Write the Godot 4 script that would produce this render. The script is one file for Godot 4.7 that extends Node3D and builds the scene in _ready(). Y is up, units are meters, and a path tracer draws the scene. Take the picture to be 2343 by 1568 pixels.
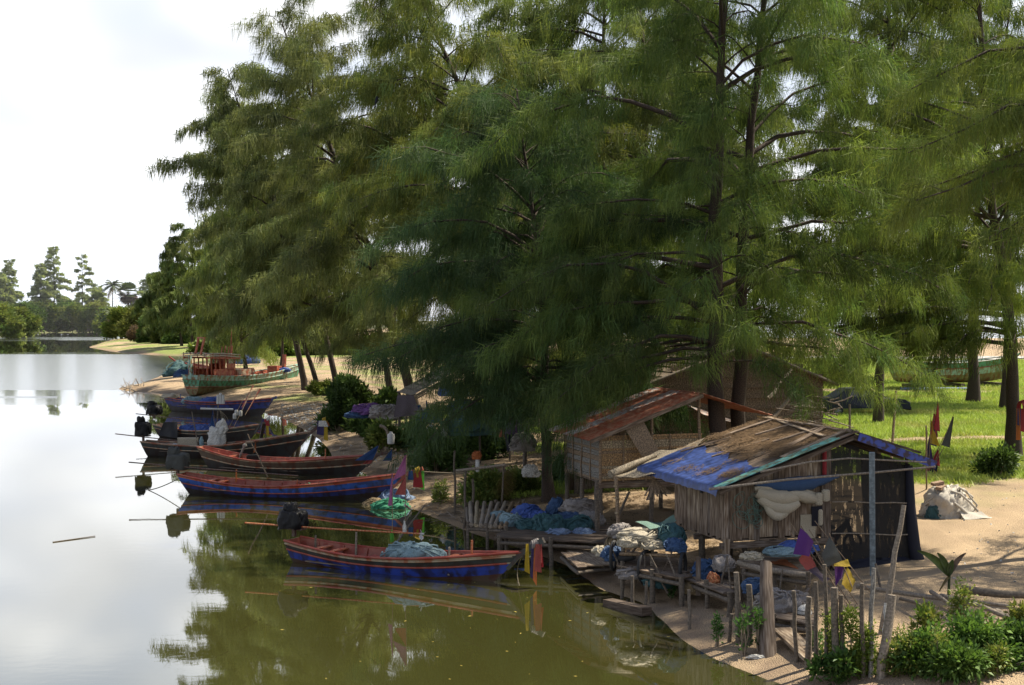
extends Node3D
# A tidal creek lined with longtail boats, stilt huts and casuarina trees. Metres, y up, the camera looks along -z from a bridge.
const FOC := 3145.0          # focal length of the 2342 x 1568 view of the photograph, in its pixels
const EYE := Vector3(0, 7.2, 0)
const PITCH := 0.02035
const WIND := Vector3(-0.45, 0, 0.1)
var rng := RandomNumberGenerator.new()
var nz := FastNoiseLite.new()
var used := {}
var M := {}
var shore := PackedVector2Array()      # land beside the creek, as (x, distance)
var farland := PackedVector2Array()

# ---------- positions: a photo pixel gives a direction, the touched surface gives the distance ----------
func ray(x: float, v: float) -> Vector3:
	return Vector3((x - 1171.0) / FOC, -(v - 784.0) / FOC, -1).rotated(Vector3.RIGHT, -PITCH)
func W(x: float, v: float, y := 0.0) -> Vector3:          # where the ray meets height y
	var r := ray(x, v)
	return EYE + r * ((y - EYE.y) / r.y)
func A(x: float, v: float, d: float) -> Vector3:          # where the ray reaches distance d
	var r := ray(x, v)
	return EYE + r * (d / -r.z)
func R(a: float, b: float) -> float:
	return rng.randf_range(a, b)
func V(x: float, y: float, z: float) -> Vector3:
	return Vector3(x, y, z)
func arr(v) -> Array:
	return v

# ---------- mesh collector ----------
class MB:
	var v := PackedVector3Array()
	var n := PackedVector3Array()
	var uv := PackedVector2Array()
	var c := PackedColorArray()
	var ix := PackedInt32Array()
	func tri(a: Vector3, b: Vector3, d: Vector3, ua := Vector2.ZERO, ub := Vector2.ZERO, ud := Vector2.ZERO) -> void:
		var k := v.size()
		var m := (d - a).cross(b - a).normalized()
		v.append(a); v.append(b); v.append(d)
		for i in 3: n.append(m)
		uv.append(ua); uv.append(ub); uv.append(ud)
		ix.append(k); ix.append(k + 1); ix.append(k + 2)
	func quad(a: Vector3, b: Vector3, d: Vector3, e: Vector3, us := 1.0, vs := 1.0, uo := Vector2.ZERO) -> void:
		var k := v.size()
		var m := (d - a).cross(b - a).normalized()
		v.append(a); v.append(b); v.append(d); v.append(e)
		for i in 4: n.append(m)
		uv.append(uo); uv.append(uo + Vector2(us, 0)); uv.append(uo + Vector2(us, vs)); uv.append(uo + Vector2(0, vs))
		for i in [0, 1, 2, 0, 2, 3]: ix.append(k + i)
	func box(t: Transform3D, s: Vector3, uo := Vector2.ZERO) -> void:
		# corners of a box of size s centred on t; the grain (v) runs along the longest side
		var h := s * 0.5
		var p := []
		for i in 8:
			p.append(t * Vector3(h.x if i & 1 else -h.x, h.y if i & 2 else -h.y, h.z if i & 4 else -h.z))
		var f := [[0, 2, 3, 1, s.y, s.x], [5, 7, 6, 4, s.y, s.x], [4, 6, 2, 0, s.y, s.z], [1, 3, 7, 5, s.y, s.z], [2, 6, 7, 3, s.z, s.x], [4, 0, 1, 5, s.z, s.x]]
		for q in f:
			var a: float = q[4]
			var b: float = q[5]
			if a >= b:
				quad(p[q[1]], p[q[2]], p[q[3]], p[q[0]], b, a, uo)
			else:
				quad(p[q[0]], p[q[1]], p[q[2]], p[q[3]], a, b, uo)
	func grid(rows: Array, us := 1.0, vs := 1.0, closed := false, cols: Array = []) -> void:
		var k := v.size()
		var nr := rows.size()
		var nc: int = rows[0].size()
		for i in nr:
			var r: PackedVector3Array = rows[i]
			var up: PackedVector3Array = rows[mini(i + 1, nr - 1)]
			var dn: PackedVector3Array = rows[maxi(i - 1, 0)]
			for j in nc:
				var e: Vector3
				if closed:
					e = r[(j + 1) % (nc - 1)] - r[(j + nc - 2) % (nc - 1)]
				else:
					e = r[mini(j + 1, nc - 1)] - r[maxi(j - 1, 0)]
				var m := e.cross(up[j] - dn[j])
				v.append(r[j])
				n.append(m.normalized() if m.length_squared() > 1e-14 else Vector3.UP)
				uv.append(Vector2(us * j / (nc - 1), vs * i / (nr - 1)))
				if cols.size(): c.append(cols[i][j])
		for i in nr - 1:
			for j in nc - 1:
				var a := k + i * nc + j
				ix.append(a); ix.append(a + nc); ix.append(a + 1)
				ix.append(a + 1); ix.append(a + nc); ix.append(a + nc + 1)
	func tube(pts: Array, r0: float, r1: float, sides := 6, caps := true, radii: Array = []) -> void:
		var rows := []
		var t0: Vector3 = (pts[1] - pts[0]).normalized()
		var s := t0.cross(Vector3.UP if absf(t0.y) < 0.9 else Vector3.RIGHT).normalized()
		var run := 0.0
		for i in pts.size():
			var t: Vector3 = (pts[mini(i + 1, pts.size() - 1)] - pts[maxi(i - 1, 0)]).normalized()
			s = (s - t * s.dot(t)).normalized()
			var b := t.cross(s)
			var r: float = lerpf(r0, r1, float(i) / (pts.size() - 1)) if radii.is_empty() else radii[i]
			var row := PackedVector3Array()
			for j in sides + 1:
				var a := TAU * j / sides
				row.append(pts[i] + (s * cos(a) + b * sin(a)) * r)
			rows.append(row)
			if i: run += pts[i].distance_to(pts[i - 1])
		grid(rows, 6.3 * maxf(r0, r1), run, true)
		if caps:
			for e in [0, pts.size() - 1]:
				for j in sides: tri(pts[e], rows[e][j], rows[e][j + 1])
	func mesh(m: Material = null) -> ArrayMesh:
		var a := []
		a.resize(Mesh.ARRAY_MAX)
		a[Mesh.ARRAY_VERTEX] = v
		a[Mesh.ARRAY_NORMAL] = n
		a[Mesh.ARRAY_TEX_UV] = uv
		a[Mesh.ARRAY_INDEX] = ix
		if c.size() == v.size(): a[Mesh.ARRAY_COLOR] = c
		var o := ArrayMesh.new()
		o.add_surface_from_arrays(Mesh.PRIMITIVE_TRIANGLES, a)
		if m: o.surface_set_material(0, m)
		return o

# ---------- nodes ----------
func numbered(called: String) -> String:
	used[called] = used.get(called, -1) + 1
	return called if used[called] == 0 else "%s_%03d" % [called, used[called]]
func tag(o: Node, label: String, category: String, group := "") -> void:
	o.set_meta("label", label)
	o.set_meta("category", category)
	if group: o.set_meta("group", group)
func thing(called: String, label: String, category: String, at := Vector3.ZERO, turn := 0.0, group := "") -> Node3D:
	var o := Node3D.new()
	o.name = numbered(called)
	add_child(o)
	o.position = at
	o.rotation.y = turn
	tag(o, label, category, group)
	return o
func put(parent: Node, called: String, mb: MB, m: Material) -> MeshInstance3D:
	var o := MeshInstance3D.new()
	o.name = called if parent != self else numbered(called)
	o.mesh = mb.mesh(m)
	parent.add_child(o, true)
	return o
func one(called: String, label: String, category: String, mb: MB, m: Material, group := "", at := Vector3.ZERO, turn := 0.0) -> MeshInstance3D:
	var o := put(self, called, mb, m)
	o.position = at
	o.rotation.y = turn
	tag(o, label, category, group)
	return o
func struct(called: String, mb: MB, m: Material) -> MeshInstance3D:
	var o := put(self, called, mb, m)
	o.set_meta("kind", "structure")
	return o
func many(parent: Node, called: String, mesh: Mesh, xs: Array, cols: PackedColorArray) -> MultiMeshInstance3D:
	var mm := MultiMesh.new()
	mm.transform_format = MultiMesh.TRANSFORM_3D
	mm.use_colors = true
	mm.mesh = mesh
	mm.instance_count = xs.size()
	for i in xs.size():
		mm.set_instance_transform(i, xs[i])
		mm.set_instance_color(i, cols[i])
	var o := MultiMeshInstance3D.new()
	o.name = called if parent != self else numbered(called)
	o.multimesh = mm
	o.set_meta("kind", "stuff")
	parent.add_child(o, true)
	return o

# ---------- small shape makers ----------
func beam(mb: MB, a: Vector3, b: Vector3, w: float, t: float, up := Vector3.UP) -> void:   # a board from a to b, w wide across, t thick along up
	var d := b - a
	var y := d.normalized()
	var x := y.cross(up)
	if x.length() < 0.01: x = y.cross(Vector3.RIGHT)
	x = x.normalized()
	mb.box(Transform3D(Basis(x, y, x.cross(y)), (a + b) * 0.5), V(w, d.length(), t), Vector2(R(0, 9), R(0, 9)))
func pole(mb: MB, a: Vector3, b: Vector3, r0: float, r1 := -1.0, wob := 0.0, n := 5, sides := 6) -> void:
	var p := []
	for i in n:
		var t := float(i) / (n - 1)
		p.append(a.lerp(b, t) + (V(R(-1, 1), R(-0.5, 0.5), R(-1, 1)) * wob if i > 0 and i < n - 1 else Vector3.ZERO))
	mb.tube(p, r0, r0 if r1 < 0 else r1, sides)
func bez(a: Vector3, b: Vector3, c: Vector3, n := 8) -> Array:
	var p := []
	for i in n:
		var t := float(i) / (n - 1)
		p.append(a.lerp(b, t).lerp(b.lerp(c, t), t))
	return p
func blob(mb: MB, c: Vector3, r: Vector3, seed_: float, rough := 0.2, flat := -0.35, fq := 1.6, nu := 26, nv := 14, boxy := 0.0) -> void:   # a slumped heap
	var rows := []
	for i in nv:
		var row := PackedVector3Array()
		var el := lerpf(-0.5, PI / 2, float(i) / (nv - 1))
		for j in nu + 1:
			var az := TAU * (j % nu) / nu
			var d := V(cos(el) * cos(az), sin(el), cos(el) * sin(az))
			var k := 1.0 + rough * nz.get_noise_3d(d.x * 70 * fq + seed_ * 31, d.y * 70 * fq, d.z * 70 * fq) * 1.3 + rough * 0.7 * (0.4 - absf(nz.get_noise_3d(d.x * 170 * fq + seed_ * 17, d.y * 45 * fq + 50, d.z * 170 * fq)) * 2.2)
			if boxy > 0.0: k *= lerpf(1.0, 0.82 / maxf(maxf(absf(d.x), absf(d.y)), absf(d.z)), boxy)
			var q := d * r * k
			row.append(c + V(q.x, maxf(q.y, flat * r.y), q.z))
		rows.append(row)
	mb.grid(rows, (r.x + r.z) * 3.0, r.y * 2.0, true)
func cloth(mb: MB, a: Vector3, b: Vector3, c: Vector3, d: Vector3, wave: float, seed_: float, sag := Vector3.ZERO, nu := 12, nv := 12, fq := 60.0) -> void:   # corners a-b top, d-c bottom
	var nrm := (b - a).cross(d - a).normalized()
	var rows := []
	for i in nv:
		var t := float(i) / (nv - 1)
		var row := PackedVector3Array()
		for j in nu:
			var s := float(j) / (nu - 1)
			var p := a.lerp(b, s).lerp(d.lerp(c, s), t)
			row.append(p + nrm * wave * nz.get_noise_3d(s * fq + seed_ * 40, t * fq * 0.5, seed_ * 9) * 1.8 + sag * (1.0 - (2 * s - 1) * (2 * s - 1)))
		rows.append(row)
	mb.grid(rows, a.distance_to(b), a.distance_to(d))
func ring(mb: MB, c: Vector3, ax: Vector3, ay: Vector3, r: float, n := 20, sides := 8) -> void:
	var p := []
	for i in n + 1:
		p.append(c + ax * cos(TAU * i / n) + ay * sin(TAU * i / n))
	mb.tube(p, r, r, sides, false)

# ---------- materials ----------
func noise_tex(seed_: int, freq: float, oct: int, lo: float, hi: float, sx := 1, size := 256, tint_lo := Color.WHITE, tint_hi := Color.WHITE) -> ImageTexture:
	var f := FastNoiseLite.new()
	f.seed = seed_
	f.frequency = freq
	f.fractal_octaves = oct
	var im := f.get_seamless_image(size, size)
	if sx > 1:      # stretched along v: wood grain
		im.resize(size, size / sx, Image.INTERPOLATE_BILINEAR)
		im.resize(size, size, Image.INTERPOLATE_BILINEAR)
	var o := Image.create(size, size, false, Image.FORMAT_RGB8)
	for y in size:
		for x in size:
			var k := im.get_pixel(x, y).r
			k = clampf((k - 0.5) * 1.7 + 0.5, 0, 1)
			var t := lerpf(lo, hi, k)
			var w := tint_lo.lerp(tint_hi, k)
			o.set_pixel(x, y, Color(w.r * t, w.g * t, w.b * t))
	return ImageTexture.create_from_image(o)
func mat(key: String, col: Color, rough := 0.8, tex: Texture2D = null, scale := 1.0, tri := true) -> StandardMaterial3D:
	var m := StandardMaterial3D.new()
	m.resource_name = key
	m.albedo_color = col.linear_to_srgb()
	m.roughness = rough
	if tex:
		m.albedo_texture = tex
		m.uv1_scale = V(scale, scale, scale)
		if tri: m.uv1_triplanar = true
	M[key] = m
	return m
func leafmat(key: String, col: Color, back: float, rough := 0.6) -> StandardMaterial3D:
	var m := mat(key, col, rough)
	m.vertex_color_use_as_albedo = true
	m.metallic_specular = 0.35
	m.backlight_enabled = true
	m.backlight = Color(back, back, back * 0.6).linear_to_srgb()
	return m
func C(r: float, g: float, b: float) -> Color:
	return Color(r, g, b)

# ---------- light, sky, camera ----------
func sky_picture() -> ImageTexture:
	var f := FastNoiseLite.new()
	f.seed = 23
	f.frequency = 0.9
	f.fractal_octaves = 5
	var w := 768
	var h := 384
	var im := Image.create(w, h, false, Image.FORMAT_RGBF)
	for y in h:
		var el := (0.5 - (y + 0.5) / h) * PI
		var s := sin(el)
		for x in w:
			var az := TAU * x / w
			var col := C(0.20, 0.19, 0.16)
			if s > -0.02:
				var k := pow(clampf(s, 0, 1), 0.55)
				var blue := C(1.10, 1.17, 1.26).lerp(C(0.07, 0.14, 0.34), k)
				var d := V(cos(el) * cos(az), s * 2.2, cos(el) * sin(az))
				var n := f.get_noise_3dv(d * 1.6)
				var n2 := f.get_noise_3dv(d * 5.0 + V(9, 3, 1))
				var cover := smoothstep(0.06 + 0.16 * s - 0.30 * (1.0 - k), 0.34 + 0.1 * s - 0.1 * (1.0 - k), n + 0.30 * n2 + 0.05)
				var cl := lerpf(1.12, 0.36, clampf(s * 1.1, 0, 1)) * (1.0 + 0.52 * n2)
				col = blue.lerp(C(cl * 0.985, cl, cl * 1.02), cover)
			im.set_pixel(x, y, col)
	return ImageTexture.create_from_image(im)

func set_light() -> void:
	var cam := Camera3D.new()
	cam.name = "camera"
	add_child(cam)
	cam.position = EYE
	cam.rotation.x = -PITCH
	cam.fov = rad_to_deg(2.0 * atan(784.0 / FOC))
	cam.near = 0.1
	cam.far = 9000
	cam.current = true
	var e := Environment.new()
	e.background_mode = Environment.BG_SKY
	var sm := PanoramaSkyMaterial.new()
	sm.panorama = sky_picture()
	e.sky = Sky.new()
	e.sky.sky_material = sm
	e.background_energy_multiplier = 0.6
	e.tonemap_mode = Environment.TONE_MAPPER_LINEAR
	e.tonemap_exposure = 2.1
	e.volumetric_fog_enabled = true
	e.volumetric_fog_density = 0.0
	e.sdfgi_enabled = true
	e.ssao_enabled = true
	e.ssil_enabled = true
	var we := WorldEnvironment.new()
	we.name = "world"
	we.environment = e
	add_child(we)
	var sun := DirectionalLight3D.new()
	sun.name = "sun"
	add_child(sun)
	sun.look_at_from_position(V(0.58, 1.0, -0.24), Vector3.ZERO)
	sun.light_energy = 1.6
	sun.light_angular_distance = 0.5
	sun.light_color = C(1.0, 0.955, 0.87)
	sun.shadow_enabled = true

func far_haze() -> void:      # moist air over the far reach of the river
	var f := FogVolume.new()
	f.name = "haze"
	f.size = V(700, 70, 380)
	f.position = V(-220, 33, -560)
	var m := FogMaterial.new()
	m.density = 0.0002
	m.albedo = C(0.95, 0.97, 1.0)
	f.material = m
	f.set_meta("kind", "stuff")
	f.set_meta("label", "pale haze hanging over the far river bank")
	f.set_meta("category", "haze")
	add_child(f)

# ---------- land and water ----------
func seg(p: Vector2, a: Vector2, b: Vector2) -> float:
	var ab := b - a
	return p.distance_squared_to(a + ab * clampf((p - a).dot(ab) / ab.length_squared(), 0, 1))
func inland(p: Vector2, poly: PackedVector2Array) -> float:      # signed distance, positive on land
	var best := 1e12
	for i in poly.size():
		var j := (i + 1) % poly.size()
		best = minf(best, seg(p, poly[i], poly[j]))
	return sqrt(best) * (1.0 if Geometry2D.is_point_in_polygon(p, poly) else -1.0)
func gh_sd(x: float, d: float, sd: float) -> float:
	if sd < 0: return maxf(-1.6, sd * 0.22)
	var h := 1.15 * (1.0 - exp(-sd / 5.5))
	h += nz.get_noise_2d(x * 5, d * 5) * 0.16 * clampf(sd / 5, 0.15, 1) + nz.get_noise_2d(x * 22, d * 22 + 90) * 0.05 * clampf(sd / 3, 0.2, 1)
	if d > 190 and x > 0: h += 1.1 * smoothstep(205, 235, d) * clampf(sd / 40, 0, 1)
	return h
func gh(x: float, d: float) -> float:
	return gh_sd(x, d, inland(Vector2(x, d), shore))
func on(x: float, d: float) -> Vector3:
	return V(x, gh(x, d), -d)
func drop(qx: float, qv: float) -> Vector3:      # where the ray meets the land
	var y := 0.6
	var p := Vector3.ZERO
	for i in 6:
		p = W(qx, qv, y)
		y = lerpf(y, maxf(gh(p.x, -p.z), -0.05), 0.8)
	p.y = gh(p.x, -p.z)
	return p
func grassy(x: float, d: float) -> float:
	var n := nz.get_noise_2d(x * 7 + 300, d * 7) + 0.5 * nz.get_noise_2d(x * 25, d * 25 + 70)
	var g := 0.0
	if d < 190:
		g = smoothstep(0.5, 4.0, x - 9.0 - 0.14 * (d - 40)) * smoothstep(45, 52, d + n * 6)
		var track := absf(d - 66 - 0.1 * (x - 20) + n * 1.5)
		g *= smoothstep(0.7, 1.7, track)
		g *= smoothstep(1.0, 2.6, absf(d - 108 + n * 3))
		g *= 1.0 - smoothstep(178, 184, d + n * 4)
		if x < 6 and d > 50: g = maxf(g, smoothstep(0.12, 0.4, n) * 0.8)
	elif x < 0:
		g = smoothstep(-0.25, 0.25, n + 0.15)
	return clampf(g, 0, 1)
func make_ground() -> void:
	for q in [[1792, 1568], [1720, 1544], [1632, 1507], [1562, 1467], [1480, 1382], [1380, 1350], [1290, 1290], [1180, 1252], [1090, 1225], [1036, 1203], [993, 1186], [943, 1165], [880, 1148], [850, 1112], [839, 1087], [800, 1070], [762, 1052], [752, 1030], [735, 1012], [700, 985], [644, 956], [604, 944], [540, 930], [474, 917], [435, 907], [353, 899], [279, 894], [268, 889], [323, 877], [391, 851], [425, 830], [444, 815], [380, 814], [335, 812], [242, 803], [201, 795], [230, 785], [257, 777], [300, 772], [420, 768]]:
		var p := W(q[0], q[1])
		shore.append(Vector2(p.x, -p.z))
	for p in [[-60, 640], [0, 600], [20, 430], [62, 335], [250, 300], [900, 260], [900, -80], [10, -80], [9, 8], [7, 22]]: shore.append(Vector2(p[0], p[1]))
	for q in [[-900, 800], [-200, 783], [0, 773], [30, 770.5], [76, 763], [84, 760], [190, 760], [260, 759], [420, 757]]:
		var p := W(q[0], q[1])
		farland.append(Vector2(p.x, -p.z))
	for p in [[-20, 760], [40, 1400], [-2600, 1400]]: farland.append(Vector2(p[0], p[1]))
	var rows := []
	var cols := []
	var nr := 300
	var nc := 230
	for i in nr:
		var d := 14.0 * pow(1500.0 / 14.0, pow(float(i) / (nr - 1), 1.05))
		var row := PackedVector3Array()
		var cr := []
		for j in nc:
			var x := d * tan(lerpf(-0.62, 0.66, float(j) / (nc - 1)))
			var p := Vector2(x, d)
			var sd := inland(p, shore)
			var col := C(0.46, 0.345, 0.215)
			if d > 330:
				var s2 := inland(p, farland)
				if s2 > sd:
					sd = s2
					col = C(0.12, 0.13, 0.05)
			var n := nz.get_noise_2d(x * 9, d * 9)
			var n2 := nz.get_noise_2d(x * 60, d * 60 + 400)
			row.append(V(x, gh_sd(x, d, sd), -d))
			if d < 400:
				# litter brown under the trees with their shade put into the colour, grass on the open ground, damp brown silt patches left by the tide
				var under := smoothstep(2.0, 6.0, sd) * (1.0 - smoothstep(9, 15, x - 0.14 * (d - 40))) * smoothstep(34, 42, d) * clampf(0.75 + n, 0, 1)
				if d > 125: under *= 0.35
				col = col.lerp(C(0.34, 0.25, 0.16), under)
				col = col.lerp(C(0.22, 0.30, 0.055), grassy(x, d) * 0.92 if sd > 1.2 else 0.0)
				col = col.lerp(C(0.215, 0.155, 0.10), (1.0 - smoothstep(0.3, 2.3 + n * 2.2 + n2 * 0.8, sd)) * clampf(0.65 + n2 * 1.5, 0, 1))
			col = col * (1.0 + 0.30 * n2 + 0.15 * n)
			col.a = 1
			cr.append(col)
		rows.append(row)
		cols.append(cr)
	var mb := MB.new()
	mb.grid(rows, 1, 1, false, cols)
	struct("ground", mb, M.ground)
	# the creek and the sea: one level sheet; wind-ruffled stretches have their own ripples
	var calm := MB.new()
	var ruf := MB.new()
	var mid := MB.new()
	for i in 260:
		var d0 := 10.0 * pow(8000.0 / 10.0, float(i) / 260)
		var d1 := 10.0 * pow(8000.0 / 10.0, float(i + 1) / 260)
		var jn := 110
		for j in jn:
			var t0 := tan(lerpf(-0.8, 0.8, float(j) / jn))
			var t1 := tan(lerpf(-0.8, 0.8, float(j + 1) / jn))
			var dm := (d0 + d1) * 0.5
			var xm := (t0 + t1) * 0.5 * dm
			var n := nz.get_noise_2d(xm * 2.2 + 900, dm * 3.0) * 46
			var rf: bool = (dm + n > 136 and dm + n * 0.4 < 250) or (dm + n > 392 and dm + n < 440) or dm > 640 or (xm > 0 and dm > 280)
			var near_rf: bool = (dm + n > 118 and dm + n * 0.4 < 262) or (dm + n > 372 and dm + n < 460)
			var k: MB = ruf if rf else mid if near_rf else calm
			k.quad(V(t0 * d0, 0, -d0), V(t1 * d0, 0, -d0), V(t1 * d1, 0, -d1), V(t0 * d1, 0, -d1))
			if k == calm:
				for q in [[t0, d0], [t1, d0], [t1, d1], [t0, d1]]:
					calm.c.append(C(0.047, 0.047, 0.015))
	var a := calm.mesh(M.water)
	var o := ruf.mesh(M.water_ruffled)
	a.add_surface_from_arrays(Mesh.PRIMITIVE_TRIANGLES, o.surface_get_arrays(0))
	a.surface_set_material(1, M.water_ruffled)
	a.add_surface_from_arrays(Mesh.PRIMITIVE_TRIANGLES, mid.mesh().surface_get_arrays(0))
	a.surface_set_material(2, M.water_stirred)
	var wi := MeshInstance3D.new()
	wi.name = "creek_water"
	wi.mesh = a
	add_child(wi)
	wi.set_meta("kind", "structure")
	# pale concrete road behind the lawn
	var rd := MB.new()
	var rr := []
	for i in 40:
		var x := lerpf(4, 130, i / 39.0)
		rr.append(PackedVector3Array([V(x, gh(x, 186) + 0.12, -186), V(x, gh(x, 193) + 0.14, -193)]))
	rd.grid(rr, 7, 126)
	struct("road", rd, M.concrete)

func wave_tex(seed_: int, sx: float, sy: float, strength: float, oct := 4) -> ImageTexture:
	var f := FastNoiseLite.new()
	f.seed = seed_
	f.frequency = 0.012
	f.fractal_octaves = oct
	var im := f.get_seamless_image(512, 512)
	im.resize(int(512 * sx), int(512 * sy), Image.INTERPOLATE_CUBIC)
	im.bump_map_to_normal_map(strength)
	return ImageTexture.create_from_image(im)
func set_materials() -> void:
	var mott := noise_tex(3, 0.02, 5, 0.62, 1.0)
	var fine := noise_tex(5, 0.09, 4, 0.45, 1.0)
	var grain := noise_tex(8, 0.05, 4, 0.45, 1.0, 8)
	var grainw := noise_tex(9, 0.025, 4, 0.62, 1.0, 12, 256, Color(1, 0.9, 0.8), Color(1, 1, 1))
	var rust := noise_tex(12, 0.012, 6, 0.72, 1.0, 1, 512, Color(0.55, 0.3, 0.2), Color(1, 1, 1))
	var grit := noise_tex(14, 0.12, 5, 0.55, 1.0, 1, 512)
	var ru := rust.get_image()
	for y in 512:
		for x in 512:
			var k := clampf((ru.get_pixel(x, y).g - 0.30) / 0.70, 0, 1)
			var w := lerpf(0.45, 1.0, smoothstep(0.05, 0.42, k))
			var s := 0.86 + 0.14 * k
			ru.set_pixel(x, y, Color(s, s * lerpf(0.62, 1.0, (w - 0.45) / 0.55), s * w))
	rust = ImageTexture.create_from_image(ru)
	M.tex = {"mott": mott, "fine": fine, "grain": grain, "grainw": grainw, "rust": rust, "grit": grit}
	var g := mat("ground", C(1.25, 1.22, 1.2), 0.95, grit, 0.45)
	g.uv1_world_triplanar = true
	g.vertex_color_use_as_albedo = true
	g.heightmap_enabled = true
	g.heightmap_texture = grit
	g.heightmap_scale = 6.0
	mat("concrete", C(0.5, 0.49, 0.46), 0.9, mott, 0.2)
	var w := mat("water", C(1, 1, 1), 0.015)
	w.vertex_color_use_as_albedo = true
	w.metallic_specular = 0.7
	w.clearcoat_enabled = true
	w.clearcoat = 1.0
	w.clearcoat_roughness = 0.01
	w.normal_enabled = true
	w.normal_texture = wave_tex(4, 1, 1, 1.2, 3)
	w.normal_scale = 0.09
	w.uv1_triplanar = true
	w.uv1_world_triplanar = true
	w.uv1_scale = V(0.16, 0.16, 0.30)
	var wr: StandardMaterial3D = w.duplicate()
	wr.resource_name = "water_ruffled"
	wr.albedo_color = C(0.075, 0.085, 0.07).linear_to_srgb()  # lighter than the calm water: sky sheen put into the base colour
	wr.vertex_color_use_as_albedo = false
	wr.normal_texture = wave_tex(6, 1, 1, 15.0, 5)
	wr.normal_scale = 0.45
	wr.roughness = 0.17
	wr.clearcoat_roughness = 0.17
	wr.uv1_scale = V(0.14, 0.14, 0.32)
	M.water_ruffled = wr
	var ws: StandardMaterial3D = wr.duplicate()      # the loosening edge of the wind patches
	ws.resource_name = "water_stirred"
	ws.normal_scale = 0.10
	ws.roughness = 0.06
	ws.clearcoat_roughness = 0.06
	M.water_stirred = ws
	for q in [["wood1", C(0.20, 0.155, 0.115)], ["wood2", C(0.15, 0.122, 0.10)], ["wood3", C(0.25, 0.20, 0.155)], ["wood4", C(0.10, 0.075, 0.056)], ["wood5", C(0.31, 0.255, 0.19)]]:
		var m := mat(q[0], q[1], 0.85, grainw, 2.5, false)
		m.uv1_scale = V(2.2, 0.35, 1)
		m.heightmap_enabled = true
		m.heightmap_texture = grainw
		m.heightmap_scale = 0.25
	mat("bamboo", C(0.43, 0.26, 0.11), 0.6, grain, 1.5)
	mat("bamboo2", C(0.33, 0.225, 0.13), 0.6, grain, 1.5)
	mat("bamboo3", C(0.46, 0.36, 0.22), 0.65, grain, 1.5)
	mat("greybamboo", C(0.33, 0.31, 0.27), 0.7, grain, 1.5)
	mat("pole", C(0.15, 0.12, 0.09), 0.85, mott, 2.5)
	mat("palepole", C(0.29, 0.24, 0.185), 0.85, mott, 3.0)
	mat("bark", C(0.085, 0.06, 0.045), 0.95, fine, 1.2)
	mat("twig", C(0.20, 0.155, 0.11), 0.9)
	mat("black", C(0.010, 0.010, 0.012), 0.5, mott, 2.0).metallic_specular = 0.3
	mat("rubber", C(0.02, 0.02, 0.022), 0.7, mott, 3.0)
	mat("iron", C(0.10, 0.075, 0.06), 0.6, rust, 2.0)
	mat("rusty", C(0.42, 0.20, 0.09), 0.75, rust, 2.5)
	mat("steel", C(0.45, 0.45, 0.44), 0.4, mott, 3.0)
	mat("white", C(0.62, 0.61, 0.57), 0.7, mott, 3.0)
	mat("foam", C(0.75, 0.75, 0.72), 0.8, fine, 3.0)
	mat("rope", C(0.33, 0.27, 0.18), 0.9, fine, 8.0)
	mat("thatch", C(0.21, 0.155, 0.10), 0.95, grain, 1.2)
	mat("litter", C(0.17, 0.11, 0.065), 0.95, fine, 2.0)
	mat("tinred", C(0.36, 0.17, 0.10), 0.55, rust, 0.8)
	mat("tin", C(0.42, 0.42, 0.41), 0.4, rust, 0.8)
	for q in [["blue", C(0.025, 0.07, 0.28)], ["tarpblue", C(0.045, 0.10, 0.36)], ["skyblue", C(0.22, 0.33, 0.37)], ["paleblue", C(0.17, 0.25, 0.40)], ["teal", C(0.03, 0.10, 0.11)], ["greennet", C(0.03, 0.27, 0.14)], ["brownnet", C(0.25, 0.18, 0.09)], ["cream", C(0.50, 0.44, 0.33)], ["greynet", C(0.30, 0.27, 0.25)], ["bluenet", C(0.03, 0.08, 0.19)], ["purplenet", C(0.17, 0.07, 0.26)], ["sage", C(0.14, 0.25, 0.20)]]:
		var m := mat(q[0], q[1] * 1.4, 0.75, fine, 3.0)
		m.heightmap_enabled = true
		m.heightmap_texture = fine
		m.heightmap_scale = 1.5
	for q in [["purple", C(0.13, 0.02, 0.22)], ["salmon", C(0.50, 0.10, 0.08)], ["pink", C(0.52, 0.16, 0.36)], ["red", C(0.46, 0.03, 0.04)], ["yellow", C(0.62, 0.42, 0.02)], ["greycloth", C(0.10, 0.105, 0.095)], ["mauve", C(0.13, 0.09, 0.13)], ["violet", C(0.06, 0.045, 0.16)], ["orange", C(0.60, 0.17, 0.04)], ["flagblue", C(0.02, 0.08, 0.26)], ["lime", C(0.12, 0.50, 0.04)], ["navy", C(0.012, 0.014, 0.035)]]:
		var m := mat(q[0], q[1], 0.8, fine, 6.0)
		m.backlight_enabled = true
		m.backlight = C(0.35, 0.35, 0.35).linear_to_srgb()
	for q in [["hullblue", C(0.022, 0.05, 0.31)], ["hullblue2", C(0.022, 0.085, 0.36)], ["hullnavy", C(0.018, 0.03, 0.16)], ["hulldark", C(0.030, 0.036, 0.034)], ["hullblack", C(0.022, 0.020, 0.018)], ["hullgreen", C(0.07, 0.26, 0.15)], ["hullpale", C(0.24, 0.40, 0.33)], ["hullolive", C(0.16, 0.145, 0.06)], ["trim", C(0.33, 0.27, 0.18)], ["redtrim", C(0.27, 0.062, 0.035)], ["inred", C(0.26, 0.072, 0.042)], ["inred2", C(0.34, 0.11, 0.055)], ["inwood", C(0.30, 0.22, 0.15)], ["cabin", C(0.36, 0.10, 0.035)], ["hullbrown", C(0.07, 0.045, 0.028)], ["hullkhaki", C(0.13, 0.115, 0.075)]]:
		var m := mat(q[0], q[1], 0.5, rust, 0.33)
		m.heightmap_enabled = true
		m.heightmap_texture = rust
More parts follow.
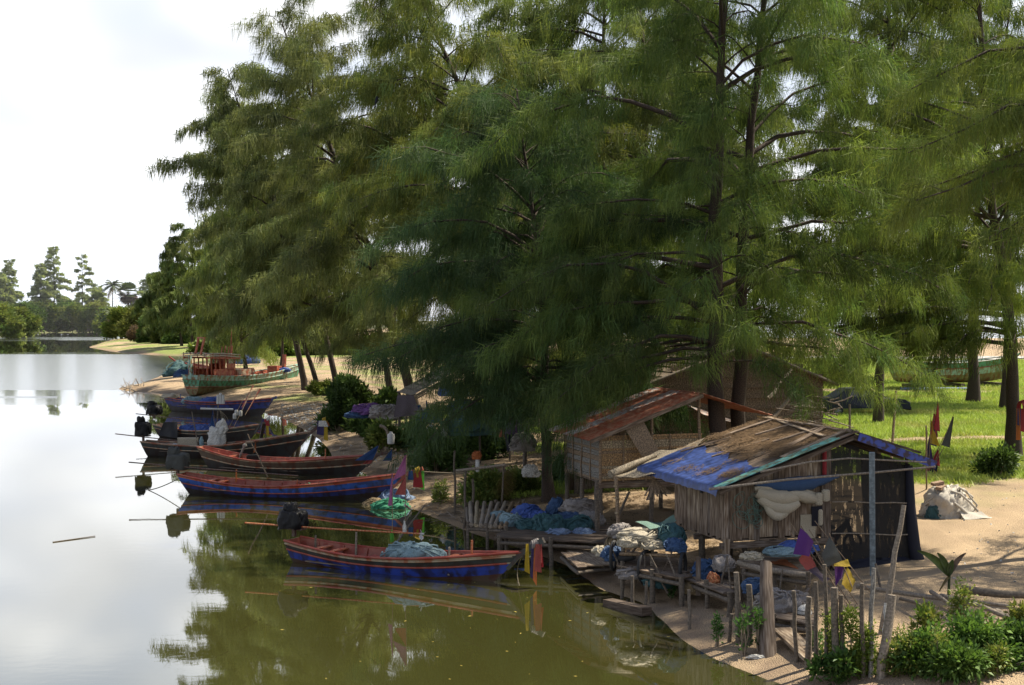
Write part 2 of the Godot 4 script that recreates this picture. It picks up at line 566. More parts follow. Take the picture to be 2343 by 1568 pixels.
		m.heightmap_scale = 0.6
	var gl := mat("glass", C(0.25, 0.3, 0.3), 0.05)
	gl.transparency = BaseMaterial3D.TRANSPARENCY_ALPHA
	gl.albedo_color.a = 0.4
	mat("roofblue", C(0.036, 0.072, 0.25), 0.5, mott, 0.7)
	mat("tealtin", C(0.16, 0.42, 0.35), 0.45, rust, 0.6)
	mat("blueboard", C(0.035, 0.06, 0.28), 0.6, rust, 0.7)
	mat("greypost", C(0.20, 0.25, 0.28), 0.8, mott, 1.5)
	mat("thatch_grey", C(0.27, 0.23, 0.18), 0.95, grain, 1.2)
	var mp := mat("mat_pale", C(0.42, 0.35, 0.25), 0.95, grain, 1.5)
	mp.heightmap_enabled = true
	mp.heightmap_texture = fine
	mp.heightmap_scale = 3.0
	# black shade netting: dark threads with small worn gaps
	var ni := Image.create(256, 256, false, Image.FORMAT_RGBA8)
	var nf := FastNoiseLite.new()
	nf.seed = 31
	nf.frequency = 0.02
	var r2 := RandomNumberGenerator.new()
	r2.seed = 5
	for y in 256:
		for x in 256:
			var worn := nf.get_noise_2d(x * 1.5, y * 0.35) + 0.35 * nf.get_noise_2d(x * 9, y * 0.8)
			var gap := worn > 0.20 + r2.randf() * 0.5 and x % 3 != 0
			ni.set_pixel(x, y, Color(0.09, 0.085, 0.085, 0.25 if gap else 0.955))
	var sn := mat("shadenet", C(1, 1, 1), 0.9, ImageTexture.create_from_image(ni), 0.8, false)
	sn.albedo_color = Color(0.9, 0.9, 0.9)
	sn.transparency = BaseMaterial3D.TRANSPARENCY_ALPHA
	mat("stakewood", C(0.19, 0.155, 0.12), 0.9, mott, 2.5)
	mat("brick", C(0.36, 0.24, 0.16), 0.9, mott, 3.0)
	mat("skin", C(0.20, 0.11, 0.07), 0.6)
	mat("yellowleaf", C(0.42, 0.33, 0.06), 0.7)
	mat("greynet2", C(0.17, 0.14, 0.16), 0.9, fine, 3.0)
	mat("whitenet", C(0.72, 0.67, 0.58), 0.9, fine, 2.0)
	var cp := mat("carpaint", C(0.012, 0.016, 0.03), 0.3)
	cp.metallic_specular = 0.3
	mat("darkglass", C(0.02, 0.025, 0.03), 0.08)
	leafmat("needle", C(1, 1, 1), 0.95)
	leafmat("leaf", C(1, 1, 1), 0.7, 0.5)
	leafmat("blade", C(1, 1, 1), 0.6)

# ---------- plants ----------
var tufts := []
var tris := 0
var leafclumps := []
func tuft_kit(seed_: int, n: int, wid: float, spread: float) -> Array:
	# a spray of thread-like hanging branchlets, about 1 m, growing along +x and drooping: [corners, normals]
	rng.seed = seed_
	var p3 := PackedVector3Array()
	var n3 := PackedVector3Array()
	for i in n:
		var t := R(0.0, 0.8)
		var p := V(t * 0.5, 0.14 * sin(t * 2.6) - 0.3 * t * t, 0) + V(R(-0.14, 0.14), R(-0.25, 0.12), R(-0.25, 0.25) * spread)
		var dir := V(R(-0.1, 0.5), R(-1.2, -0.5), R(-0.4, 0.4) * spread).normalized()
		if i % 6 == 0: dir = V(R(0.3, 0.9), R(-0.3, 0.5), R(-0.7, 0.7) * spread).normalized()
		var tip := p + dir * R(0.22, 0.62) + V(0.02, -0.08, 0)
		var e := tip - p
		var s := e.cross(V(R(-1, 1), R(-0.4, 0.4), R(-1, 1))).normalized() * wid * R(0.6, 1.3) * 0.5
		var m := e.cross(s).normalized()
		p3.append(p - s); p3.append(p + s); p3.append(tip)
		for k in 3: n3.append(m)
	return [p3, n3]
func leaf_clump(seed_: int, n: int, len: float, wid: float, r: float) -> ArrayMesh:
	rng.seed = seed_
	var mb := MB.new()
	for i in n:
		var d := V(R(-1, 1), R(-0.5, 1.0), R(-1, 1)).normalized()
		var p := d * R(0.1, 1.0) * r
		var o := (d + V(R(-0.6, 0.6), R(-0.2, 0.7), R(-0.6, 0.6))).normalized()
		var s := o.cross(V(R(-1, 1), R(0, 1), R(-1, 1))).normalized() * wid * R(0.7, 1.2) * 0.5
		var l := len * R(0.7, 1.2)
		var up := s.cross(o).normalized() * l * 0.08
		mb.quad(p, p + o * l * 0.45 + s + up, p + o * l - up, p + o * l * 0.45 - s + up)
	return mb.mesh(M.leaf)
func make_leaf_kit() -> void:
	tufts = [tuft_kit(1, 42, 0.020, 0.8), tuft_kit(2, 34, 0.025, 0.9), tuft_kit(3, 24, 0.036, 0.9), tuft_kit(4, 18, 0.085, 1.0), tuft_kit(5, 9, 0.15, 1.0)]
	leafclumps = [leaf_clump(5, 26, 0.13, 0.05, 0.25), leaf_clump(6, 22, 0.5, 0.24, 0.8), leaf_clump(7, 16, 0.17, 0.065, 0.20), leaf_clump(8, 16, 0.09, 0.04, 0.16), leaf_clump(9, 30, 0.9, 0.45, 1.6)]

func shade(a: Color, b: Color, bright: float) -> Color:
	var c := a.lerp(b, rng.randf()) * bright
	c.a = 1
	return c
const GR_A := Color(0.095, 0.145, 0.042)
const GR_B := Color(0.185, 0.22, 0.065)
const GR_D := Color(0.070, 0.125, 0.040)

# Needle tree: trunk through pts; limbs arch out and droop; sprays hang along the side twigs.
# o: spread, limbs, from (share of the height bare), kit, size, dens, r, col, extra (list of [t, azimuth, length, rise, droop])
func casuarina(called: String, label: String, pts: Array, seed_: int, o: Dictionary, group := "") -> Node3D:
	var root := thing(called, label, "tree", pts[0], 0, group)
	rng.seed = seed_
	var wood := MB.new()
	var cv := Curve3D.new()
	var b0: Vector3 = pts[0]
	var path := []
	var np := pts.size()
	for i in np:
		cv.add_point(pts[i] - b0)
	for i in np:
		var tan_: Vector3 = (pts[mini(i + 1, np - 1)] - pts[maxi(i - 1, 0)]) * 0.2
		cv.set_point_in(i, -tan_)
		cv.set_point_out(i, tan_)
	var L := cv.get_baked_length()
	var rad := []
	var r0: float = o.get("r", 0.3)
	for i in 15:
		var t := i / 14.0
		path.append(cv.sample_baked(t * L) + (V(R(-1, 1), 0, R(-1, 1)) * r0 * 0.25 if i > 0 else Vector3.DOWN * 0.3))
		rad.append(r0 * (1.0 - 0.9 * t) * (1.5 if i == 0 else 1.0))
	wood.tube(path, r0, 0.03, 8, true, rad)
	var kit: Array = tufts[o.get("kit", 0)]
	var kn: int = kit[0].size()
	var cv3 := PackedVector3Array()
	var cn3 := PackedVector3Array()
	var cc := PackedColorArray()
	var one_c := PackedColorArray()
	one_c.resize(kn)
	var spread: float = o.get("spread", 6.0)
	var nl: int = o.get("limbs", 60)
	var t0: float = o.get("from", 0.2)
	var size: float = o.get("size", 1.0)
	var dens: float = o.get("dens", 1.0)
	var ca: Color = o.get("col", GR_A)
	var cb: Color = o.get("col2", GR_B)
	var wind: Vector3 = WIND * o.get("wind", 1.0)
	var bare: float = o.get("bare", 0.14)
	var front: float = o.get("front", 1.0)
	var limbs := []
	for e in o.get("extra", []): limbs.append(e)
	for i in nl:
		var t := lerpf(t0, 0.99, (i + R(0, 1)) / nl)
		var k := (t - t0) / (1.0 - t0)
		var prof := lerpf(0.8, 1.0, minf(k * 4, 1)) * lerpf(1.0, 0.25, smoothstep(0.3, 1.0, k))
		var rise := lerpf(0.55, 1.25, k) + R(-0.5, 0.4)
		if o.has("cone"):
			prof = lerpf(1.0, 0.10, pow(k, 0.8))
			rise = R(0.25, 0.6)
		var az := i * 2.399 + R(-0.9, 0.9)
		if sin(az) > 0.45 and t < 0.62: prof *= front
		limbs.append([t, az, spread * prof * R(0.4, 1.2), rise, rise * R(0.35, 0.8) + lerpf(0.4, 0.12, k)])
	for lb in limbs:
		var p0 := cv.sample_baked(lb[0] * L)
		var len: float = lb[2]
		var dirh := (V(cos(lb[1]), 0, sin(lb[1])) + wind * 0.3).normalized()
		var side := dirh.cross(Vector3.UP)
		var swing := R(-0.25, 0.25)
		var cp := []
		for s in 7:
			var f := s / 6.0
			cp.append(p0 + dirh * len * f + side * len * swing * f * f + Vector3.UP * len * (lb[3] * f - lb[4] * f * f) + V(R(-1, 1), R(-1, 1), R(-1, 1)) * 0.04 * len * minf(f * 3, 1) * 0.5)
		var lr := clampf(0.012 * len, 0.018, r0 * 0.4)
		wood.tube(cp, lr, 0.012, 4, false)
		var tone := R(0.65, 1.3)
		var ns := int(len * 3.0 * dens) + 2
		for k in ns:
			var f := lerpf(bare, 1.0, pow((k + R(0, 1)) / ns, 0.85))
			var a := int(f * 5.999)
			var p: Vector3 = cp[a].lerp(cp[a + 1], f * 6.0 - a)
			var sg := 1.0 if k % 2 else -1.0
			var sd := dirh.rotated(Vector3.UP, sg * R(0.25, 1.3))
			var sl := R(0.5, 1.25) * (0.20 * len * (1.1 - f) + 0.65)
			var reach := R(0.3, 0.95)
			var rise2 := R(0.0, 0.75)
			var m := int(sl * 2.6) + 1
			if sl > 1.0 and size < 1.6:
				wood.tube([p, p + sd * sl * reach * 0.5 + Vector3.UP * sl * (rise2 * 0.5 - 0.2), p + sd * sl * reach + Vector3.UP * sl * (rise2 - 0.8)], 0.011, 0.004, 3, false)
			for j in m:
				var g := (j + R(0.3, 1.0)) / m
				var q := p + sd * sl * reach * g + Vector3.UP * sl * (rise2 * g - 0.8 * g * g) + V(R(-0.1, 0.1), R(-0.3, 0.15), R(-0.1, 0.1))
				var hd := sd + wind * 0.9 + V(R(-0.5, 0.5), 0, R(-0.5, 0.5))
				var yaw := atan2(-hd.z, hd.x)
				var sc := size * R(0.65, 1.25)
				var bs := Basis(Vector3.UP, yaw).rotated(Vector3.RIGHT.rotated(Vector3.UP, yaw), R(-0.5, 0.5))
				cv3.append_array(Transform3D(bs * sc, q) * kit[0])
				cn3.append_array(Transform3D(bs, Vector3.ZERO) * kit[1])
				one_c.fill(shade(ca, cb, tone * R(0.75, 1.25)))
				cc.append_array(one_c)
	put(root, "trunk", wood, M.bark)
	var ar := []
	ar.resize(Mesh.ARRAY_MAX)
	ar[Mesh.ARRAY_VERTEX] = cv3
	ar[Mesh.ARRAY_NORMAL] = cn3
	ar[Mesh.ARRAY_COLOR] = cc
	var am := ArrayMesh.new()
	am.add_surface_from_arrays(Mesh.PRIMITIVE_TRIANGLES, ar)
	am.surface_set_material(0, M.needle)
	var ci := MeshInstance3D.new()
	ci.name = "crown"
	ci.mesh = am
	ci.set_meta("kind", "stuff")
	root.add_child(ci)
	tris += cv3.size() / 3
	return root

# Broadleaf shrub or mangrove: clumps of leaves in an uneven dome, carried by stems.
func bush(called: String, label: String, category: String, at: Vector3, r: Vector3, n: int, kit: int, size: float, ca: Color, cb: Color, seed_: int, group := "", lift := 0.0) -> Node3D:
	var root := thing(called, label, category, at, 0, group)
	rng.seed = seed_
	var stems := MB.new()
	var xs := []
	var cols := PackedColorArray()
	var lobes := []
	for i in 9:
		var e := R(0, 1)
		lobes.append(V(R(-0.9, 0.9) * r.x * (1.1 - e * 0.6), lift + r.y * lerpf(0.12, 0.82, e), R(-0.8, 0.8) * r.z))
	for p in lobes:
		pole(stems, V(p.x * 0.25, -0.15, p.z * 0.25), p, clampf(r.y * 0.022, 0.008, 0.14), clampf(r.y * 0.006, 0.003, 0.04), r.y * 0.03, 4, 4)
	for i in n:
		var c: Vector3 = lobes[i % 9]
		var d := V(R(-1, 1), R(-1, 1), R(-1, 1))
		while d.length() > 1.0 or d.length() < 0.45: d = V(R(-1, 1), R(-1, 1), R(-1, 1))
		var p := c + d * V(r.x * 0.45, r.y * 0.34, r.z * 0.45) * (0.65 + 0.5 * nz.get_noise_3d(d.x * 90 + i % 9 * 40, d.y * 90, d.z * 90 + seed_))
		if p.y < lift + 0.02: p.y = lift + R(0.02, 0.15) * r.y
		var sc := size * R(0.6, 1.25)
		xs.append(Transform3D(Basis.from_euler(V(R(-0.4, 0.4), R(0, TAU), R(-0.4, 0.4))).scaled(V(sc, sc, sc)), p))
		cols.append(shade(ca, cb, (0.85 + 0.2 * sin(i % 9 * 2.1)) * R(0.75, 1.25)))
	put(root, "stems", stems, M.twig)
	many(root, "foliage", leafclumps[kit], xs, cols)
	return root

func frond(mb: MB, base: Vector3, dir: Vector3, len: float, droop: float, leaf: float, wid: float, n := 18) -> void:
	# a feather frond: a rib with leaflets on both sides
	var side := dir.cross(Vector3.UP).normalized()
	var prev := base
	for i in range(1, n + 1):
		var t := float(i) / n
		var p := base + dir * len * t + Vector3.UP * len * (-droop * t * t)
		mb.quad(prev - side * wid * 0.15, prev + side * wid * 0.15, p + side * wid * 0.15, p - side * wid * 0.15)
		var l := leaf * sin(PI * clampf(t * 0.92 + 0.06, 0, 1)) + 0.05
		var fw := (p - prev).normalized()
		for s in [-1.0, 1.0]:
			var tip: Vector3 = p + side * s * l * 0.75 + fw * l * 0.55 + Vector3.DOWN * l * R(0.25, 0.6)
			mb.tri(p - fw * wid, p + fw * wid, tip)
		prev = p
func coconut(label: String, at: Vector3, h: float, cr: float, seed_: int) -> void:
	var root := thing("coconut_palm", label, "palm tree", at, 0, "palms on the far bank")
	rng.seed = seed_
	var t := MB.new()
	t.tube(bez(V(0, -0.5, 0), V(R(-0.6, 0.6), h * 0.5, 0), V(0, h, 0)), 0.3, 0.17, 7)
	put(root, "trunk", t, M.bark)
	for i in 22:
		var f := MB.new()
		var az := i * 2.4
		var el := lerpf(1.2, -0.5, i / 21.0)
		frond(f, V(0, h, 0), V(cos(az) * cos(el), sin(el), sin(az) * cos(el)), cr * R(0.85, 1.1), 0.55, cr * 0.30, 0.22)
		put(root, "frond", f, M.palm_green if i < 18 else M.palm_dry)
func fanpalm(label: String, at: Vector3, h: float, cr: float, seed_: int) -> void:
	var root := thing("fan_palm", label, "palm tree", at, 0, "palms on the far bank")
	rng.seed = seed_
	var t := MB.new()
	t.tube([V(0, -0.5, 0), V(0, h * 0.5, 0), V(0, h, 0)], 0.4, 0.3, 7)
	put(root, "trunk", t, M.bark)
	for i in 44:
		var f := MB.new()
		var az := i * 2.4
		var dead := i > 24
		var el := lerpf(1.4, -0.3, i / 24.0) if not dead else lerpf(-0.05, -1.4, (i - 24) / 20.0)
		var d := V(cos(az) * cos(el), sin(el), sin(az) * cos(el))
		var c := V(0, h, 0) + d * cr * 0.5
		f.tube([V(0, h, 0), c], 0.05, 0.04, 3, false)
		var s := d.cross(Vector3.UP).normalized()
		var u := s.cross(d)
		for k in 9:
			var a := lerpf(-1.3, 1.3, k / 8.0)
			var e := d * cos(a) + s * sin(a)
			var w := (s * cos(a) - d * sin(a)) * cr * 0.075
			f.quad(c, c + e * cr * 0.3 + w + u * 0.05, c + e * cr * 0.55 - V(0, 0.25, 0), c + e * cr * 0.3 - w + u * 0.05)
		put(root, "fan_leaf", f, M.palm_dry2 if dead else M.palm_green2)

func grass_field() -> void:
	rng.seed = 40
	var mb := MB.new()
	for i in 14:
		var a := R(0, TAU)
		var p := V(R(-0.22, 0.22), 0, R(-0.22, 0.22))
		var s := V(cos(a), 0, sin(a)) * 0.018
		var tip := p + V(R(-0.16, 0.16), R(0.08, 0.20), R(-0.16, 0.16))
		mb.tri(p - s, p + s, tip)
	var m := mb.mesh(M.blade)
	var xs := []
	var cols := PackedColorArray()
	var k := 0
	while xs.size() < 34000 and k < 200000:
		k += 1
		var d := 46.0 * pow(185.0 / 46.0, rng.randf())
		var x := d * R(-0.05, 0.44)
		if grassy(x, d) < R(0.25, 1.0): continue
		var y := gh_fast(x, d)
		var sc := R(0.6, 1.3) * (0.9 + d * 0.008)
		xs.append(Transform3D(Basis(Vector3.UP, R(0, TAU)).scaled(V(sc, sc, sc)), V(x, y, -d)))
		var dry := smoothstep(0.0, 0.45, nz.get_noise_2d(x * 11 + 20, d * 11 + 500))
		cols.append(shade(C(0.26, 0.38, 0.06), C(0.40, 0.48, 0.11), R(0.8, 1.2)).lerp(C(0.42, 0.36, 0.16), dry * R(0.0, 0.8)))
	var g := many(self, "lawn_grass", m, xs, cols)
	g.set_meta("label", "bright green grass and low creepers covering the open lawn")
	g.set_meta("category", "grass")
func gh_fast(x: float, d: float) -> float:      # far from the water's edge the distance to it hardly matters
	return gh_sd(x, d, 60.0) if x > 22 else gh(x, d)

func make_trees() -> void:
	for q in [["palm_green", C(0.075, 0.115, 0.03)], ["palm_dry", C(0.26, 0.20, 0.08)], ["palm_green2", C(0.09, 0.14, 0.03)], ["palm_dry2", C(0.17, 0.12, 0.10)]]:
		var m := mat(q[0], q[1], 0.6, M.tex.mott, 0.7)
		m.backlight_enabled = true
		m.backlight = C(0.5, 0.5, 0.3).linear_to_srgb()
	# the pair behind the blue roofed hut
	var a := on(6.75, 44.0)
	casuarina("casuarina_tree", "tall casuarina with thick dark trunk nearest behind the blue tarp roof", [a, a + V(-0.25, 7, 0), a + V(-0.1, 14, 0), a + V(0.5, 22, 0)], 11, {"spread": 7.5, "limbs": 62, "from": 0.22, "r": 0.31, "dens": 1.08, "bare": 0.3, "front": 0.35, "col": GR_D, "col2": Color(0.15, 0.20, 0.05),
		"extra": [[0.28, 3.4, 6.0, 0.25, 0.35], [0.3, 3.0, 7.0, 0.3, 0.5], [0.36, 3.3, 8.0, 0.25, 0.35], [0.25, 2.6, 6.5, 0.3, 0.6], [0.42, 3.6, 8, 0.3, 0.5], [0.23, 2.7, 5.2, 0.10, 0.45], [0.25, 3.7, 6.0, 0.18, 0.45], [0.24, 3.1, 5.8, 0.1, 0.42]]}, "trees along the creek")
	a = on(7.5, 45.6)
	casuarina("casuarina_tree", "tall casuarina behind the blue roofed hut with long arched limb towards the lawn", [a, a + V(0.15, 6, 0), a + V(0.45, 13, 0), a + V(1.6, 22, 0)], 12, {"spread": 6.6, "limbs": 56, "from": 0.24, "r": 0.28, "dens": 0.95, "bare": 0.32, "front": 0.3, "col": GR_D, "col2": Color(0.17, 0.22, 0.055),
		"extra": [[0.40, 0.12, 6.5, 0.28, 0.2], [0.33, -0.1, 6.0, 0.3, 0.3], [0.5, 0.3, 7, 0.35, 0.3], [0.27, 0.25, 6.0, 0.2, 0.5], [0.24, -0.2, 5.5, 0.25, 0.6]]}, "trees along the creek")
	# the weeping one above the docks; its shadow side is put into dark leaf colours
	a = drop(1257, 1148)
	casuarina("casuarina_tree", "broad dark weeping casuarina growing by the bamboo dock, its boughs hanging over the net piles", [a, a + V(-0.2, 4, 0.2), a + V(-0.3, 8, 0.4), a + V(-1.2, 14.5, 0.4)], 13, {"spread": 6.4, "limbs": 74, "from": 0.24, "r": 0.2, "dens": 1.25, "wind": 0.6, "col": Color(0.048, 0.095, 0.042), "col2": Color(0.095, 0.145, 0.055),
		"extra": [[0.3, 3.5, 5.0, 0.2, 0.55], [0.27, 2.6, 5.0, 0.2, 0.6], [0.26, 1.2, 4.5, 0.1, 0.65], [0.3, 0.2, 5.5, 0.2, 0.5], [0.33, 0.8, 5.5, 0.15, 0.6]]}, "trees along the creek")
	a = on(3.2, 60)
	casuarina("casuarina_tree", "pale stemmed casuarina leaning far out to the creek above the mangroves", [a, a + V(-1.6, 7, 0), a + V(-4.6, 14, 0), a + V(-8, 22, 0)], 14, {"spread": 7.5, "limbs": 66, "from": 0.12, "r": 0.3, "kit": 1, "size": 1.15, "dens": 1.0, "col2": Color(0.20, 0.215, 0.052)}, "trees along the creek")
	a = on(-0.5, 74)
	casuarina("casuarina_tree", "leaning casuarina standing behind the palm thatched shelter", [a, a + V(-1.2, 8, 0), a + V(-4, 16, 0), a + V(-6, 25, 0)], 15, {"spread": 8, "limbs": 62, "from": 0.13, "r": 0.3, "kit": 1, "size": 1.3, "dens": 0.9, "col2": Color(0.21, 0.22, 0.055)}, "trees along the creek")
	a = on(-5.6, 82)
	casuarina("casuarina_tree", "leaning casuarina with a forked dark stem above the shell strewn bank", [a, a + V(-2.2, 8, 0), a + V(-5, 16, 0), a + V(-8.2, 24, 0)], 16, {"spread": 8.5, "limbs": 60, "from": 0.17, "r": 0.32, "kit": 1, "size": 1.35, "dens": 0.9, "col": Color(0.12, 0.16, 0.06), "col2": Color(0.22, 0.235, 0.085)}, "trees along the creek")
	a = on(-8.5, 98)
	casuarina("casuarina_tree", "casuarina filling the gap behind the one with the forked stem", [a, a + V(-1.6, 8, 0), a + V(-4, 16, 0), a + V(-6, 27, 0)], 27, {"spread": 8.5, "limbs": 54, "from": 0.22, "r": 0.23, "kit": 2, "size": 1.4, "dens": 0.85, "col": Color(0.12, 0.16, 0.06), "col2": Color(0.22, 0.235, 0.085)}, "trees along the creek")
	a = on(-19, 126)
	casuarina("casuarina_tree", "broad casuarina on the sand beyond the trawler's cabin", [a, a + V(-2, 8, 0), a + V(-4.5, 16, 0), a + V(-7, 26, 0)], 28, {"spread": 8.5, "limbs": 58, "from": 0.2, "r": 0.23, "kit": 2, "size": 1.7, "dens": 0.75, "col": Color(0.12, 0.165, 0.065), "col2": Color(0.225, 0.245, 0.095)}, "trees along the creek")
	a = on(-29, 150)
	casuarina("casuarina_tree", "low spreading casuarina between the trawler and the grassy spit", [a, a + V(-1, 6, 0), a + V(-2.0, 10, 0), a + V(-3, 16, 0)], 29, {"spread": 6.5, "limbs": 50, "from": 0.12, "r": 0.22, "kit": 2, "size": 1.9, "dens": 0.7, "col": Color(0.12, 0.17, 0.05), "col2": Color(0.22, 0.26, 0.07)}, "trees along the creek")
	a = on(-13.0, 104)
	casuarina("casuarina_tree", "outermost big casuarina, its feathery crown leaning over the moored boats", [a, a + V(-2, 8, 0), a + V(-5.5, 16, 0), a + V(-8.5, 25, 0)], 17, {"spread": 8.4, "limbs": 66, "from": 0.22, "r": 0.24, "kit": 2, "size": 1.45, "dens": 0.9, "col": Color(0.12, 0.165, 0.065), "col2": Color(0.225, 0.245, 0.095)}, "trees along the creek")
	a = drop(731, 903)
	casuarina("casuarina_tree", "casuarina with a slanting bare stem beside the bow of the green trawler", [a, a + V(-1.2, 4, 0), a + V(-3, 9, 0), a + V(-5, 15, 0)], 18, {"spread": 6.0, "limbs": 40, "from": 0.3, "r": 0.22, "kit": 2, "size": 1.35, "dens": 0.85}, "trees along the creek")
	a = drop(698, 893)
	casuarina("casuarina_tree", "upright casuarina stem just behind the bow of the green trawler", [a, a + V(-0.8, 5, 0), a + V(-1.5, 12, 0), a + V(-3, 20, 0)], 19, {"spread": 7.0, "limbs": 46, "from": 0.26, "r": 0.23, "kit": 2, "size": 1.4, "dens": 0.85}, "trees along the creek")
	a = on(4, 92)
	casuarina("casuarina_tree", "tall casuarina deep in the grove behind the thatched houses", [a, a + V(-1, 9, 0), a + V(-2, 18, 0), a + V(-3, 29, 0)], 20, {"spread": 8.5, "limbs": 56, "from": 0.2, "r": 0.34, "kit": 2, "size": 1.5, "dens": 0.85}, "trees along the creek")
	a = on(6.0, 66)
	casuarina("casuarina_tree", "casuarina standing behind the ridge of the big thatched house", [a, a + V(0, 9, 0), a + V(0.4, 17, 0), a + V(-0.5, 25, 0)], 21, {"spread": 7, "limbs": 46, "from": 0.42, "r": 0.32, "kit": 1, "size": 1.25, "dens": 0.85}, "trees along the creek")
	a = drop(2226, 924)
	casuarina("casuarina_tree", "stout casuarina trunk on the lawn in front of the beached green boat", [a, a + V(0, 8, 0), a + V(0.3, 16, 0), a + V(0.8, 26, 0)], 22, {"spread": 8, "limbs": 52, "from": 0.28, "r": 0.4, "kit": 2, "size": 1.4, "dens": 0.85, "col": GR_D}, "trees along the creek")
	a = on(21.2, 58)
	casuarina("casuarina_tree", "casuarina with a slanting trunk and coloured cloth tied to it, beside the lawn", [a, a + V(-0.3, 6, 0), a + V(-1.2, 13, 0), a + V(-1.9, 24, 0)], 23, {"spread": 8, "limbs": 64, "from": 0.2, "r": 0.31, "kit": 1, "size": 1.1, "dens": 0.9, "col": Color(0.10, 0.155, 0.035), "col2": Color(0.20, 0.235, 0.055),
		"extra": [[0.2, 3.1, 8, 0.2, 0.38], [0.23, 2.7, 8, 0.2, 0.4], [0.22, 3.5, 7.5, 0.2, 0.4], [0.25, 3.2, 9, 0.2, 0.36], [0.3, 3.0, 8, 0.3, 0.45], [0.36, 3.3, 9, 0.3, 0.4], [0.42, 2.9, 8, 0.25, 0.4], [0.26, 3.5, 6, 0.25, 0.5]]}, "trees along the creek")
	a = on(31.6, 88)
	casuarina("casuarina_tree", "twin stemmed casuarina farther back across the lawn", [a, a + V(0.2, 9, 0), a + V(-0.3, 18, 0), a + V(0.3, 28, 0)], 24, {"spread": 7, "limbs": 44, "from": 0.3, "r": 0.3, "kit": 2, "size": 1.4, "dens": 0.65, "col": GR_D}, "trees along the creek")
	a = on(4.6, 73)
	casuarina("casuarina_tree", "high crowned casuarina rising between the leaning ones and the pair", [a, a + V(0.3, 9, 0), a + V(0.2, 18, 0), a + V(0.6, 29, 0)], 155, {"spread": 7.5, "limbs": 44, "from": 0.4, "r": 0.24, "kit": 2, "size": 1.35, "dens": 0.9}, "trees along the creek")
	a = on(20.0, 75)
	casuarina("casuarina_tree", "high crowned casuarina on the lawn behind the flags", [a, a + V(0.3, 9, 0), a + V(0.5, 18, 0), a + V(0.2, 29, 0)], 156, {"spread": 7.5, "limbs": 44, "from": 0.42, "r": 0.24, "kit": 2, "size": 1.35, "dens": 0.9}, "trees along the creek")
	a = on(17.4, 36.5)
	casuarina("casuarina_tree", "casuarina whose boughs hang down above the sandy yard, its trunk past the logs", [a, a + V(0.1, 7, 0), a + V(-0.2, 14, 0), a + V(0, 23, 0)], 25, {"spread": 6.2, "limbs": 46, "from": 0.36, "r": 0.33, "kit": 0, "size": 1.05, "dens": 0.85, "extra": [[0.42, 3.1, 7.5, 0.35, 0.45], [0.48, 2.8, 7.5, 0.4, 0.5], [0.45, 3.5, 7.0, 0.3, 0.5], [0.55, 3.2, 7.0, 0.4, 0.5], [0.4, 2.5, 6.5, 0.3, 0.5]], "col": Color(0.10, 0.155, 0.035), "col2": Color(0.20, 0.235, 0.055)}, "trees along the creek")
	a = on(10.5, 78)
	casuarina("casuarina_tree", "slender casuarina in the gap between the thatched house and the lawn", [a, a + V(0.3, 8, 0), a + V(0.2, 15, 0), a + V(-0.5, 24, 0)], 26, {"spread": 6.5, "limbs": 44, "from": 0.3, "r": 0.22, "kit": 2, "size": 1.3, "dens": 0.7}, "trees along the creek")
	for i in 5:
		a = on([13.5, 19.5, 25.0, 33.0, 9.0][i], [98, 112, 100, 124, 118][i])
		casuarina("back_casuarina", ["feathery casuarina just beyond the parked car", "casuarina standing at the seaward edge of the lawn", "low branched casuarina near the green boat's stern", "casuarina beyond the green boat's bow", "casuarina far behind the big thatched house"][i], [a, a + V(0.3, 7, 0), a + V(-0.4, 15, 0), a + V(-0.8, [22, 21, 23, 24, 24][i], 0)], 150 + i, {"spread": 7, "limbs": 44, "from": 0.17, "r": 0.27, "kit": 2, "size": 1.5, "dens": 0.8, "col": Color(0.10, 0.155, 0.045), "col2": Color(0.20, 0.235, 0.07)}, "trees along the creek")
	for i in 5:
		a = drop([486, 509, 543, 556, 640][i], [826, 822, 826, 822, 860][i])
		casuarina("young_casuarina", "thin young casuarina on the sand behind the green trawler", [a, a + V(0.3, 5, 0), a + V(-0.5, 9, 0), a + V(-1, [15, 13, 17, 14, 15][i], 0)], 30 + i, {"spread": 4.5, "limbs": 26, "from": 0.3, "r": 0.16, "kit": 2, "size": 1.5, "dens": 0.6, "col": Color(0.11, 0.16, 0.04)}, "young trees behind the trawler")
	for q in [[415, 792, 20, 7.0, 40], [440, 795, 23, 7.5, 41], [375, 785, 14, 5, 42]]:
		a = drop(q[0], q[1])
		casuarina("bank_casuarina", ["wispy casuarina at the end of the grove by the river bend", "dense casuarina at the end of the grove by the river bend", "low casuarina in front of the scrub at the river bend"][q[4] - 40], [a, a + V(-0.5, q[2] * 0.4, 0), a + V(-1, q[2], 0)], q[4], {"spread": q[3], "limbs": 36, "from": 0.12, "r": 0.25, "kit": 3, "size": 1.9, "dens": 0.6, "col2": Color(0.14, 0.165, 0.05)})
	# far bank
	var far := [[20, 592, 600, 11, "slim casuarina at the left end of the far bank"], [2, 625, 590, 13, "bushy casuarina at the left end of the far bank"], [122, 560, 600, 13, "tallest casuarina on the far bank, dense and dark"], [92, 598, 595, 10, "dark casuarina just left of the tallest one on the far bank"], [186, 578, 595, 12, "airy casuarina with separate tiers of boughs on the far bank"], [345, 622, 590, 13, "rounded casuarina on the far bank right of the palms"], [222, 655, 620, 12, "grey green casuarina behind the palms of the far bank"]]
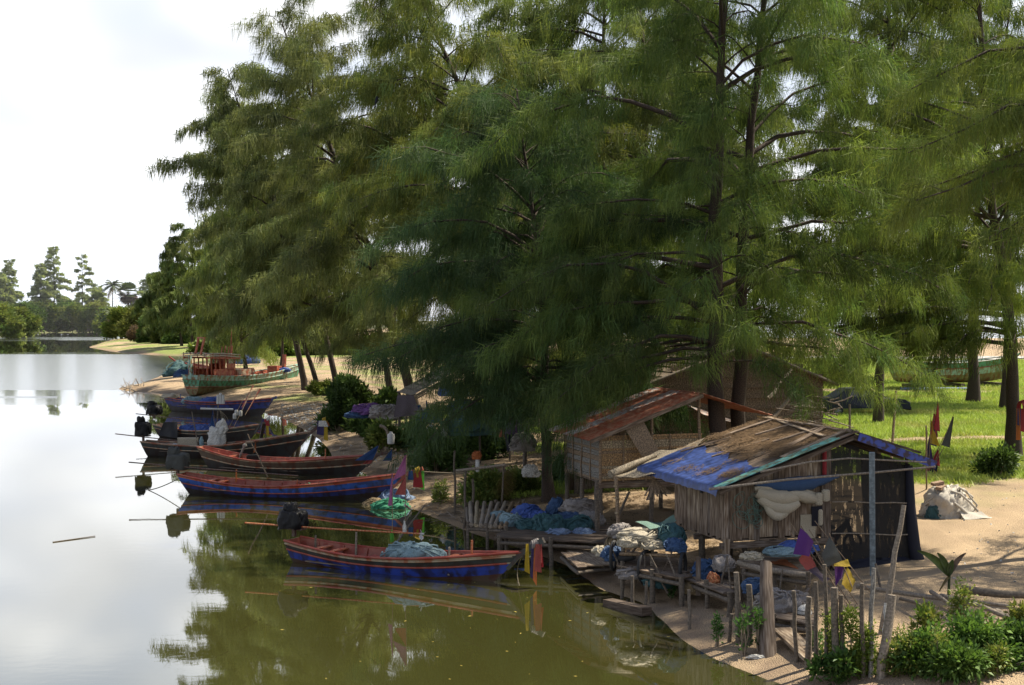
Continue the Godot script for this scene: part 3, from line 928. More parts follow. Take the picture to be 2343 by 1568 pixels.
	for i in far.size():
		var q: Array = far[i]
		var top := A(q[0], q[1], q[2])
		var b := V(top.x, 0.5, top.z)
		casuarina("far_casuarina", q[4], [b, b.lerp(top, 0.5) + V(R(-1, 1), 0, 0), top], 50 + i, {"spread": q[3], "limbs": 56 if i != 4 else 30, "from": 0.12, "r": 0.4, "kit": 4, "size": 1.75, "dens": 1.0, "wind": 0.1, "cone": 1, "col": Color(0.19, 0.25, 0.11), "col2": Color(0.30, 0.34, 0.15)}, "casuarinas on the far bank")  # leaf colours lightened to stand in for haze on the far trees
	var p := A(258, 655, 585)
	coconut("coconut palm with a full crown standing above the far bank", V(p.x, 0.3, p.z), p.y, 6.6, 60)
	p = A(256, 722, 420)
	coconut("low coconut palm with spreading yellowed fronds at the river bend", V(p.x, 0.3, p.z), p.y, 5.2, 61)
	p = A(292, 672, 580)
	fanpalm("fan palm with a thick skirt of dead leaves on the far bank", V(p.x, 0.3, p.z), p.y, 5.2, 62)
	p = A(222, 690, 590)
	fanpalm("smaller fan palm left of the coconut palm on the far bank", V(p.x, 0.3, p.z), p.y, 4.2, 63)
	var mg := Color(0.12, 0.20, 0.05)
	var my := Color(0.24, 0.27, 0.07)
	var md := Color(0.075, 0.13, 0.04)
	# [x, foot v, top v, half width, colours, label]
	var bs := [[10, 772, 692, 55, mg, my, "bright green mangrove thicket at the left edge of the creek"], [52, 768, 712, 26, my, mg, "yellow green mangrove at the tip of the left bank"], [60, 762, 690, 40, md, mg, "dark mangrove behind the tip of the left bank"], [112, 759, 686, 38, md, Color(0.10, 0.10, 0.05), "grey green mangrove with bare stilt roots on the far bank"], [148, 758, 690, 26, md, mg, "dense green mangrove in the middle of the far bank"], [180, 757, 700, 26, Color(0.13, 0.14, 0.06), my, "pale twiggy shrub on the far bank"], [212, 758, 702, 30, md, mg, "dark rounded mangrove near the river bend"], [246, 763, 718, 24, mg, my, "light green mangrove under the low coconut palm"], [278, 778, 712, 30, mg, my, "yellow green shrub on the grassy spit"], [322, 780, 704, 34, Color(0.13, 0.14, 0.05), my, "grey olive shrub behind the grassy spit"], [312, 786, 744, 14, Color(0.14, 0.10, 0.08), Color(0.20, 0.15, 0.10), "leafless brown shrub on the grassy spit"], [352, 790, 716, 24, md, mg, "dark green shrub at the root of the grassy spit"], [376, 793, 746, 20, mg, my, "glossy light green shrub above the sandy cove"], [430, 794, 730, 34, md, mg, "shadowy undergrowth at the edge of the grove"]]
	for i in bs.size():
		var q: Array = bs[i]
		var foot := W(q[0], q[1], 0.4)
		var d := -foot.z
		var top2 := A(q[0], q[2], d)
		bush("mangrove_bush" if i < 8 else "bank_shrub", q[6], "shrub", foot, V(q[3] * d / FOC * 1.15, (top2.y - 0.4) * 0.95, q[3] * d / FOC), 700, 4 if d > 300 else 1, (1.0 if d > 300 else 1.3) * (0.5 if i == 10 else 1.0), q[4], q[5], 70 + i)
	for i in 13:
		var foot := W(-20 + i * 22, 758.8, 0.4)
		var d := -foot.z
		rng.seed = 160 + i
		var hh := R(46, 64)
		bush("far_mangrove", "green mangrove in the unbroken belt along the far bank", "shrub", foot, V(24 * d / FOC, hh * d / FOC, 16 * d / FOC), 420, 4, 1.1, [mg * 1.3, mg, my][i % 3], [my * 1.3, my, Color(0.26, 0.29, 0.12)][i % 3], 160 + i, "mangrove belt on the far bank")
	# power lines crossing the river
	for i in 5:
		var mb := MB.new()
		var l := A(-150, [676, 684, 688, 694, 700][i], 440)
		var r := A(560, [680, 688, 694, 702, 708][i], 400)
		mb.tube(bez(l, (l + r) * 0.5 + V(0, -1.2, 0), r, 10), 0.035, 0.035, 4)
		one("power_line", "thin black overhead wire crossing in front of the far trees", "wire", mb, M.black, "overhead wires")
	# mangroves and shrubs on the near bank
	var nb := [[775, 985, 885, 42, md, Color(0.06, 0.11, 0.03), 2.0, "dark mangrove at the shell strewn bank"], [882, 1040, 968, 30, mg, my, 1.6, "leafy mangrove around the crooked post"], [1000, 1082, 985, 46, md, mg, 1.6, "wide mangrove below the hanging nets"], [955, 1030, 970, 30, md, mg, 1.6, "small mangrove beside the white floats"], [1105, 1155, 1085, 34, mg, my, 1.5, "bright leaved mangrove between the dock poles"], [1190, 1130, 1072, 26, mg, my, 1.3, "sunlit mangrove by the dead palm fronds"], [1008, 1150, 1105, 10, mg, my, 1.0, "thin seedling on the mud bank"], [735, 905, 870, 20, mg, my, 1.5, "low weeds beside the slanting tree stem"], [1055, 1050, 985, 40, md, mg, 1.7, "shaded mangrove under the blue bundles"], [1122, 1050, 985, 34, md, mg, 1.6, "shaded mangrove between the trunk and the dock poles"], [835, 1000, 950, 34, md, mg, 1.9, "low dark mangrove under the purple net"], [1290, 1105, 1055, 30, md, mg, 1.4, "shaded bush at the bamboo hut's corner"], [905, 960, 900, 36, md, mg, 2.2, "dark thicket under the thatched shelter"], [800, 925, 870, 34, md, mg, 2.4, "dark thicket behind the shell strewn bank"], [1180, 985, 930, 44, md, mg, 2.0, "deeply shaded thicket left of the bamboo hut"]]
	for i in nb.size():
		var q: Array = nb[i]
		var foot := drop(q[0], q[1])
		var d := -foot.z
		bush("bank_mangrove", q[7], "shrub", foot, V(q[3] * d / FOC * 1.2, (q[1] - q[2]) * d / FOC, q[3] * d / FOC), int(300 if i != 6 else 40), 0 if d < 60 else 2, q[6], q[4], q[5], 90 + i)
	var vg := [[560, 812, 790, 40], [640, 815, 788, 46], [720, 812, 785, 50], [800, 812, 785, 44], [880, 815, 782, 50], [980, 812, 780, 60], [1090, 812, 785, 60], [470, 808, 792, 26]]
	for i in vg.size():
		var q: Array = vg[i]
		var foot := drop(q[0], q[1])
		var d := -foot.z
		bush("creeper_thicket", "bright green creeper thicket on the sand behind the grove", "shrub", foot, V(q[3] * d / FOC, (q[1] - q[2]) * d / FOC * 1.1, q[3] * d / FOC * 0.5), 300, 1, 1.3, Color(0.12, 0.20, 0.04), Color(0.24, 0.30, 0.07), 140 + i, "green thickets behind the grove")
	# foreground shrubs
	var f := drop(1942, 1545)
	bush("yellow_green_shrub", "fine leaved yellow green shrub growing through the stakes below the flags", "shrub", f, V(0.45, 1.55, 0.4), 420, 3, 0.9, Color(0.13, 0.22, 0.03), Color(0.24, 0.30, 0.05), 110)
	f = drop(2180, 1545)
	bush("leafy_shrub", "large leafy green shrub beside the driftwood logs", "shrub", f, V(1.15, 1.0, 0.8), 620, 0, 1.0, Color(0.07, 0.15, 0.03), Color(0.14, 0.24, 0.05), 111)
	f = drop(2310, 1520)
	bush("weedy_shrub", "darker weedy shrub at the foot of the driftwood logs", "shrub", f, V(0.7, 0.6, 0.6), 260, 0, 0.9, Color(0.05, 0.11, 0.03), Color(0.10, 0.18, 0.04), 112)
	for i in 9:
		f = drop([2060, 2095, 2120, 2240, 2275, 2330, 2150, 2200, 2040][i], [1500, 1545, 1480, 1490, 1545, 1480, 1560, 1462, 1545][i])
		bush("straggly_weed", "thin straggly weed sprouting among the brushwood", "weed", f, V(0.16 + 0.05 * (i % 3), 0.55 + 0.2 * (i % 4), 0.16), 26 + 6 * (i % 3), [3, 0, 2][i % 3], 0.8, Color(0.10, 0.18, 0.03), Color(0.26, 0.27, 0.07), 190 + i, "weeds among the brushwood")
	f = drop(1905, 1562)
	bush("mangrove_seedling", "broad leaved mangrove seedling at the foot of the stakes", "shrub", f, V(0.35, 0.6, 0.3), 60, 2, 0.9, Color(0.06, 0.13, 0.03), Color(0.10, 0.18, 0.04), 113)
	var sd := [[1640, 1480, 1395, 8], [1702, 1500, 1375, 10], [1735, 1490, 1380, 9], [1700, 1468, 1440, 6], [1870, 1500, 1440, 10], [1535, 1370, 1320, 9]]
	for i in sd.size():
		var q: Array = sd[i]
		f = drop(q[0], q[1])
		bush("mangrove_sprout", ["mangrove sprout under the hut's plank fascia", "tallest mangrove sprout beside the split timber post", "mangrove sprout right against the split timber post", "tiny mangrove sprout on the dark mud", "mangrove sprout beside the plank step", "mangrove sprout under the tyre hung deck"][i], "seedling", f, V(q[3] * 0.011, (q[1] - q[2]) * 0.0092, q[3] * 0.011), 16, 2, 0.6, Color(0.05, 0.13, 0.03), Color(0.09, 0.19, 0.04), 120 + i)
	f = drop(2285, 1090)
	bush("roadside_weed", "dark weed clump at the edge of the sandy yard", "shrub", f, V(0.7, 1.0, 0.6), 160, 0, 1.5, Color(0.06, 0.11, 0.03), Color(0.10, 0.17, 0.04), 130)
	grass_field()

# ---------- boats ----------
# Longtail hull: x runs from stern (0) to bow (lw at the waterline), y = 0 is the waterline, z across.
class Hull:
	var lw := 7.0      # waterline length
	var beam := 1.5
	var fb := 0.5      # freeboard amidships
	var sr := 0.12     # stern rise
	var br := 0.6      # bow rise
	var rk := 0.9      # bow overhang
	var dr := 0.3      # draught
	var sw := 0.5      # stern width share
	var srk := 0.25    # stern overhang
	func half(t: float) -> float:
		var f := sw + (1.0 - sw) * sin(PI / 2 * minf(1.0, t / 0.45)) if t < 0.45 else cos(PI / 2 * pow((t - 0.45) / 0.55, 1.7))
		return maxf(0.02, beam * 0.5 * f)
	func top(t: float) -> float:
		return fb + sr * pow(maxf(0, 1 - t / 0.4), 2) + br * pow(maxf(0, (t - 0.35) / 0.65), 2.3)
	func low(t: float) -> float:
		return -dr + (dr + 0.02) * pow(t, 9) * 0.6 + dr * 0.5 * pow(1 - t, 4)
	func pt(t: float, s: float, side: float, inset := 0.0) -> Vector3:
		var y0 := low(t)
		var y1 := top(t)
		var b := maxf(0.0, half(t) - inset)
		var fl := lerpf(0.42, 0.85, smoothstep(0.55, 1.0, t))      # round amidships, sharp at the bow
		return Vector3(t * lw + rk * s * pow(t, 7) - srk * s * pow(1 - t, 6), lerpf(y0, y1, pow(s, 1.15)), side * b * pow(s, fl))
func hull_band(h: Hull, s0: float, s1: float, inset: float, n := 26, k := 5, flip := false) -> MB:
	var mb := MB.new()
	for side in [-1.0, 1.0]:
		var rows := []
		for i in n:
			var t := float(i) / (n - 1)
			var row := PackedVector3Array()
			for j in k:
				var s := lerpf(s0, s1, float(j) / (k - 1))
				row.append(h.pt(t, s, side, inset))
			rows.append(row)
		mb.grid(rows, 1.0, h.lw)
	# close the stern
	for j in k - 1:
		var sa := lerpf(s0, s1, float(j) / (k - 1))
		var sb := lerpf(s0, s1, float(j + 1) / (k - 1))
		mb.quad(h.pt(0, sa, -1, inset), h.pt(0, sa, 1, inset), h.pt(0, sb, 1, inset), h.pt(0, sb, -1, inset))
	return mb
func rail(h: Hull, s: float, out: float, r: float, side: float, t0 := 0.0, t1 := 1.0, dy := 0.0) -> MB:
	var mb := MB.new()
	var p := []
	for i in 26:
		p.append(h.pt(lerpf(t0, t1, i / 25.0), s, side, -out) + V(0, dy, 0))
	mb.tube(p, r, r, 5)
	return mb
# o: bands [[s0, s1, material], ...], inside, rail, deck, ribs, thwarts
func boat(label: String, a: Vector3, b: Vector3, o: Dictionary) -> Array:
	var d := b - a
	var h := Hull.new()
	h.lw = V(d.x, 0, d.z).length()
	for k in ["beam", "fb", "sr", "br", "rk", "dr", "sw", "srk"]:
		if o.has(k): h.set(k, o[k])
	var root := thing(o.get("name", "longtail_boat"), label, "boat", a, atan2(-d.z, d.x), o.get("group", "longtail boats moored along the creek"))
	rng.seed = int(absf(a.x) * 100)
	for q in o.bands:
		put(root, "hull_strake", hull_band(h, q[0], q[1], 0.0), M[q[2]])
	for q in o.get("lines", []):
		for s in [-1.0, 1.0]: put(root, "rubbing_strake", rail(h, q[0], 0.012, q[1], s, 0.0, 0.985), M[q[2]])
	put(root, "inner_hull", hull_band(h, 0.25, 0.985, 0.05), M[o.get("inside", "inred")])
	for s in [-1.0, 1.0]: put(root, "gunwale", rail(h, 1.0, -0.015, o.get("railr", 0.04), s), M[o.get("rail", "inwood")])
	# floor boards
	var fy: float = o.get("floor", 0.12)
	var nb := 6
	for i in nb:
		var z := (i - (nb - 1) * 0.5) * h.beam * 0.13
		for sct in 3:
			var mb := MB.new()
			var t0: float = [0.1, 0.37, 0.61][sct]
			var t1: float = [0.36, 0.60, 0.8 - absf(z) * 0.12][sct]
			beam(mb, V(t0 * h.lw, fy + R(0, 0.02), z), V(t1 * h.lw, fy + R(0, 0.03), z * (1.0 if sct < 2 else 0.7)), h.beam * 0.12, 0.025)
			put(root, "floor_board", mb, M[["wood1", "wood2", "wood3", "wood5"][rng.randi() % 4]])
	for i in int(h.lw / 0.75):
		var t := (i + 0.7) * 0.75 / h.lw
		if t > 0.92: break
		for s in [-1.0, 1.0]:
			var mb := MB.new()
			var p := []
			for j in 4: p.append(h.pt(t, lerpf(0.35, 0.97, j / 3.0), s, 0.075))
			mb.tube(p, 0.03, 0.03, 4)
			put(root, "rib", mb, M[o.get("ribs", o.get("inside", "inred"))])
	for t in o.get("thwarts", [0.16, 0.72]):
		var mb := MB.new()
		var y: float = h.top(t) - 0.1
		beam(mb, V(t * h.lw, y, -h.half(t) * 0.95), V(t * h.lw, y, h.half(t) * 0.95), 0.2, 0.035)
		put(root, "thwart", mb, M[o.get("thwart_mat", "inred2")])
	# foredeck and stem post
	var fd := MB.new()
	var rows := []
	for i in 8:
		var t := lerpf(0.84, 0.99, i / 7.0)
		rows.append(PackedVector3Array([h.pt(t, 0.97, -1, 0.03), h.pt(t, 0.97, 0, 0) + V(0, 0.03, 0), h.pt(t, 0.97, 1, 0.03)]))
	fd.grid(rows)
	put(root, "foredeck", fd, M[o.get("rail", "inwood")])
	var tip := h.pt(1, 1, 0)
	var st := MB.new()
	var sp: Vector3 = V(o.get("stem", 0.35), o.get("stem", 0.35) * o.get("stem_up", 0.55), 0)
	beam(st, h.pt(1, 0.55, 0), tip, 0.09, 0.09)
	beam(st, tip - sp * 0.3, tip + sp, 0.15, 0.10, V(0, 0, 1))
	put(root, "stem_post", st, M[o.get("stem_mat", "inwood")])
	for pt in o.get("bitts", []):
		var mb := MB.new()
		var x: float = pt[0] * h.lw
		pole(mb, V(x, fy, pt[1]), V(x + 0.02, h.top(pt[0]) + pt[2], pt[1]), 0.035, 0.03)
		put(root, "mooring_post", mb, M[pt[3]])
	return [root, h, tip + sp]
# a motor on its swivel with the long propeller shaft; points are in the boat's own axes
func motor(root: Node3D, at: Vector3, left: Vector3, right: Vector3, cover: String, sz: Vector3, seed_: int, shaft_mat := "iron", prop := true) -> void:
	var e := Node3D.new()
	e.name = "motor"
	root.add_child(e, true)
	var mb := MB.new()
	beam(mb, at + V(0, -sz.y * 0.9 - 0.1, 0), at, 0.1, 0.1)
	beam(mb, at + V(-0.3, -sz.y * 0.55, 0), at + V(0.35, -sz.y * 0.55, 0), 0.3, 0.05)
	put(e, "mount", mb, M.iron)
	sz *= 1.22
	var c := MB.new()
	blob(c, at, sz * V(0.95, 0.8, 0.95), seed_, 0.22, -0.75, 0.7, 28, 16, 0.75)
	blob(c, at + V(-sz.x * 0.3, sz.y * 0.5, 0), sz * V(0.55, 0.7, 0.65), seed_ + 3, 0.25, -0.6, 1.2, 22, 12, 0.4)
	blob(c, at + V(sz.x * 0.5, sz.y * 0.1, 0), sz * V(0.5, 0.5, 0.6), seed_ + 6, 0.25, -0.6, 1.2, 20, 10, 0.6)
	put(e, "cover", c, M[cover])
	var s := MB.new()
	s.tube([left, left.lerp(right, 0.5) + V(0, -0.02, 0), right], 0.028, 0.024, 6)
	put(e, "shaft", s, M[shaft_mat])
	if prop:
		var p := MB.new()
		for i in 3:
			var a := TAU * i / 3 + 0.6
			var u := V(0.03, cos(a), sin(a))
			var w := V(0.06, -sin(a) * 0.05, cos(a) * 0.05)
			p.quad(right - w * 0.4, right + u * 0.1 + w, right + u * 0.19 + w * 0.3, right + u * 0.1 - w)
		p.tube([right - V(0.06, 0, 0), right + V(0.06, 0, 0)], 0.035, 0.03, 6)
		put(e, "propeller", p, M.steel)
func flag_on(label: String, a: Vector3, b: Vector3, f0: float, f1: float, ext: Vector3, m: String, seed_: int, group := "", pr := 0.013) -> Node3D:
	# a marker pole from a up to b with a three-cornered flag between shares f0 and f1 of its length
	var o := thing("marker_flag", label, "flag", a, 0, group)
	var mb := MB.new()
	pole(mb, Vector3.ZERO, b - a, pr, pr * 0.7, 0.01)
	put(o, "pole", mb, M.bamboo2)
	var c := MB.new()
	var p0 := (b - a) * f1
	var p1 := (b - a) * f0
	cloth(c, p0, p0 + ext * 0.12, p1.lerp(p0, 0.12) + ext, p1, 0.07, seed_, Vector3.ZERO, 8, 8, 90)
	put(o, "cloth", c, M[m])
	return o
func floats_on(label: String, a: Vector3, b: Vector3, at: Array, m: String, group := "") -> void:
	var o := thing("float_pole", label, "pole", a, 0, group)
	var mb := MB.new()
	pole(mb, Vector3.ZERO, b - a, 0.016, 0.011, 0.01)
	put(o, "pole", mb, M.bamboo2)
	for f in at:
		var c := MB.new()
		var p: Vector3 = (b - a) * f
		c.tube([p + V(0, -0.17, 0), p + V(0, -0.14, 0), p + V(0, 0.13, 0), p + V(0, 0.17, 0)], 0.1, 0.1, 8, true, [0.07, 0.11, 0.11, 0.06])
		put(o, "float", c, M[m])
func ribbons(label: String, at: Vector3, strips: Array, wrap: String, r := 0.11) -> void:
	# cloth wound round a prow with loose ends hanging down: strips [material, dx, dz, length, width]
	var o := thing("prow_ribbons", label, "ribbons", at)
	var mb := MB.new()
	for i in 4:
		ring(mb, V(-0.06 + i * 0.045, -0.03 + i * 0.02, 0), V(0, r, 0), V(0.02, 0, r), 0.03, 12, 5)
	put(o, "binding", mb, M[wrap])
	for i in strips.size():
		var s: Array = strips[i]
		var c := MB.new()
		var t := V(s[1], 0.02, s[2])
		cloth(c, t, t + V(s[4], 0, 0.02), t + V(s[4] * 1.25 + R(-0.03, 0.05), -s[3], 0.05), t + V(-0.03, -s[3] * R(0.85, 1.0), 0.04), 0.05, i + at.x, Vector3.ZERO, 6, 12, 50)
		put(o, "strip", c, M[s[0]])
func heap(label: String, at: Vector3, r: Vector3, m: String, seed_: int, called := "net_heap", category := "fishing net", rough := 0.25, group := "", turn := 0.0) -> MeshInstance3D:
	var mb := MB.new()
	var hr := RandomNumberGenerator.new()
	hr.seed = seed_
	blob(mb, Vector3.ZERO, r * V(0.9, 0.85, 0.9), seed_, rough + 0.08, -0.35, 1.3, 30, 16)
	for i in 4:
		var an := hr.randf() * TAU
		blob(mb, V(cos(an) * r.x * 0.45, hr.randf_range(-0.1, 0.35) * r.y, sin(an) * r.z * 0.45), r * hr.randf_range(0.42, 0.62), seed_ + i * 7 + 1, rough + 0.15, -0.5, 1.8, 24, 12)
	for i in 9:      # loops and folds of net lying over the heap
		var p := []
		var a0 := seed_ * 1.7 + i * 1.3
		for k in 9:
			var an := a0 + k * hr.randf_range(0.25, 0.45)
			var el := 0.25 + 0.8 * sin(k * 0.4 + i)
			p.append(V(cos(an) * cos(el) * r.x, maxf(sin(el), 0.05) * r.y, sin(an) * cos(el) * r.z) * hr.randf_range(0.94, 1.06))
		mb.tube(p, 0.035 * r.y + 0.01, 0.02 * r.y + 0.008, 5)
	return one(called, label, category, mb, M[m], group, at, turn)
func loc(n: Node3D, w: Vector3) -> Vector3:
	return n.transform.affine_inverse() * w

func make_boats() -> void:
	# 1: the blue boat nearest the bridge
	var r := boat("dark blue longtail boat with a heaped pale blue net, nearest the dock", W(684, 1284), W(1118, 1331), {"beam": 1.45, "fb": 0.46, "sr": 0.18, "br": 0.42, "rk": 1.05, "sw": 0.55, "bands": [[0.0, 0.42, "hullbrown"], [0.42, 0.70, "hullblue"], [0.70, 0.745, "trim"], [0.745, 0.92, "hulldark"], [0.92, 1.0, "trim"]], "lines": [[0.72, 0.03, "redtrim"], [0.9, 0.022, "trim"]], "rail": "redtrim", "inside": "inred", "thwarts": [0.12, 0.2, 0.8], "stem": 0.62, "stem_up": 0.6, "stem_mat": "hulldark", "bitts": [[0.12, 0.25, 0.3, "pole"], [0.26, -0.5, 0.42, "palepole"], [0.83, 0.3, 0.22, "palepole"], [0.9, -0.15, 0.3, "rusty"]]})
	var n: Node3D = r[0]
	var c := loc(n, A(672, 1192, 40.2))
	motor(n, c, loc(n, A(560, 1197, 40.6)), loc(n, A(965, 1222, 38.6)), "black", V(0.36, 0.40, 0.32), 5, "rusty")
	heap("pale blue net heaped under a cover in the dark blue boat", n.transform * V(4.0, 0.34, 0.0), V(1.05, 0.58, 0.52), "skyblue", 3, "net_heap", "fishing net", 0.12, "", n.rotation.y)
	var mb := MB.new()
	cloth(mb, V(2.3, 0.34, -0.5), V(3.2, 0.36, -0.5), V(3.3, 0.30, 0.5), V(2.2, 0.28, 0.5), 0.06, 2)
	one("folded_sheet", "faded red and white sheet folded beside the pale blue net", "tarpaulin", mb, M.salmon, "", n.position, n.rotation.y)
	ribbons("yellow, purple, orange and red ribbons hanging from the dark blue boat's prow", n.transform * (r[2] + V(-0.28, -0.12, 0)), [["yellow", -0.22, 0.1, 0.8, 0.06], ["violet", -0.08, 0.1, 1.0, 0.10], ["orange", -0.02, 0.14, 1.1, 0.09], ["salmon", 0.03, 0.16, 0.75, 0.10], ["red", 0.08, 0.08, 0.62, 0.10], ["salmon", 0.12, 0.12, 0.5, 0.08]], "greynet", 0.1)
	flag_on("pink tattered flag on a pole with a green bottle float", A(897, 1262, 39.2), A(898, 1082, 39.4), 0.58, 1.0, V(-0.14, -0.12, 0), "pink", 4)
	flag_on("red and pink flags on the tall pole with a white bottle float", A(926, 1216, 39.8), A(929, 1044, 40.0), 0.48, 0.72, V(-0.32, -0.05, 0.02), "salmon", 5)
	flag_on("pink three cornered flag at the top of the tall pole", A(928, 1120, 40.0), A(930, 1040, 40.05), 0.45, 1.0, V(-0.42, -0.3, 0.02), "pink", 6)
	for q in [[896, 1228, "lime", "green plastic bottle tied to the marker pole"], [925, 1208, "white", "white plastic bottle tied to the marker pole"]]:
		mb = MB.new()
		mb.tube([V(0, -0.16, 0), V(0, -0.14, 0), V(0, 0.06, 0), V(0, 0.12, 0), V(0, 0.19, 0)], 0.05, 0.02, 8, true, [0.03, 0.055, 0.055, 0.025, 0.02])
		one("bottle_float", q[3], "bottle", mb, M[q[2]], "", A(q[0], q[1], 39.2))
	mb = MB.new()
	pole(mb, Vector3.ZERO, A(972, 1155, 42) - A(905, 1245, 40.8), 0.035, 0.02, 0.02)
	one("leaning_pole", "bare wooden pole leaning out of the water behind the dark blue boat", "pole", mb, M.pole, "", A(905, 1245, 40.8))
	mb = MB.new()
	mb.tube(bez(n.transform * (r[2] + V(-0.6, -0.4, 0)), W(1175, 1300), W(1188, 1341)), 0.012, 0.012, 4)
	one("bow_rope", "thin rope hanging from the dark blue boat's bow into the water", "rope", mb, M.rope)

	# 2: the brighter blue boat
	r = boat("bright blue and red striped longtail boat with a grey covered motor", W(444, 1130), W(850, 1147), {"beam": 1.6, "fb": 0.5, "sr": 0.3, "br": 0.62, "rk": 1.5, "srk": 0.6, "sw": 0.45, "bands": [[0.0, 0.5, "hullblack"], [0.5, 0.66, "hullnavy"], [0.66, 0.70, "redtrim"], [0.70, 0.9, "hullblue2"], [0.9, 1.0, "inred2"]], "lines": [[0.68, 0.025, "redtrim"]], "rail": "inred", "inside": "inred", "floor": 0.24, "thwarts": [0.1, 0.15, 0.78], "stem": 0.6, "stem_up": 0.35, "stem_mat": "inred", "bitts": [[0.2, -0.6, 0.38, "orange"], [0.55, -0.6, 0.1, "inred2"]]})
	n = r[0]
	motor(n, loc(n, A(406, 1060, 55.6)), loc(n, A(294, 1058, 55.9)), loc(n, A(681, 1089, 54)), "greycloth", V(0.42, 0.46, 0.36), 9, "iron", false)
	ribbons("yellow garland with red, blue and lime ribbons on the bright blue boat's prow", n.transform * (r[2] + V(-0.25, -0.1, 0)), [["yellow", -0.15, 0.1, 0.25, 0.2], ["flagblue", -0.3, 0.12, 0.35, 0.16], ["red", -0.1, 0.14, 0.65, 0.26], ["lime", 0.16, 0.12, 0.75, 0.14]], "yellow", 0.12)
	mb = MB.new()
	for k in 5: ring(mb, V(R(-0.1, 0.1), 0.03 * k, R(-0.1, 0.1)), V(0.22 - k * 0.02, 0, 0), V(0, 0, 0.2 - k * 0.02), 0.025, 16, 5)
	one("rope_coil", "coil of olive rope on the bright blue boat's deck", "rope", mb, M.rope, "", n.transform * V(3.6, 0.3, 0.2))
	for q in [[4.95, "greennet", "small green box on the bright blue boat"], [5.45, "foam", "white foam block on the bright blue boat"], [5.75, "cream", "cream coloured jerry can on the bright blue boat"]]:
		mb = MB.new()
		mb.box(Transform3D(Basis(Vector3.UP, 0.3), V(0, 0.14, 0)), V(0.3, 0.27, 0.22))
		mb.tube([V(0, 0.27, 0), V(0, 0.33, 0)], 0.05, 0.04, 6)
		one("deck_box", q[2], "box", mb, M[q[1]], "", n.transform * V(q[0], 0.26, -0.2))
	mb = MB.new()
	pole(mb, A(612, 1092, 54.5), A(566, 993, 55), 0.03, 0.02, 0.03)
	one("punting_pole", "slender wooden pole standing aslant in the bright blue boat", "pole", mb, M.bamboo2)
	mb = MB.new()
	mb.tube(bez(n.transform * V(-0.4, 0.75, 0), W(370, 1118, 0.15), W(338, 1122)), 0.02, 0.02, 4)
	one("stern_rope", "mooring line running from the bright blue boat's stern into the water", "rope", mb, M.rope)
	mb = MB.new()
	mb.tube(bez(n.transform * (r[2] + V(-0.5, -0.1, 0)), A(1030, 1085, 52), A(1075, 1082, 50)), 0.018, 0.018, 4)
	one("bow_line", "mooring line from the bright blue boat's prow to the dock poles", "rope", mb, M.rope)

	# 3: the brown boat with the orange inside
	r = boat("dark brown longtail boat with a bare orange red inside", W(486, 1072), W(806, 1089), {"beam": 1.6, "fb": 0.55, "sr": 0.45, "br": 0.45, "rk": 1.3, "srk": 0.7, "sw": 0.35, "bands": [[0.0, 0.62, "hullblack"], [0.62, 0.68, "trim"], [0.68, 0.92, "hullbrown"], [0.92, 1.0, "inwood"]], "lines": [[0.65, 0.02, "trim"]], "rail": "inred", "inside": "inred2", "thwarts": [0.15, 0.24], "stem": 0.5, "stem_up": 0.25, "stem_mat": "hullbrown", "bitts": [[0.82, 0.1, 0.4, "rusty"]]})
	n = r[0]
	mb = MB.new()
	mb.box(Transform3D(Basis(Vector3.UP, 0.2), V(0, 0.2, 0)), V(0.6, 0.42, 0.5))
	mb.box(Transform3D(Basis(Vector3.UP, 0.2), V(0, 0.43, 0)), V(0.5, 0.05, 0.4))
	one("black_tank", "black plastic fuel tank in the brown boat", "tank", mb, M.black, "", n.transform * V(2.3, 0.28, 0.1))
	mb = MB.new()
	pole(mb, Vector3.ZERO, V(0.35, 0.75, 0), 0.05, 0.06)
	blob(mb, V(0.37, 0.78, 0), V(0.11, 0.11, 0.11), 3, 0.1, -1.0)
	one("rudder_handle", "pale wooden crutch with a bound head in the brown boat", "post", mb, M.greybamboo, "", n.transform * V(1.15, 0.3, -0.3))
	flag_on("blue flag beside the brown boat's bow", A(850, 1062, 60), A(868, 1018, 60), 0.2, 0.95, V(-0.85, -0.1, 0), "flagblue", 7)
	flag_on("orange red flag beside the brown boat's bow", A(846, 1068, 60.3), A(862, 1034, 60.3), 0.2, 0.95, V(-0.45, -0.1, 0), "salmon", 8)
	flag_on("second blue flag hanging by the stakes at the brown boat's bow", A(895, 1082, 59.5), A(897, 1028, 59.5), 0.5, 0.98, V(-0.4, -0.05, 0), "flagblue", 9)

	# 4: the black boat
	r = boat("black longtail boat with a pale stripe and ribbons on its high prow", W(344, 1044), W(652, 1049), {"beam": 1.6, "fb": 0.62, "sr": 0.15, "br": 0.75, "rk": 1.4, "srk": 0.4, "sw": 0.5, "bands": [[0.0, 0.72, "hullblack"], [0.72, 0.77, "trim"], [0.77, 0.95, "hulldark"], [0.95, 1.0, "inwood"]], "lines": [[0.745, 0.025, "trim"]], "rail": "inwood", "inside": "hullkhaki", "floor": 0.3, "thwarts": [0.12, 0.8], "stem": 0.7, "stem_up": 0.75, "stem_mat": "hullbrown", "bitts": [[0.86, 0.1, 0.45, "pole"]]})
	n = r[0]
	motor(n, loc(n, A(327, 985, 69.8)), loc(n, A(263, 993, 70)), loc(n, A(588, 1028, 69)), "black", V(0.33, 0.5, 0.33), 12, "iron", false)
	ribbons("orange garland with white, blue and yellow ribbons on the black boat's prow", n.transform * (r[2] + V(-0.1, 0, 0)), [["orange", -0.1, 0.1, 0.25, 0.3], ["violet", -0.3, 0.1, 0.75, 0.3], ["white", -0.22, 0.14, 0.3, 0.35], ["yellow", 0.05, 0.12, 1.0, 0.15]], "yellow", 0.16)
	mb = MB.new()
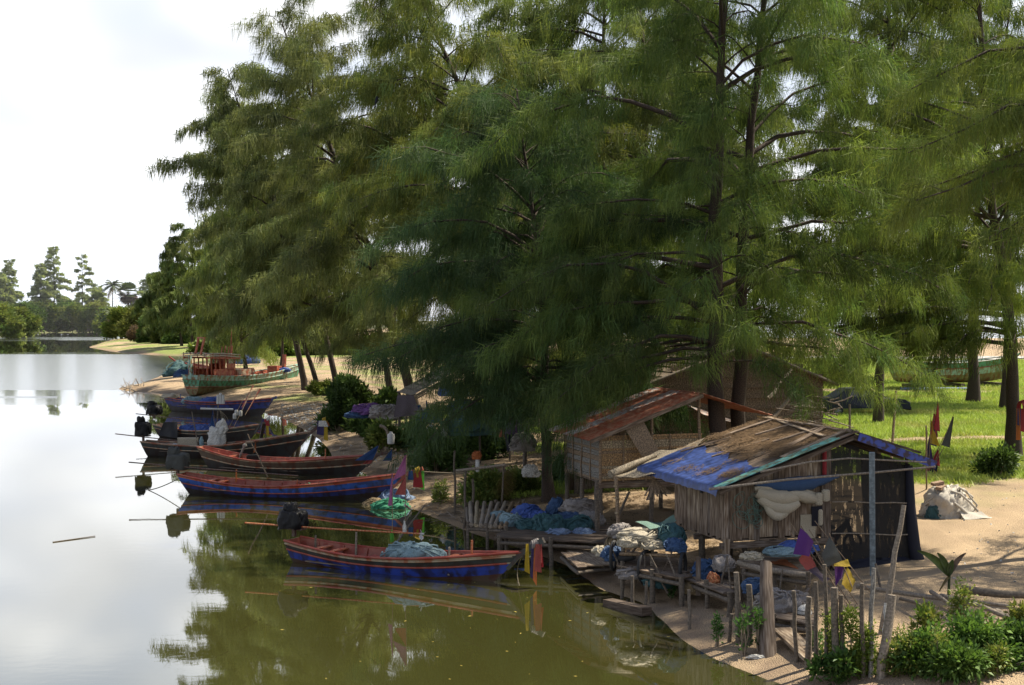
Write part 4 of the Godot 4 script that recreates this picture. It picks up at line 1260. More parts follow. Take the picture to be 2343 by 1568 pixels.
	mb.box(Transform3D(Basis(Vector3.UP, 0.15), V(0, 0.3, 0)), V(1.0, 0.6, 0.6))
	mb.box(Transform3D(Basis(Vector3.UP, 0.15), V(0, 0.61, 0)), V(1.05, 0.03, 0.3))
	one("cardboard_box", "brown cardboard box standing in the black boat", "box", mb, M.cream, "", n.transform * V(2.0, 0.34, 0))
	mb = MB.new()
	mb.tube([V(0, 0, 0), V(0, 0.5, 0), V(0, 0.55, 0), V(0, 0.7, 0)], 0.12, 0.05, 10, true, [0.12, 0.12, 0.09, 0.05])
	one("water_flask", "pale blue water flask beside the cardboard box", "flask", mb, M.skyblue, "", n.transform * V(2.75, 0.34, 0.1))
	mb = MB.new()
	blob(mb, V(0, 0.5, 0), V(0.42, 0.75, 0.3), 8, 0.35, -0.7)
	blob(mb, V(0.25, 1.1, 0), V(0.3, 0.45, 0.25), 9, 0.35, -0.8)
	one("white_sack", "crumpled white sack propped up against the mast", "sack", mb, M.white, "", n.transform * V(3.55, 0.36, 0.15))
	mb = MB.new()
	blob(mb, Vector3.ZERO, V(0.55, 0.22, 0.3), 15, 0.3)
	one("white_bag", "small white plastic bag lying in the black boat's stern", "bag", mb, M.foam, "", n.transform * V(1.25, 0.42, 0.1))
	var ms := thing("light_mast", "bamboo mast with a white crossbar standing in the black boat", "mast", n.transform * V(3.45, 0.3, 0))
	mb = MB.new()
	pole(mb, Vector3.ZERO, V(0.15, 2.45, 0), 0.045, 0.03)
	put(ms, "post", mb, M.pole)
	mb = MB.new()
	mb.tube([V(-0.75, 2.15, 0), V(0.9, 2.12, 0)], 0.05, 0.05, 8)
	put(ms, "crossbar", mb, M.foam)
	for k in 3:
		mb = MB.new()
		mb.tube([V(0.15 + k * 0.13, 2.4, 0.05), V(0.15 + k * 0.13, 2.85 + 0.1 * (k % 2), 0.05)], 0.09, 0.07, 7)
		put(ms, "lamp_bottle", mb, M.foam)
	for k in 4:
		mb = MB.new()
		mb.tube(bez(V(0.2, 2.1, 0), V(0.4 + k * 0.1, 1.7, 0.1), V(0.3 + k * 0.12, 1.2 + 0.1 * k, 0.1)), 0.012, 0.012, 4)
		put(ms, "cord", mb, M.rope)
	floats_on("pole with a white float leaning in the black boat", A(500, 1035, 69), A(477, 975, 70), [0.55], "foam")
	floats_on("taller pole with a white float and a blue flag in the black boat", A(506, 1035, 69), A(486, 950, 70), [0.45], "foam")
	flag_on("blue furled flag standing in the black boat", A(496, 1000, 70), A(487, 935, 70), 0.4, 0.95, V(-0.3, -0.2, 0), "flagblue", 11)
	flag_on("bright orange streamer tied to a short stick on the black boat", A(578, 1040, 68), A(584, 1010, 68), 0.1, 1.0, V(0.14, 0, 0), "orange", 12)
	mb = MB.new()
	pole(mb, A(453, 1030, 69), A(438, 942, 70), 0.035, 0.022, 0.03)
	one("punting_pole", "dark slender pole standing in the black boat's stern", "pole", mb, M.pole)
	mb = MB.new()
	beam(mb, W(590, 1040, -0.3), A(603, 968, 69), 0.16, 0.1)
	one("mooring_stake", "thick grey stake standing in the water beside the black boat", "post", mb, M.wood2)

	# 5: the small dark boat with the blue bags
	r = boat("small weathered dark boat with blue net bags amidships", W(372, 1000), W(566, 1010), {"beam": 1.4, "fb": 0.5, "sr": 0.25, "br": 0.5, "rk": 0.9, "srk": 0.5, "sw": 0.5, "bands": [[0.0, 0.8, "hullblack"], [0.8, 0.95, "hulldark"], [0.95, 1.0, "trim"]], "lines": [[0.8, 0.02, "trim"]], "rail": "inwood", "inside": "inwood", "floor": 0.2, "thwarts": [0.14, 0.7], "stem": 0.6, "stem_up": 0.6, "stem_mat": "hulldark", "bitts": [[0.75, 0.1, 0.5, "rusty"]]})
	n = r[0]
	motor(n, loc(n, A(352, 940, 81)), loc(n, A(310, 947, 81)), loc(n, A(460, 963, 80)), "black", V(0.42, 0.42, 0.36), 14, "iron", false)
	for k in 3:
		heap(["lumpy blue net bag nearest the motor in the small dark boat", "rounded blue net bag in the middle of the small dark boat", "largest blue net bag towards the bow of the small dark boat"][k], n.transform * V(1.9 + k * 0.95, 0.4, 0), V(0.55, 0.42 + 0.08 * k, 0.45), "tarpblue", 20 + k, "net_bag", "net bag", 0.15, "blue net bags")
	mb = MB.new()
	cloth(mb, V(0.7, 0.95, 0.75), V(1.75, 1.0, 0.75), V(1.95, 0.05, 0.95), V(0.45, 0.2, 0.95), 0.12, 5)
	one("black_sheet", "black plastic sheet hung over the side of the small dark boat", "tarpaulin", mb, M.black, "", n.position, n.rotation.y)
	ribbons("red and blue cloth with yellow ribbons on the small dark boat's prow", n.transform * (r[2] + V(-0.05, -0.05, 0)), [["red", -0.25, 0.1, 0.4, 0.3], ["violet", -0.35, 0.1, 0.6, 0.2], ["yellow", -0.1, 0.12, 0.95, 0.14]], "white", 0.15)
	floats_on("leaning pole with a pair of white floats behind the small dark boat", A(530, 985, 82), A(573, 900, 84), [0.45], "foam")
	flag_on("faded pink flag on the leaning float pole", A(545, 955, 83), A(580, 878, 84.5), 0.35, 0.98, V(-0.3, -0.4, 0), "salmon", 14)
	flag_on("second faded orange flag leaning over the small dark boat", A(560, 950, 83), A(596, 885, 84.5), 0.3, 0.95, V(-0.25, -0.45, 0), "salmon", 15)
	floats_on("thin pole with two white floats at the small dark boat's bow", A(520, 985, 82), A(560, 905, 83), [0.4, 0.5], "foam")

	# 6: the navy boat pulled up at the sand
	r = boat("long navy blue boat with a red line, its bow on the sand", W(398, 941), W(594, 952), {"beam": 1.7, "fb": 0.85, "sr": 0.2, "br": 0.45, "rk": 1.3, "srk": 0.9, "sw": 0.3, "bands": [[0.0, 0.55, "hullblack"], [0.55, 0.86, "hullnavy"], [0.86, 0.9, "redtrim"], [0.9, 1.0, "hullnavy"]], "lines": [[0.88, 0.025, "redtrim"]], "rail": "redtrim", "inside": "hullnavy", "floor": 0.5, "thwarts": [0.12, 0.5], "stem": 0.3, "stem_up": 0.3, "stem_mat": "hullnavy", "bitts": [[0.1, 0.2, 0.35, "flagblue"]]})
	n = r[0]
	heap("pale blue net bag in the navy boat", n.transform * V(2.1, 0.75, 0), V(0.95, 0.45, 0.6), "skyblue", 30, "net_bag", "net bag", 0.15)
	heap("strong blue net bag in the navy boat", n.transform * V(4.0, 0.8, 0), V(0.95, 0.45, 0.6), "tarpblue", 31, "net_bag", "net bag", 0.15)
	mb = MB.new()
	blob(mb, Vector3.ZERO, V(0.6, 0.25, 0.4), 35, 0.3)
	one("yellow_cloth", "pale yellow cloth lying on the navy boat's stern", "cloth", mb, M.cream, "", n.transform * V(-0.5, 1.05, 0))

	make_trawler()
	# green boat standing on the lawn
	a_lawn_boat()

func a_lawn_boat() -> void:
	var p := drop(2052, 892)
	var q := drop(2300, 884)
	p.y = q.y
	var r := boat("big green and white boat standing on blocks on the lawn", p + V(0, 0.9, 0), q + V(0, 0.9, 0), {"name": "beached_boat", "group": "boats on land", "beam": 2.4, "fb": 1.2, "sr": 0.3, "br": 0.5, "rk": 1.4, "dr": 0.5, "sw": 0.75, "bands": [[0.0, 0.45, "hullolive"], [0.45, 0.72, "hullpale"], [0.72, 0.76, "redtrim"], [0.76, 1.0, "hullgreen"]], "lines": [[0.74, 0.04, "redtrim"]], "rail": "white", "inside": "hullpale", "floor": 0.9, "thwarts": [0.5], "stem": 0.3, "stem_mat": "hullgreen"})
	for t in [0.15, 0.5, 0.85]:
		var mb := MB.new()
		beam(mb, V(0, 0, -1.2), V(0, 0, 1.2), 0.4, 0.5)
		one("support_block", ["timber block under the stern of the green boat on the lawn", "timber block under the middle of the green boat on the lawn", "timber block under the bow of the green boat on the lawn"][[0.15, 0.5, 0.85].find(t)], "block", mb, M.wood2, "", p.lerp(q, t) + V(0, 0.15, 0), r[0].rotation.y)
	var mb := MB.new()
	pole(mb, drop(2060, 893) + V(0, 0.1, 0), drop(2235, 893) + V(0, 0.1, 0), 0.12, 0.12, 0.0, 3, 8)
	one("blue_pipe", "long blue pipe lying on the grass before the green boat", "pipe", mb, M.paleblue)

func make_trawler() -> void:
	var a := W(440, 906, 0.1)
	var b := W(668, 888, 0.1)
	var r := boat("green wooden trawler with a red brown cabin, stranded on the sand", a, b, {"name": "fishing_trawler", "group": "", "beam": 2.9, "fb": 1.55, "sr": 0.28, "br": 0.75, "rk": 1.5, "dr": 0.15, "sw": 0.7, "srk": 0.25, "railr": 0.06, "bands": [[0.0, 0.5, "hullolive"], [0.5, 0.54, "trim"], [0.54, 0.80, "hullgreen"], [0.80, 0.83, "hullolive"], [0.83, 1.0, "hullpale"]], "lines": [[0.52, 0.05, "hullolive"], [0.81, 0.05, "hullpale"]], "rail": "hullpale", "inside": "cabin", "floor": 1.1, "thwarts": [0.6, 0.85], "stem": 0.15, "stem_mat": "hullpale"})
	var n: Node3D = r[0]
	var L: float = r[1].lw
	var mb := MB.new()
	beam(mb, V(-0.15, 1.5, 0), V(-0.35, 3.6, 0), 0.22, 0.2)
	put(n, "stern_post", mb, M.hullpale)
	for i in 7:
		for s in [-1.0, 1.0]:
			mb = MB.new()
			var x := lerpf(0.8, 4.3, i / 6.0)
			beam(mb, V(x, 1.3, s * 1.0), V(x - 0.05, 3.30, s * 0.95), 0.12 if i else 0.2, 0.12)
			put(n, "cabin_post", mb, M.cabin)
	for s in [-1.0, 1.0]:
		mb = MB.new()
		mb.box(Transform3D(Basis(), V(3.0, 1.85, s * 1.02)), V(2.8, 0.85, 0.06))
		put(n, "cabin_side", mb, M.cabin)
		mb = MB.new()
		mb.box(Transform3D(Basis(), V(4.0, 2.4, s * 1.02)), V(1.1, 0.6, 0.06))
		put(n, "cabin_side", mb, M.cabin)
		mb = MB.new()
		mb.box(Transform3D(Basis(), V(4.0, 2.95, s * 1.03)), V(0.8, 0.45, 0.03))
		put(n, "window_pane", mb, M.glass)
		mb = MB.new()
		mb.box(Transform3D(Basis(), V(4.55, 2.4, s * 0.55)), V(0.06, 2.0, 0.95))
		put(n, "cabin_front", mb, M.cabin)
	# roof of boards with a slatted edge
	for i in 9:
		mb = MB.new()
		var z := (i - 4) * 0.28
		var rows := []
		for k in 8:
			var x := lerpf(0.3, 5.0, k / 7.0)
			var y := 3.68 - 0.28 * pow((x - 1.2) / 4, 2) - 0.36 * pow(absf(z) / 1.15, 1.6)
			rows.append(PackedVector3Array([V(x, y, z - 0.13), V(x, y + 0.03, z), V(x, y, z + 0.13)]))
		mb.grid(rows, 0.3, 4.7)
		put(n, "roof_board", mb, M.cabin if i in [0, 8] else M.wood3)
	for s in [-1.0, 1.0]:
		for k in 2:
			mb = MB.new()
			mb.tube([V(0.2, 3.48 + k * 0.2, s * 1.25), V(2.6, 3.46 + k * 0.2, s * 1.25), V(5.0, 3.28 + k * 0.2, s * 1.25)], 0.05, 0.05, 5)
			put(n, "roof_rail", mb, M.white)
		mb = MB.new()
		beam(mb, V(0.3, 3.32, s * 1.22), V(5.0, 3.16, s * 1.22), 0.12, 0.05, V(0, 0, 1))
		put(n, "roof_fascia", mb, M.cabin)
		for k in 6:
			mb = MB.new()
			var x := lerpf(0.3, 4.9, k / 5.0)
			beam(mb, V(x, 3.2, s * 1.25), V(x, 3.8 - 0.05 * k, s * 1.25), 0.06, 0.06)
			put(n, "rail_post", mb, M.cabin)
	mb = MB.new()
	beam(mb, V(0.5, 3.6, 0.5), V(1.0, 5.1, 0.5), 0.16, 0.14)
	beam(mb, V(0.85, 3.6, -0.4), V(1.3, 5.1, -0.4), 0.16, 0.14)
	beam(mb, V(0.95, 5.05, 0.6), V(1.3, 5.05, -0.5), 0.2, 0.12)
	put(n, "gallows", mb, M.cabin)
	for k in 4:
		mb = MB.new()
		beam(mb, V(4.5 + 0.1 * k, 3.4, -0.5 + 0.3 * k), V(4.65 + 0.1 * k, 4.2 + 0.1 * (k % 2), -0.5 + 0.3 * k), 0.07, 0.07)
		put(n, "horn_post", mb, M.cabin)
	mb = MB.new()
	pole(mb, V(5.0, 1.3, 0), V(5.4, 6.0, 0), 0.07, 0.04)
	put(n, "mast", mb, M.cabin)
	mb = MB.new()
	beam(mb, V(L * 0.86, 1.6, 0.5), V(L * 0.87, 3.3, 0.5), 0.3, 0.25)
	put(n, "bow_bollard", mb, M.cabin)
	mb = MB.new()
	mb.box(Transform3D(Basis(), V(6.3, 1.85, 0)), V(2.6, 0.5, 1.7))
	put(n, "hatch", mb, M.inwood)
	mb = MB.new()
	mb.box(Transform3D(Basis(Vector3.UP, 0.2), V(L * 0.79, 1.9, 0.2)), V(1.1, 0.7, 1.0))
	put(n, "deck_box", mb, M.cabin)
	# painted name (worn dark letters) and the pale mark below it
	var hh: Hull = r[1]
	var nm := MB.new()
	var mk := MB.new()
	for i in 10:
		var t := 0.79 + i * 0.0105
		var c := func(u: float, w: float) -> Vector3: return hh.pt(t + u * 0.009, 0.86 + w * 0.055, 1.0, -0.02)
		nm.tube([c.call(0, 0), c.call(0, 1), c.call(0.55, 1.05), c.call(0.6, 0.15 if i % 3 else 0.5)], 0.014, 0.014, 4)
		if i % 2: nm.tube([c.call(0.1, 1.3), c.call(0.5, 1.45)], 0.012, 0.012, 4)
		if i % 3 == 0: nm.tube([c.call(0, 0.45), c.call(0.5, 0.45)], 0.012, 0.012, 4)
	put(n, "painted_name", nm, M.black)
	var g := func(u: float, w: float) -> Vector3: return hh.pt(0.845 + u * 0.02, 0.60 + w * 0.16, 1.0, -0.02)
	mk.tube([g.call(0.1, 1.0), g.call(0, 0.05), g.call(0.75, 0.0), g.call(1.0, 0.2), g.call(0.8, 0.38), g.call(0.95, 0.55)], 0.025, 0.025, 5)
	put(n, "painted_mark", mk, M.trim)
	heap("bright blue tarp bundle on the trawler's foredeck", n.transform * V(L * 0.83, 1.75, 0.7), V(0.8, 0.35, 0.5), "tarpblue", 41, "tarp_bundle", "tarpaulin")
	heap("dark teal net mound on the sand spit behind the trawler's stern", drop(412, 858), V(1.9, 1.6, 1.4), "teal", 42, "net_mound", "fishing net", 0.3)
	heap("small dark blue net mound on the sand spit", drop(404, 862) + V(0.8, 0, 0.6), V(1.1, 0.9, 0.9), "bluenet", 43, "net_mound", "fishing net", 0.3)
	heap("blue barrel shaped net bundle beyond the trawler's cabin", drop(565, 836) + V(0, 0.5, 0), V(1.7, 1.0, 1.0), "tarpblue", 44, "net_mound", "fishing net", 0.15)
	# the red boat behind it
	var c := W(570, 866, 0.2)
	var d := W(426, 862, 0.2)
	boat("red boat with a white lined prow lying behind the green trawler", c, d, {"name": "red_boat", "group": "boats on land", "beam": 2.0, "fb": 1.0, "br": 0.8, "rk": 1.8, "bands": [[0.0, 0.6, "hullbrown"], [0.6, 0.9, "inred"], [0.9, 1.0, "trim"]], "rail": "redtrim", "inside": "inred", "floor": 0.5, "stem": 0.8, "stem_mat": "salmon"})
	heap("sand coloured cloth on the red boat", W(520, 850, 1.0), V(0.9, 0.4, 0.6), "cream", 45, "cloth_bundle", "cloth")

# ---------- huts ----------
const WOODS := ["wood1", "wood2", "wood3", "wood1", "wood5"]
func board(root: Node, called: String, a: Vector3, b: Vector3, w: float, t: float, m: String, up := Vector3.UP) -> void:
	var mb := MB.new()
	beam(mb, a, b, w, t, up)
	put(root, called, mb, M[m])
func stick(root: Node, called: String, a: Vector3, b: Vector3, r: float, m: String, wob := 0.02, r1 := -1.0) -> void:
	var mb := MB.new()
	pole(mb, a, b, r, r if r1 < 0 else r1, wob)
	put(root, called, mb, M[m])
func corrugated(root: Node, called: String, f: Callable, u0: float, u1: float, v0: float, v1: float, n: int, m: String, amp := 0.018) -> void:
	# a ribbed sheet over f(u, v); the ribs run along v
	var rows := []
	for i in 5:
		var row := PackedVector3Array()
		for j in n * 4 + 1:
			var p: Vector3 = f.call(lerpf(u0, u1, j / (n * 4.0)), lerpf(v0, v1, i / 4.0))
			row.append(p + V(0, amp * [0.0, 1.0, 0.0, -1.0][j % 4], 0))
		rows.append(row)
	var mb := MB.new()
	mb.grid(rows, u1 - u0, v1 - v0)
	put(root, called, mb, M[m])
func litter(root: Node, called: String, n: int, place: Callable, col_a: Color, col_b: Color, size := 1.0) -> void:
	var mb := MB.new()
	for i in 26:
		var p := V(R(-0.16, 0.16), R(0, 0.025), R(-0.16, 0.16))
		var a := R(0, TAU)
		var d := V(cos(a), R(-0.08, 0.15), sin(a)) * R(0.05, 0.14)
		var s := V(-sin(a), 0, cos(a)) * 0.009
		mb.tri(p - s, p + s, p + d)
	var xs := []
	var cols := PackedColorArray()
	for i in n:
		var t = place.call(i)
		if t == null: continue
		xs.append(t)
		cols.append(shade(col_a, col_b, R(0.7, 1.25)))
	many(root, called, mb.mesh(M.blade), xs, cols)

func make_huts() -> void:
	rng.seed = 500
	# ----- hut A: plank hut with the blue tarp roof
	var h := thing("plank_hut", "weathered plank hut on stilts with a blue tarp on its roof", "hut", V(5.25, 0, -34), deg_to_rad(17))
	var yl := func(x: float) -> float: return 4.17 - 0.34 * (3.4 - x) if x < 3.4 else 4.17 - 0.32 * (x - 3.4)
	var z := 0.0
	while z > -2.9:
		var w := R(0.10, 0.17)
		board(h, "wall_plank", V(R(-0.012, 0.012), 1.6 + R(-0.09, 0.05), z - w * 0.5), V(R(-0.012, 0.012), 3.03, z - w * 0.5), w - 0.008, 0.022, WOODS[rng.randi() % 5], V(1, 0, 0))
		z -= w
	var x := 0.0
	while x < 2.65:
		var w := R(0.12, 0.20)
		board(h, "wall_plank", V(x + w * 0.5, 1.6 + R(-0.06, 0.04), 0.02 + R(-0.012, 0.012)), V(x + w * 0.5, yl.call(x) - 0.06, 0.02 + R(-0.012, 0.012)), w - 0.008, 0.022, WOODS[rng.randi() % 5], V(0, 0, 1))
		x += w
	for i in 14:
		board(h, "wall_plank", V(0.1 + i * 0.2, 1.6, -2.92), V(0.1 + i * 0.2, yl.call(0.1 + i * 0.2) - 0.05, -2.92), 0.19, 0.02, WOODS[i % 5], V(0, 0, 1))
		board(h, "wall_plank", V(2.75, 1.6, -0.1 - i * 0.2), V(2.75, 3.85, -0.1 - i * 0.2), 0.19, 0.02, WOODS[(i + 2) % 5], V(1, 0, 0))
	board(h, "door_post", V(2.82, 1.35, 0.05), V(2.82, 3.95, 0.05), 0.26, 0.06, "wood2", V(0, 0, 1))
	for i in 12: board(h, "floor_plank", V(0, 1.57, -0.12 - i * 0.24), V(2.85, 1.57, -0.12 - i * 0.24), 0.23, 0.03, WOODS[i % 5])
	for q in [0.12, -1.4, -2.8]: board(h, "floor_beam", V(-0.15, 1.48, q), V(3.0, 1.48, q), 0.1, 0.14, "wood2")
	for q in [[0.1, -0.1], [0.1, -1.4], [0.1, -2.75], [1.5, 0.0], [2.75, 0.0], [1.5, -2.7], [2.75, -2.7]]:
		stick(h, "stilt", V(q[0], -0.35, q[1]), V(q[0] + R(-0.05, 0.05), 1.5, q[1]), R(0.07, 0.11), "pole")
	board(h, "corner_post", V(-0.02, 0.15, 0.16), V(0.02, 1.65, 0.12), 0.15, 0.12, "wood5", V(0, 0, 1))
	board(h, "corner_post", V(0.04, 1.5, 0.06), V(0.04, 3.0, 0.06), 0.1, 0.06, "wood3", V(0, 0, 1))
	# black board on the side wall, painted dark for the inside of a peep hole
	board(h, "peep_hole_patch", V(-0.03, 2.62, -1.25), V(-0.03, 2.82, -1.25), 0.12, 0.02, "black", V(1, 0, 0))
	# roof
	for i in 10:
		var zz := 0.5 - i * 0.51
		board(h, "roof_sheet", V(-0.36, yl.call(-0.36) + 0.015 * (i % 2), zz - 0.25), V(3.42, yl.call(3.4) + 0.015 * (i % 2), zz - 0.25), 0.5, 0.02, ["wood4", "wood2", "wood1"][i % 3])
		board(h, "roof_sheet", V(3.38, yl.call(3.4) + 0.02 + 0.012 * (i % 2), zz - 0.25), V(5.6, yl.call(5.6) + 0.012 * (i % 2), zz - 0.25), 0.5, 0.02, ["wood2", "wood4", "wood1"][i % 3])
	for i in 5: board(h, "rafter", V(-0.3, yl.call(-0.3) - 0.08, 0.4 - i * 1.1), V(3.4, yl.call(3.4) - 0.08, 0.4 - i * 1.1), 0.07, 0.09, "wood2")
	for i in 5: board(h, "rafter", V(3.4, yl.call(3.4) - 0.08, 0.4 - i * 1.1), V(5.55, yl.call(5.55) - 0.08, 0.4 - i * 1.1), 0.07, 0.09, "wood2")
	var tp := MB.new()
	var rows := []
	for i in 40:
		var zz := lerpf(0.42, -4.75, i / 39.0)
		var row := PackedVector3Array()
		var reach := 1.15 + 0.7 * nz.get_noise_1d(zz * 60) - 0.25 * smoothstep(-3.5, 0.4, zz)
		for j in 18:
			var s := j / 17.0
			var xx := lerpf(-0.46, reach, s)
			var y: float = yl.call(xx) + 0.075 + 0.025 * nz.get_noise_2d(xx * 90, zz * 25 + 10) + 0.012 * nz.get_noise_2d(xx * 300, zz * 60)
			if j == 0: y -= 0.14 + 0.05 * nz.get_noise_1d(zz * 200 + 5)
			if i == 0 or i == 39: y -= 0.05
			row.append(V(xx + (0.05 if j == 0 else 0.0), y, zz))
		rows.append(row)
	tp.grid(rows, 2, 5)
	put(h, "tarpaulin", tp, M.roofblue)
	corrugated(h, "metal_strip", func(u: float, v: float) -> Vector3: return V(v, yl.call(v) + 0.115, u), 0.28, 0.62, -0.42, 2.9, 4, "tealtin", 0.014)
	board(h, "rake_board", V(1.1, yl.call(1.1) + 0.11, 0.42), V(3.5, yl.call(3.4) + 0.1, 0.45), 0.16, 0.02, "wood3")
	board(h, "rake_board", V(1.5, yl.call(1.5) + 0.12, 0.2), V(3.45, yl.call(3.4) + 0.12, 0.1), 0.22, 0.02, "wood5")
	board(h, "blue_fascia", V(3.45, yl.call(3.4) - 0.04, 0.56), V(5.7, yl.call(5.6) - 0.12, 0.56), 0.2, 0.03, "blueboard", V(0, 0, 1))
	board(h, "rake_board", V(3.3, yl.call(3.4) + 0.1, 0.5), V(5.4, yl.call(5.4) + 0.12, 0.3), 0.07, 0.05, "wood4")
	for q in [[1.55, -0.5, 3.3, -0.9, 0.2], [2.2, -1.6, 3.35, -1.2, 0.22], [0.9, -2.6, 2.3, -2.0, 0.18], [2.4, -3.0, 3.5, -2.6, 0.2], [2.0, -4.2, 3.4, -3.9, 0.24], [2.9, -0.2, 3.5, -4.3, 0.16], [0.8, -4.4, 2.0, -3.7, 0.2]]:
		board(h, "loose_plank", V(q[0], yl.call(q[0]) + R(0.06, 0.1), q[1]), V(q[2], yl.call(minf(q[2], 3.4)) + R(0.08, 0.12), q[3]), q[4], 0.025, WOODS[rng.randi() % 5])
	for q in 4: board(h, "ridge_board", V(3.42, 4.25, 0.4 - q * 1.2), V(3.45, 4.24 + R(0, 0.05), -0.9 - q * 1.2), 0.22, 0.03, WOODS[q])
	litter(h, "needle_litter", 950, func(i):
		var xx := R(0.0, 3.4) if i % 5 else R(3.4, 5.0)
		var zz := R(-4.6, 0.35)
		if xx < 1.9 and nz.get_noise_2d(xx * 60 + 40, zz * 160) < 0.34 - 0.2 * (xx - 0.6): return null
		return Transform3D(Basis(Vector3.UP, R(0, TAU)).scaled(V(1.5, 1.2, 1.5)).rotated(V(0, 0, 1), 0.328 if xx < 3.4 else -0.31), V(xx, yl.call(xx) + (0.10 if xx < 2.0 else 0.05), zz)), C(0.13, 0.085, 0.05), C(0.23, 0.155, 0.09))
	# the screened lean-to: black shade netting
	var nm: StandardMaterial3D = M.shadenet
	var sc := MB.new()
	rows = []
	for i in 14:
		var row := PackedVector3Array()
		for j in 22:
			var xx := lerpf(2.95, 5.25, j / 21.0)
			row.append(V(xx, lerpf(0.72, yl.call(xx) - 0.25, i / 13.0), 0.1 + 0.07 * nz.get_noise_2d(xx * 80, i * 4) + (0.1 if i == 0 else 0.0)))
		rows.append(row)
	sc.grid(rows, 2.6, 2.6)
	put(h, "shade_screen", sc, nm)
	sc = MB.new()
	cloth(sc, V(5.25, 3.3, 0.15), V(5.3, 3.3, -2.4), V(5.45, 0.7, -2.4), V(5.4, 0.65, 0.2), 0.08, 3)
	put(h, "shade_screen", sc, nm)
	sc = MB.new()
	sc.tube([V(5.18, 3.3, 0.14), V(5.22, 2.2, 0.16), V(5.32, 1.2, 0.18), V(5.45, 0.62, 0.25)], 0.1, 0.2, 9)
	put(h, "rolled_netting", sc, M.navy)
	sc = MB.new()
	blob(sc, V(4.3, 0.72, 0.15), V(1.35, 0.22, 0.25), 4, 0.3)
	put(h, "gathered_netting", sc, M.navy)
	for q in [2.95, 4.3, 5.2]: stick(h, "frame_post", V(q, 0.5, 0.0), V(q, yl.call(q) - 0.1, 0.0), 0.045, "pole")
	for q in [1.55, 2.35]: stick(h, "screen_batten", V(2.95, q + 0.1, 0.14), V(5.3, q - 0.03, 0.16), 0.018, "palepole", 0.05)
	# things hung on the front
	var o := thing("hung_net", "bundle of cream coloured netting hung on the plank hut's front wall", "fishing net", h.transform * V(1.55, 2.55, 0.18), h.rotation.y)
	var mb := MB.new()
	for q in [[V(-0.75, 0.25, 0), V(-0.2, 0.0, 0.12), V(0.5, 0.1, 0.05), 0.17], [V(-0.7, 0.1, 0.05), V(-0.1, -0.35, 0.14), V(0.35, -0.05, 0.1), 0.15], [V(-0.55, -0.05, 0.1), V(-0.25, -0.65, 0.18), V(0.1, -0.1, 0.12), 0.11], [V(0.1, 0.2, 0.05), V(0.5, 0.1, 0.1), V(0.95, -0.02, 0.06), 0.14], [V(-0.8, 0.32, 0), V(0.1, 0.42, 0.05), V(0.9, 0.1, 0), 0.1]]:
		var pts := bez(q[0], q[1], q[2], 12)
		var rr := []
		for k in 12: rr.append(q[3] * (0.7 + 0.45 * sin(k * 0.3) + 0.25 * nz.get_noise_2d(k * 60, q[3] * 900)))
		mb.tube(pts, 0.1, 0.1, 10, true, rr)
	put(o, "netting", mb, M.cream)
	for q in [[0.93, 0.02, 0.10, 0.16], [1.12, 0.1, 0.11, 0.15], [0.98, -0.45, 0.06, 0.2]]:
		mb = MB.new()
		var p := V(q[0], q[1], 0.12)
		mb.tube([p - V(0, q[3], 0), p - V(0, q[3] * 0.8, 0), p + V(0, q[3] * 0.8, 0), p + V(0, q[3], 0)], q[2], q[2], 9, true, [q[2] * 0.6, q[2], q[2], q[2] * 0.6])
		put(o, "float", mb, M.cream)
	mb = MB.new()
	for i in 26:
		var c := V(R(-0.3, 0.3), R(-0.45, 0.25), R(0.02, 0.12))
		var a := R(0, TAU)
		ring(mb, c, V(cos(a), sin(a), 0.2) * R(0.08, 0.24), V(-sin(a), cos(a), 0.3) * R(0.06, 0.2), 0.007, 12, 3)
	one("rope_tangle", "tangle of pale green rope hung beside the cream netting", "rope", mb, M.sage, "", h.transform * V(0.62, 2.45, 0.12), h.rotation.y)
	mb = MB.new()
	var pts2 := []
	var rad := []
	for i in 16:
		var t := i / 15.0
		pts2.append(V(lerpf(0.75, 3.1, t), 3.0 + 0.12 * t - 0.12 * sin(PI * t), 0.2))
		rad.append(0.03 + 0.16 * sin(PI * clampf(t, 0.03, 0.97)) * (1.0 + 0.3 * nz.get_noise_1d(i * 70)))
	mb.tube(pts2, 0.1, 0.1, 10, true, rad)
	one("rolled_blue_net", "long roll of dark blue netting slung under the hut's front eave", "fishing net", mb, M.bluenet, "", h.position, h.rotation.y)
	mb = MB.new()
	mb.box(Transform3D(Basis(), V(2.55, 2.1, 0.08)), V(0.3, 0.5, 0.03))
	one("black_cloth", "black cloth hanging beside the cream floats", "cloth", mb, M.navy, "", h.position, h.rotation.y)
	mb = MB.new()
	mb.tube([V(2.75, 3.05, 0.1), V(2.75, 3.95, 0.1)], 0.06, 0.06, 8)
	one("red_pipe", "upright red pipe under the hut's gable", "pipe", mb, M.red, "", h.position, h.rotation.y)
	mb = MB.new()
	mb.box(Transform3D(Basis(), V(2.3, 1.75, 0.07)), V(0.42, 0.8, 0.03))
	one("cream_board", "pale panel leaning on the hut wall below the cream floats", "panel", mb, M.cream, "", h.position, h.rotation.y)
	# drying rails in front
	for q in [[[1622, 1120], [1800, 1098], [1996, 1082], [2140, 1068], 0.035, "lower wooden drying rail lashed to the blue grey post"], [[1740, 1080], [1850, 1058], [1942, 1049], [2120, 1058], 0.028, "upper wooden drying rail lashed to the blue grey post"]]:
		var p := []
		for k in 4: p.append(A(q[k][0], q[k][1], 33.2 + k * 0.25))
		mb = MB.new()
		mb.tube(p, q[4], q[4] * 0.8, 6)
		one("drying_rail", q[5], "pole", mb, M.palepole)
	mb = MB.new()
	beam(mb, drop(1997, 1316) + V(0, -0.3, 0), A(1995, 1036, 33.2), 0.13, 0.12)
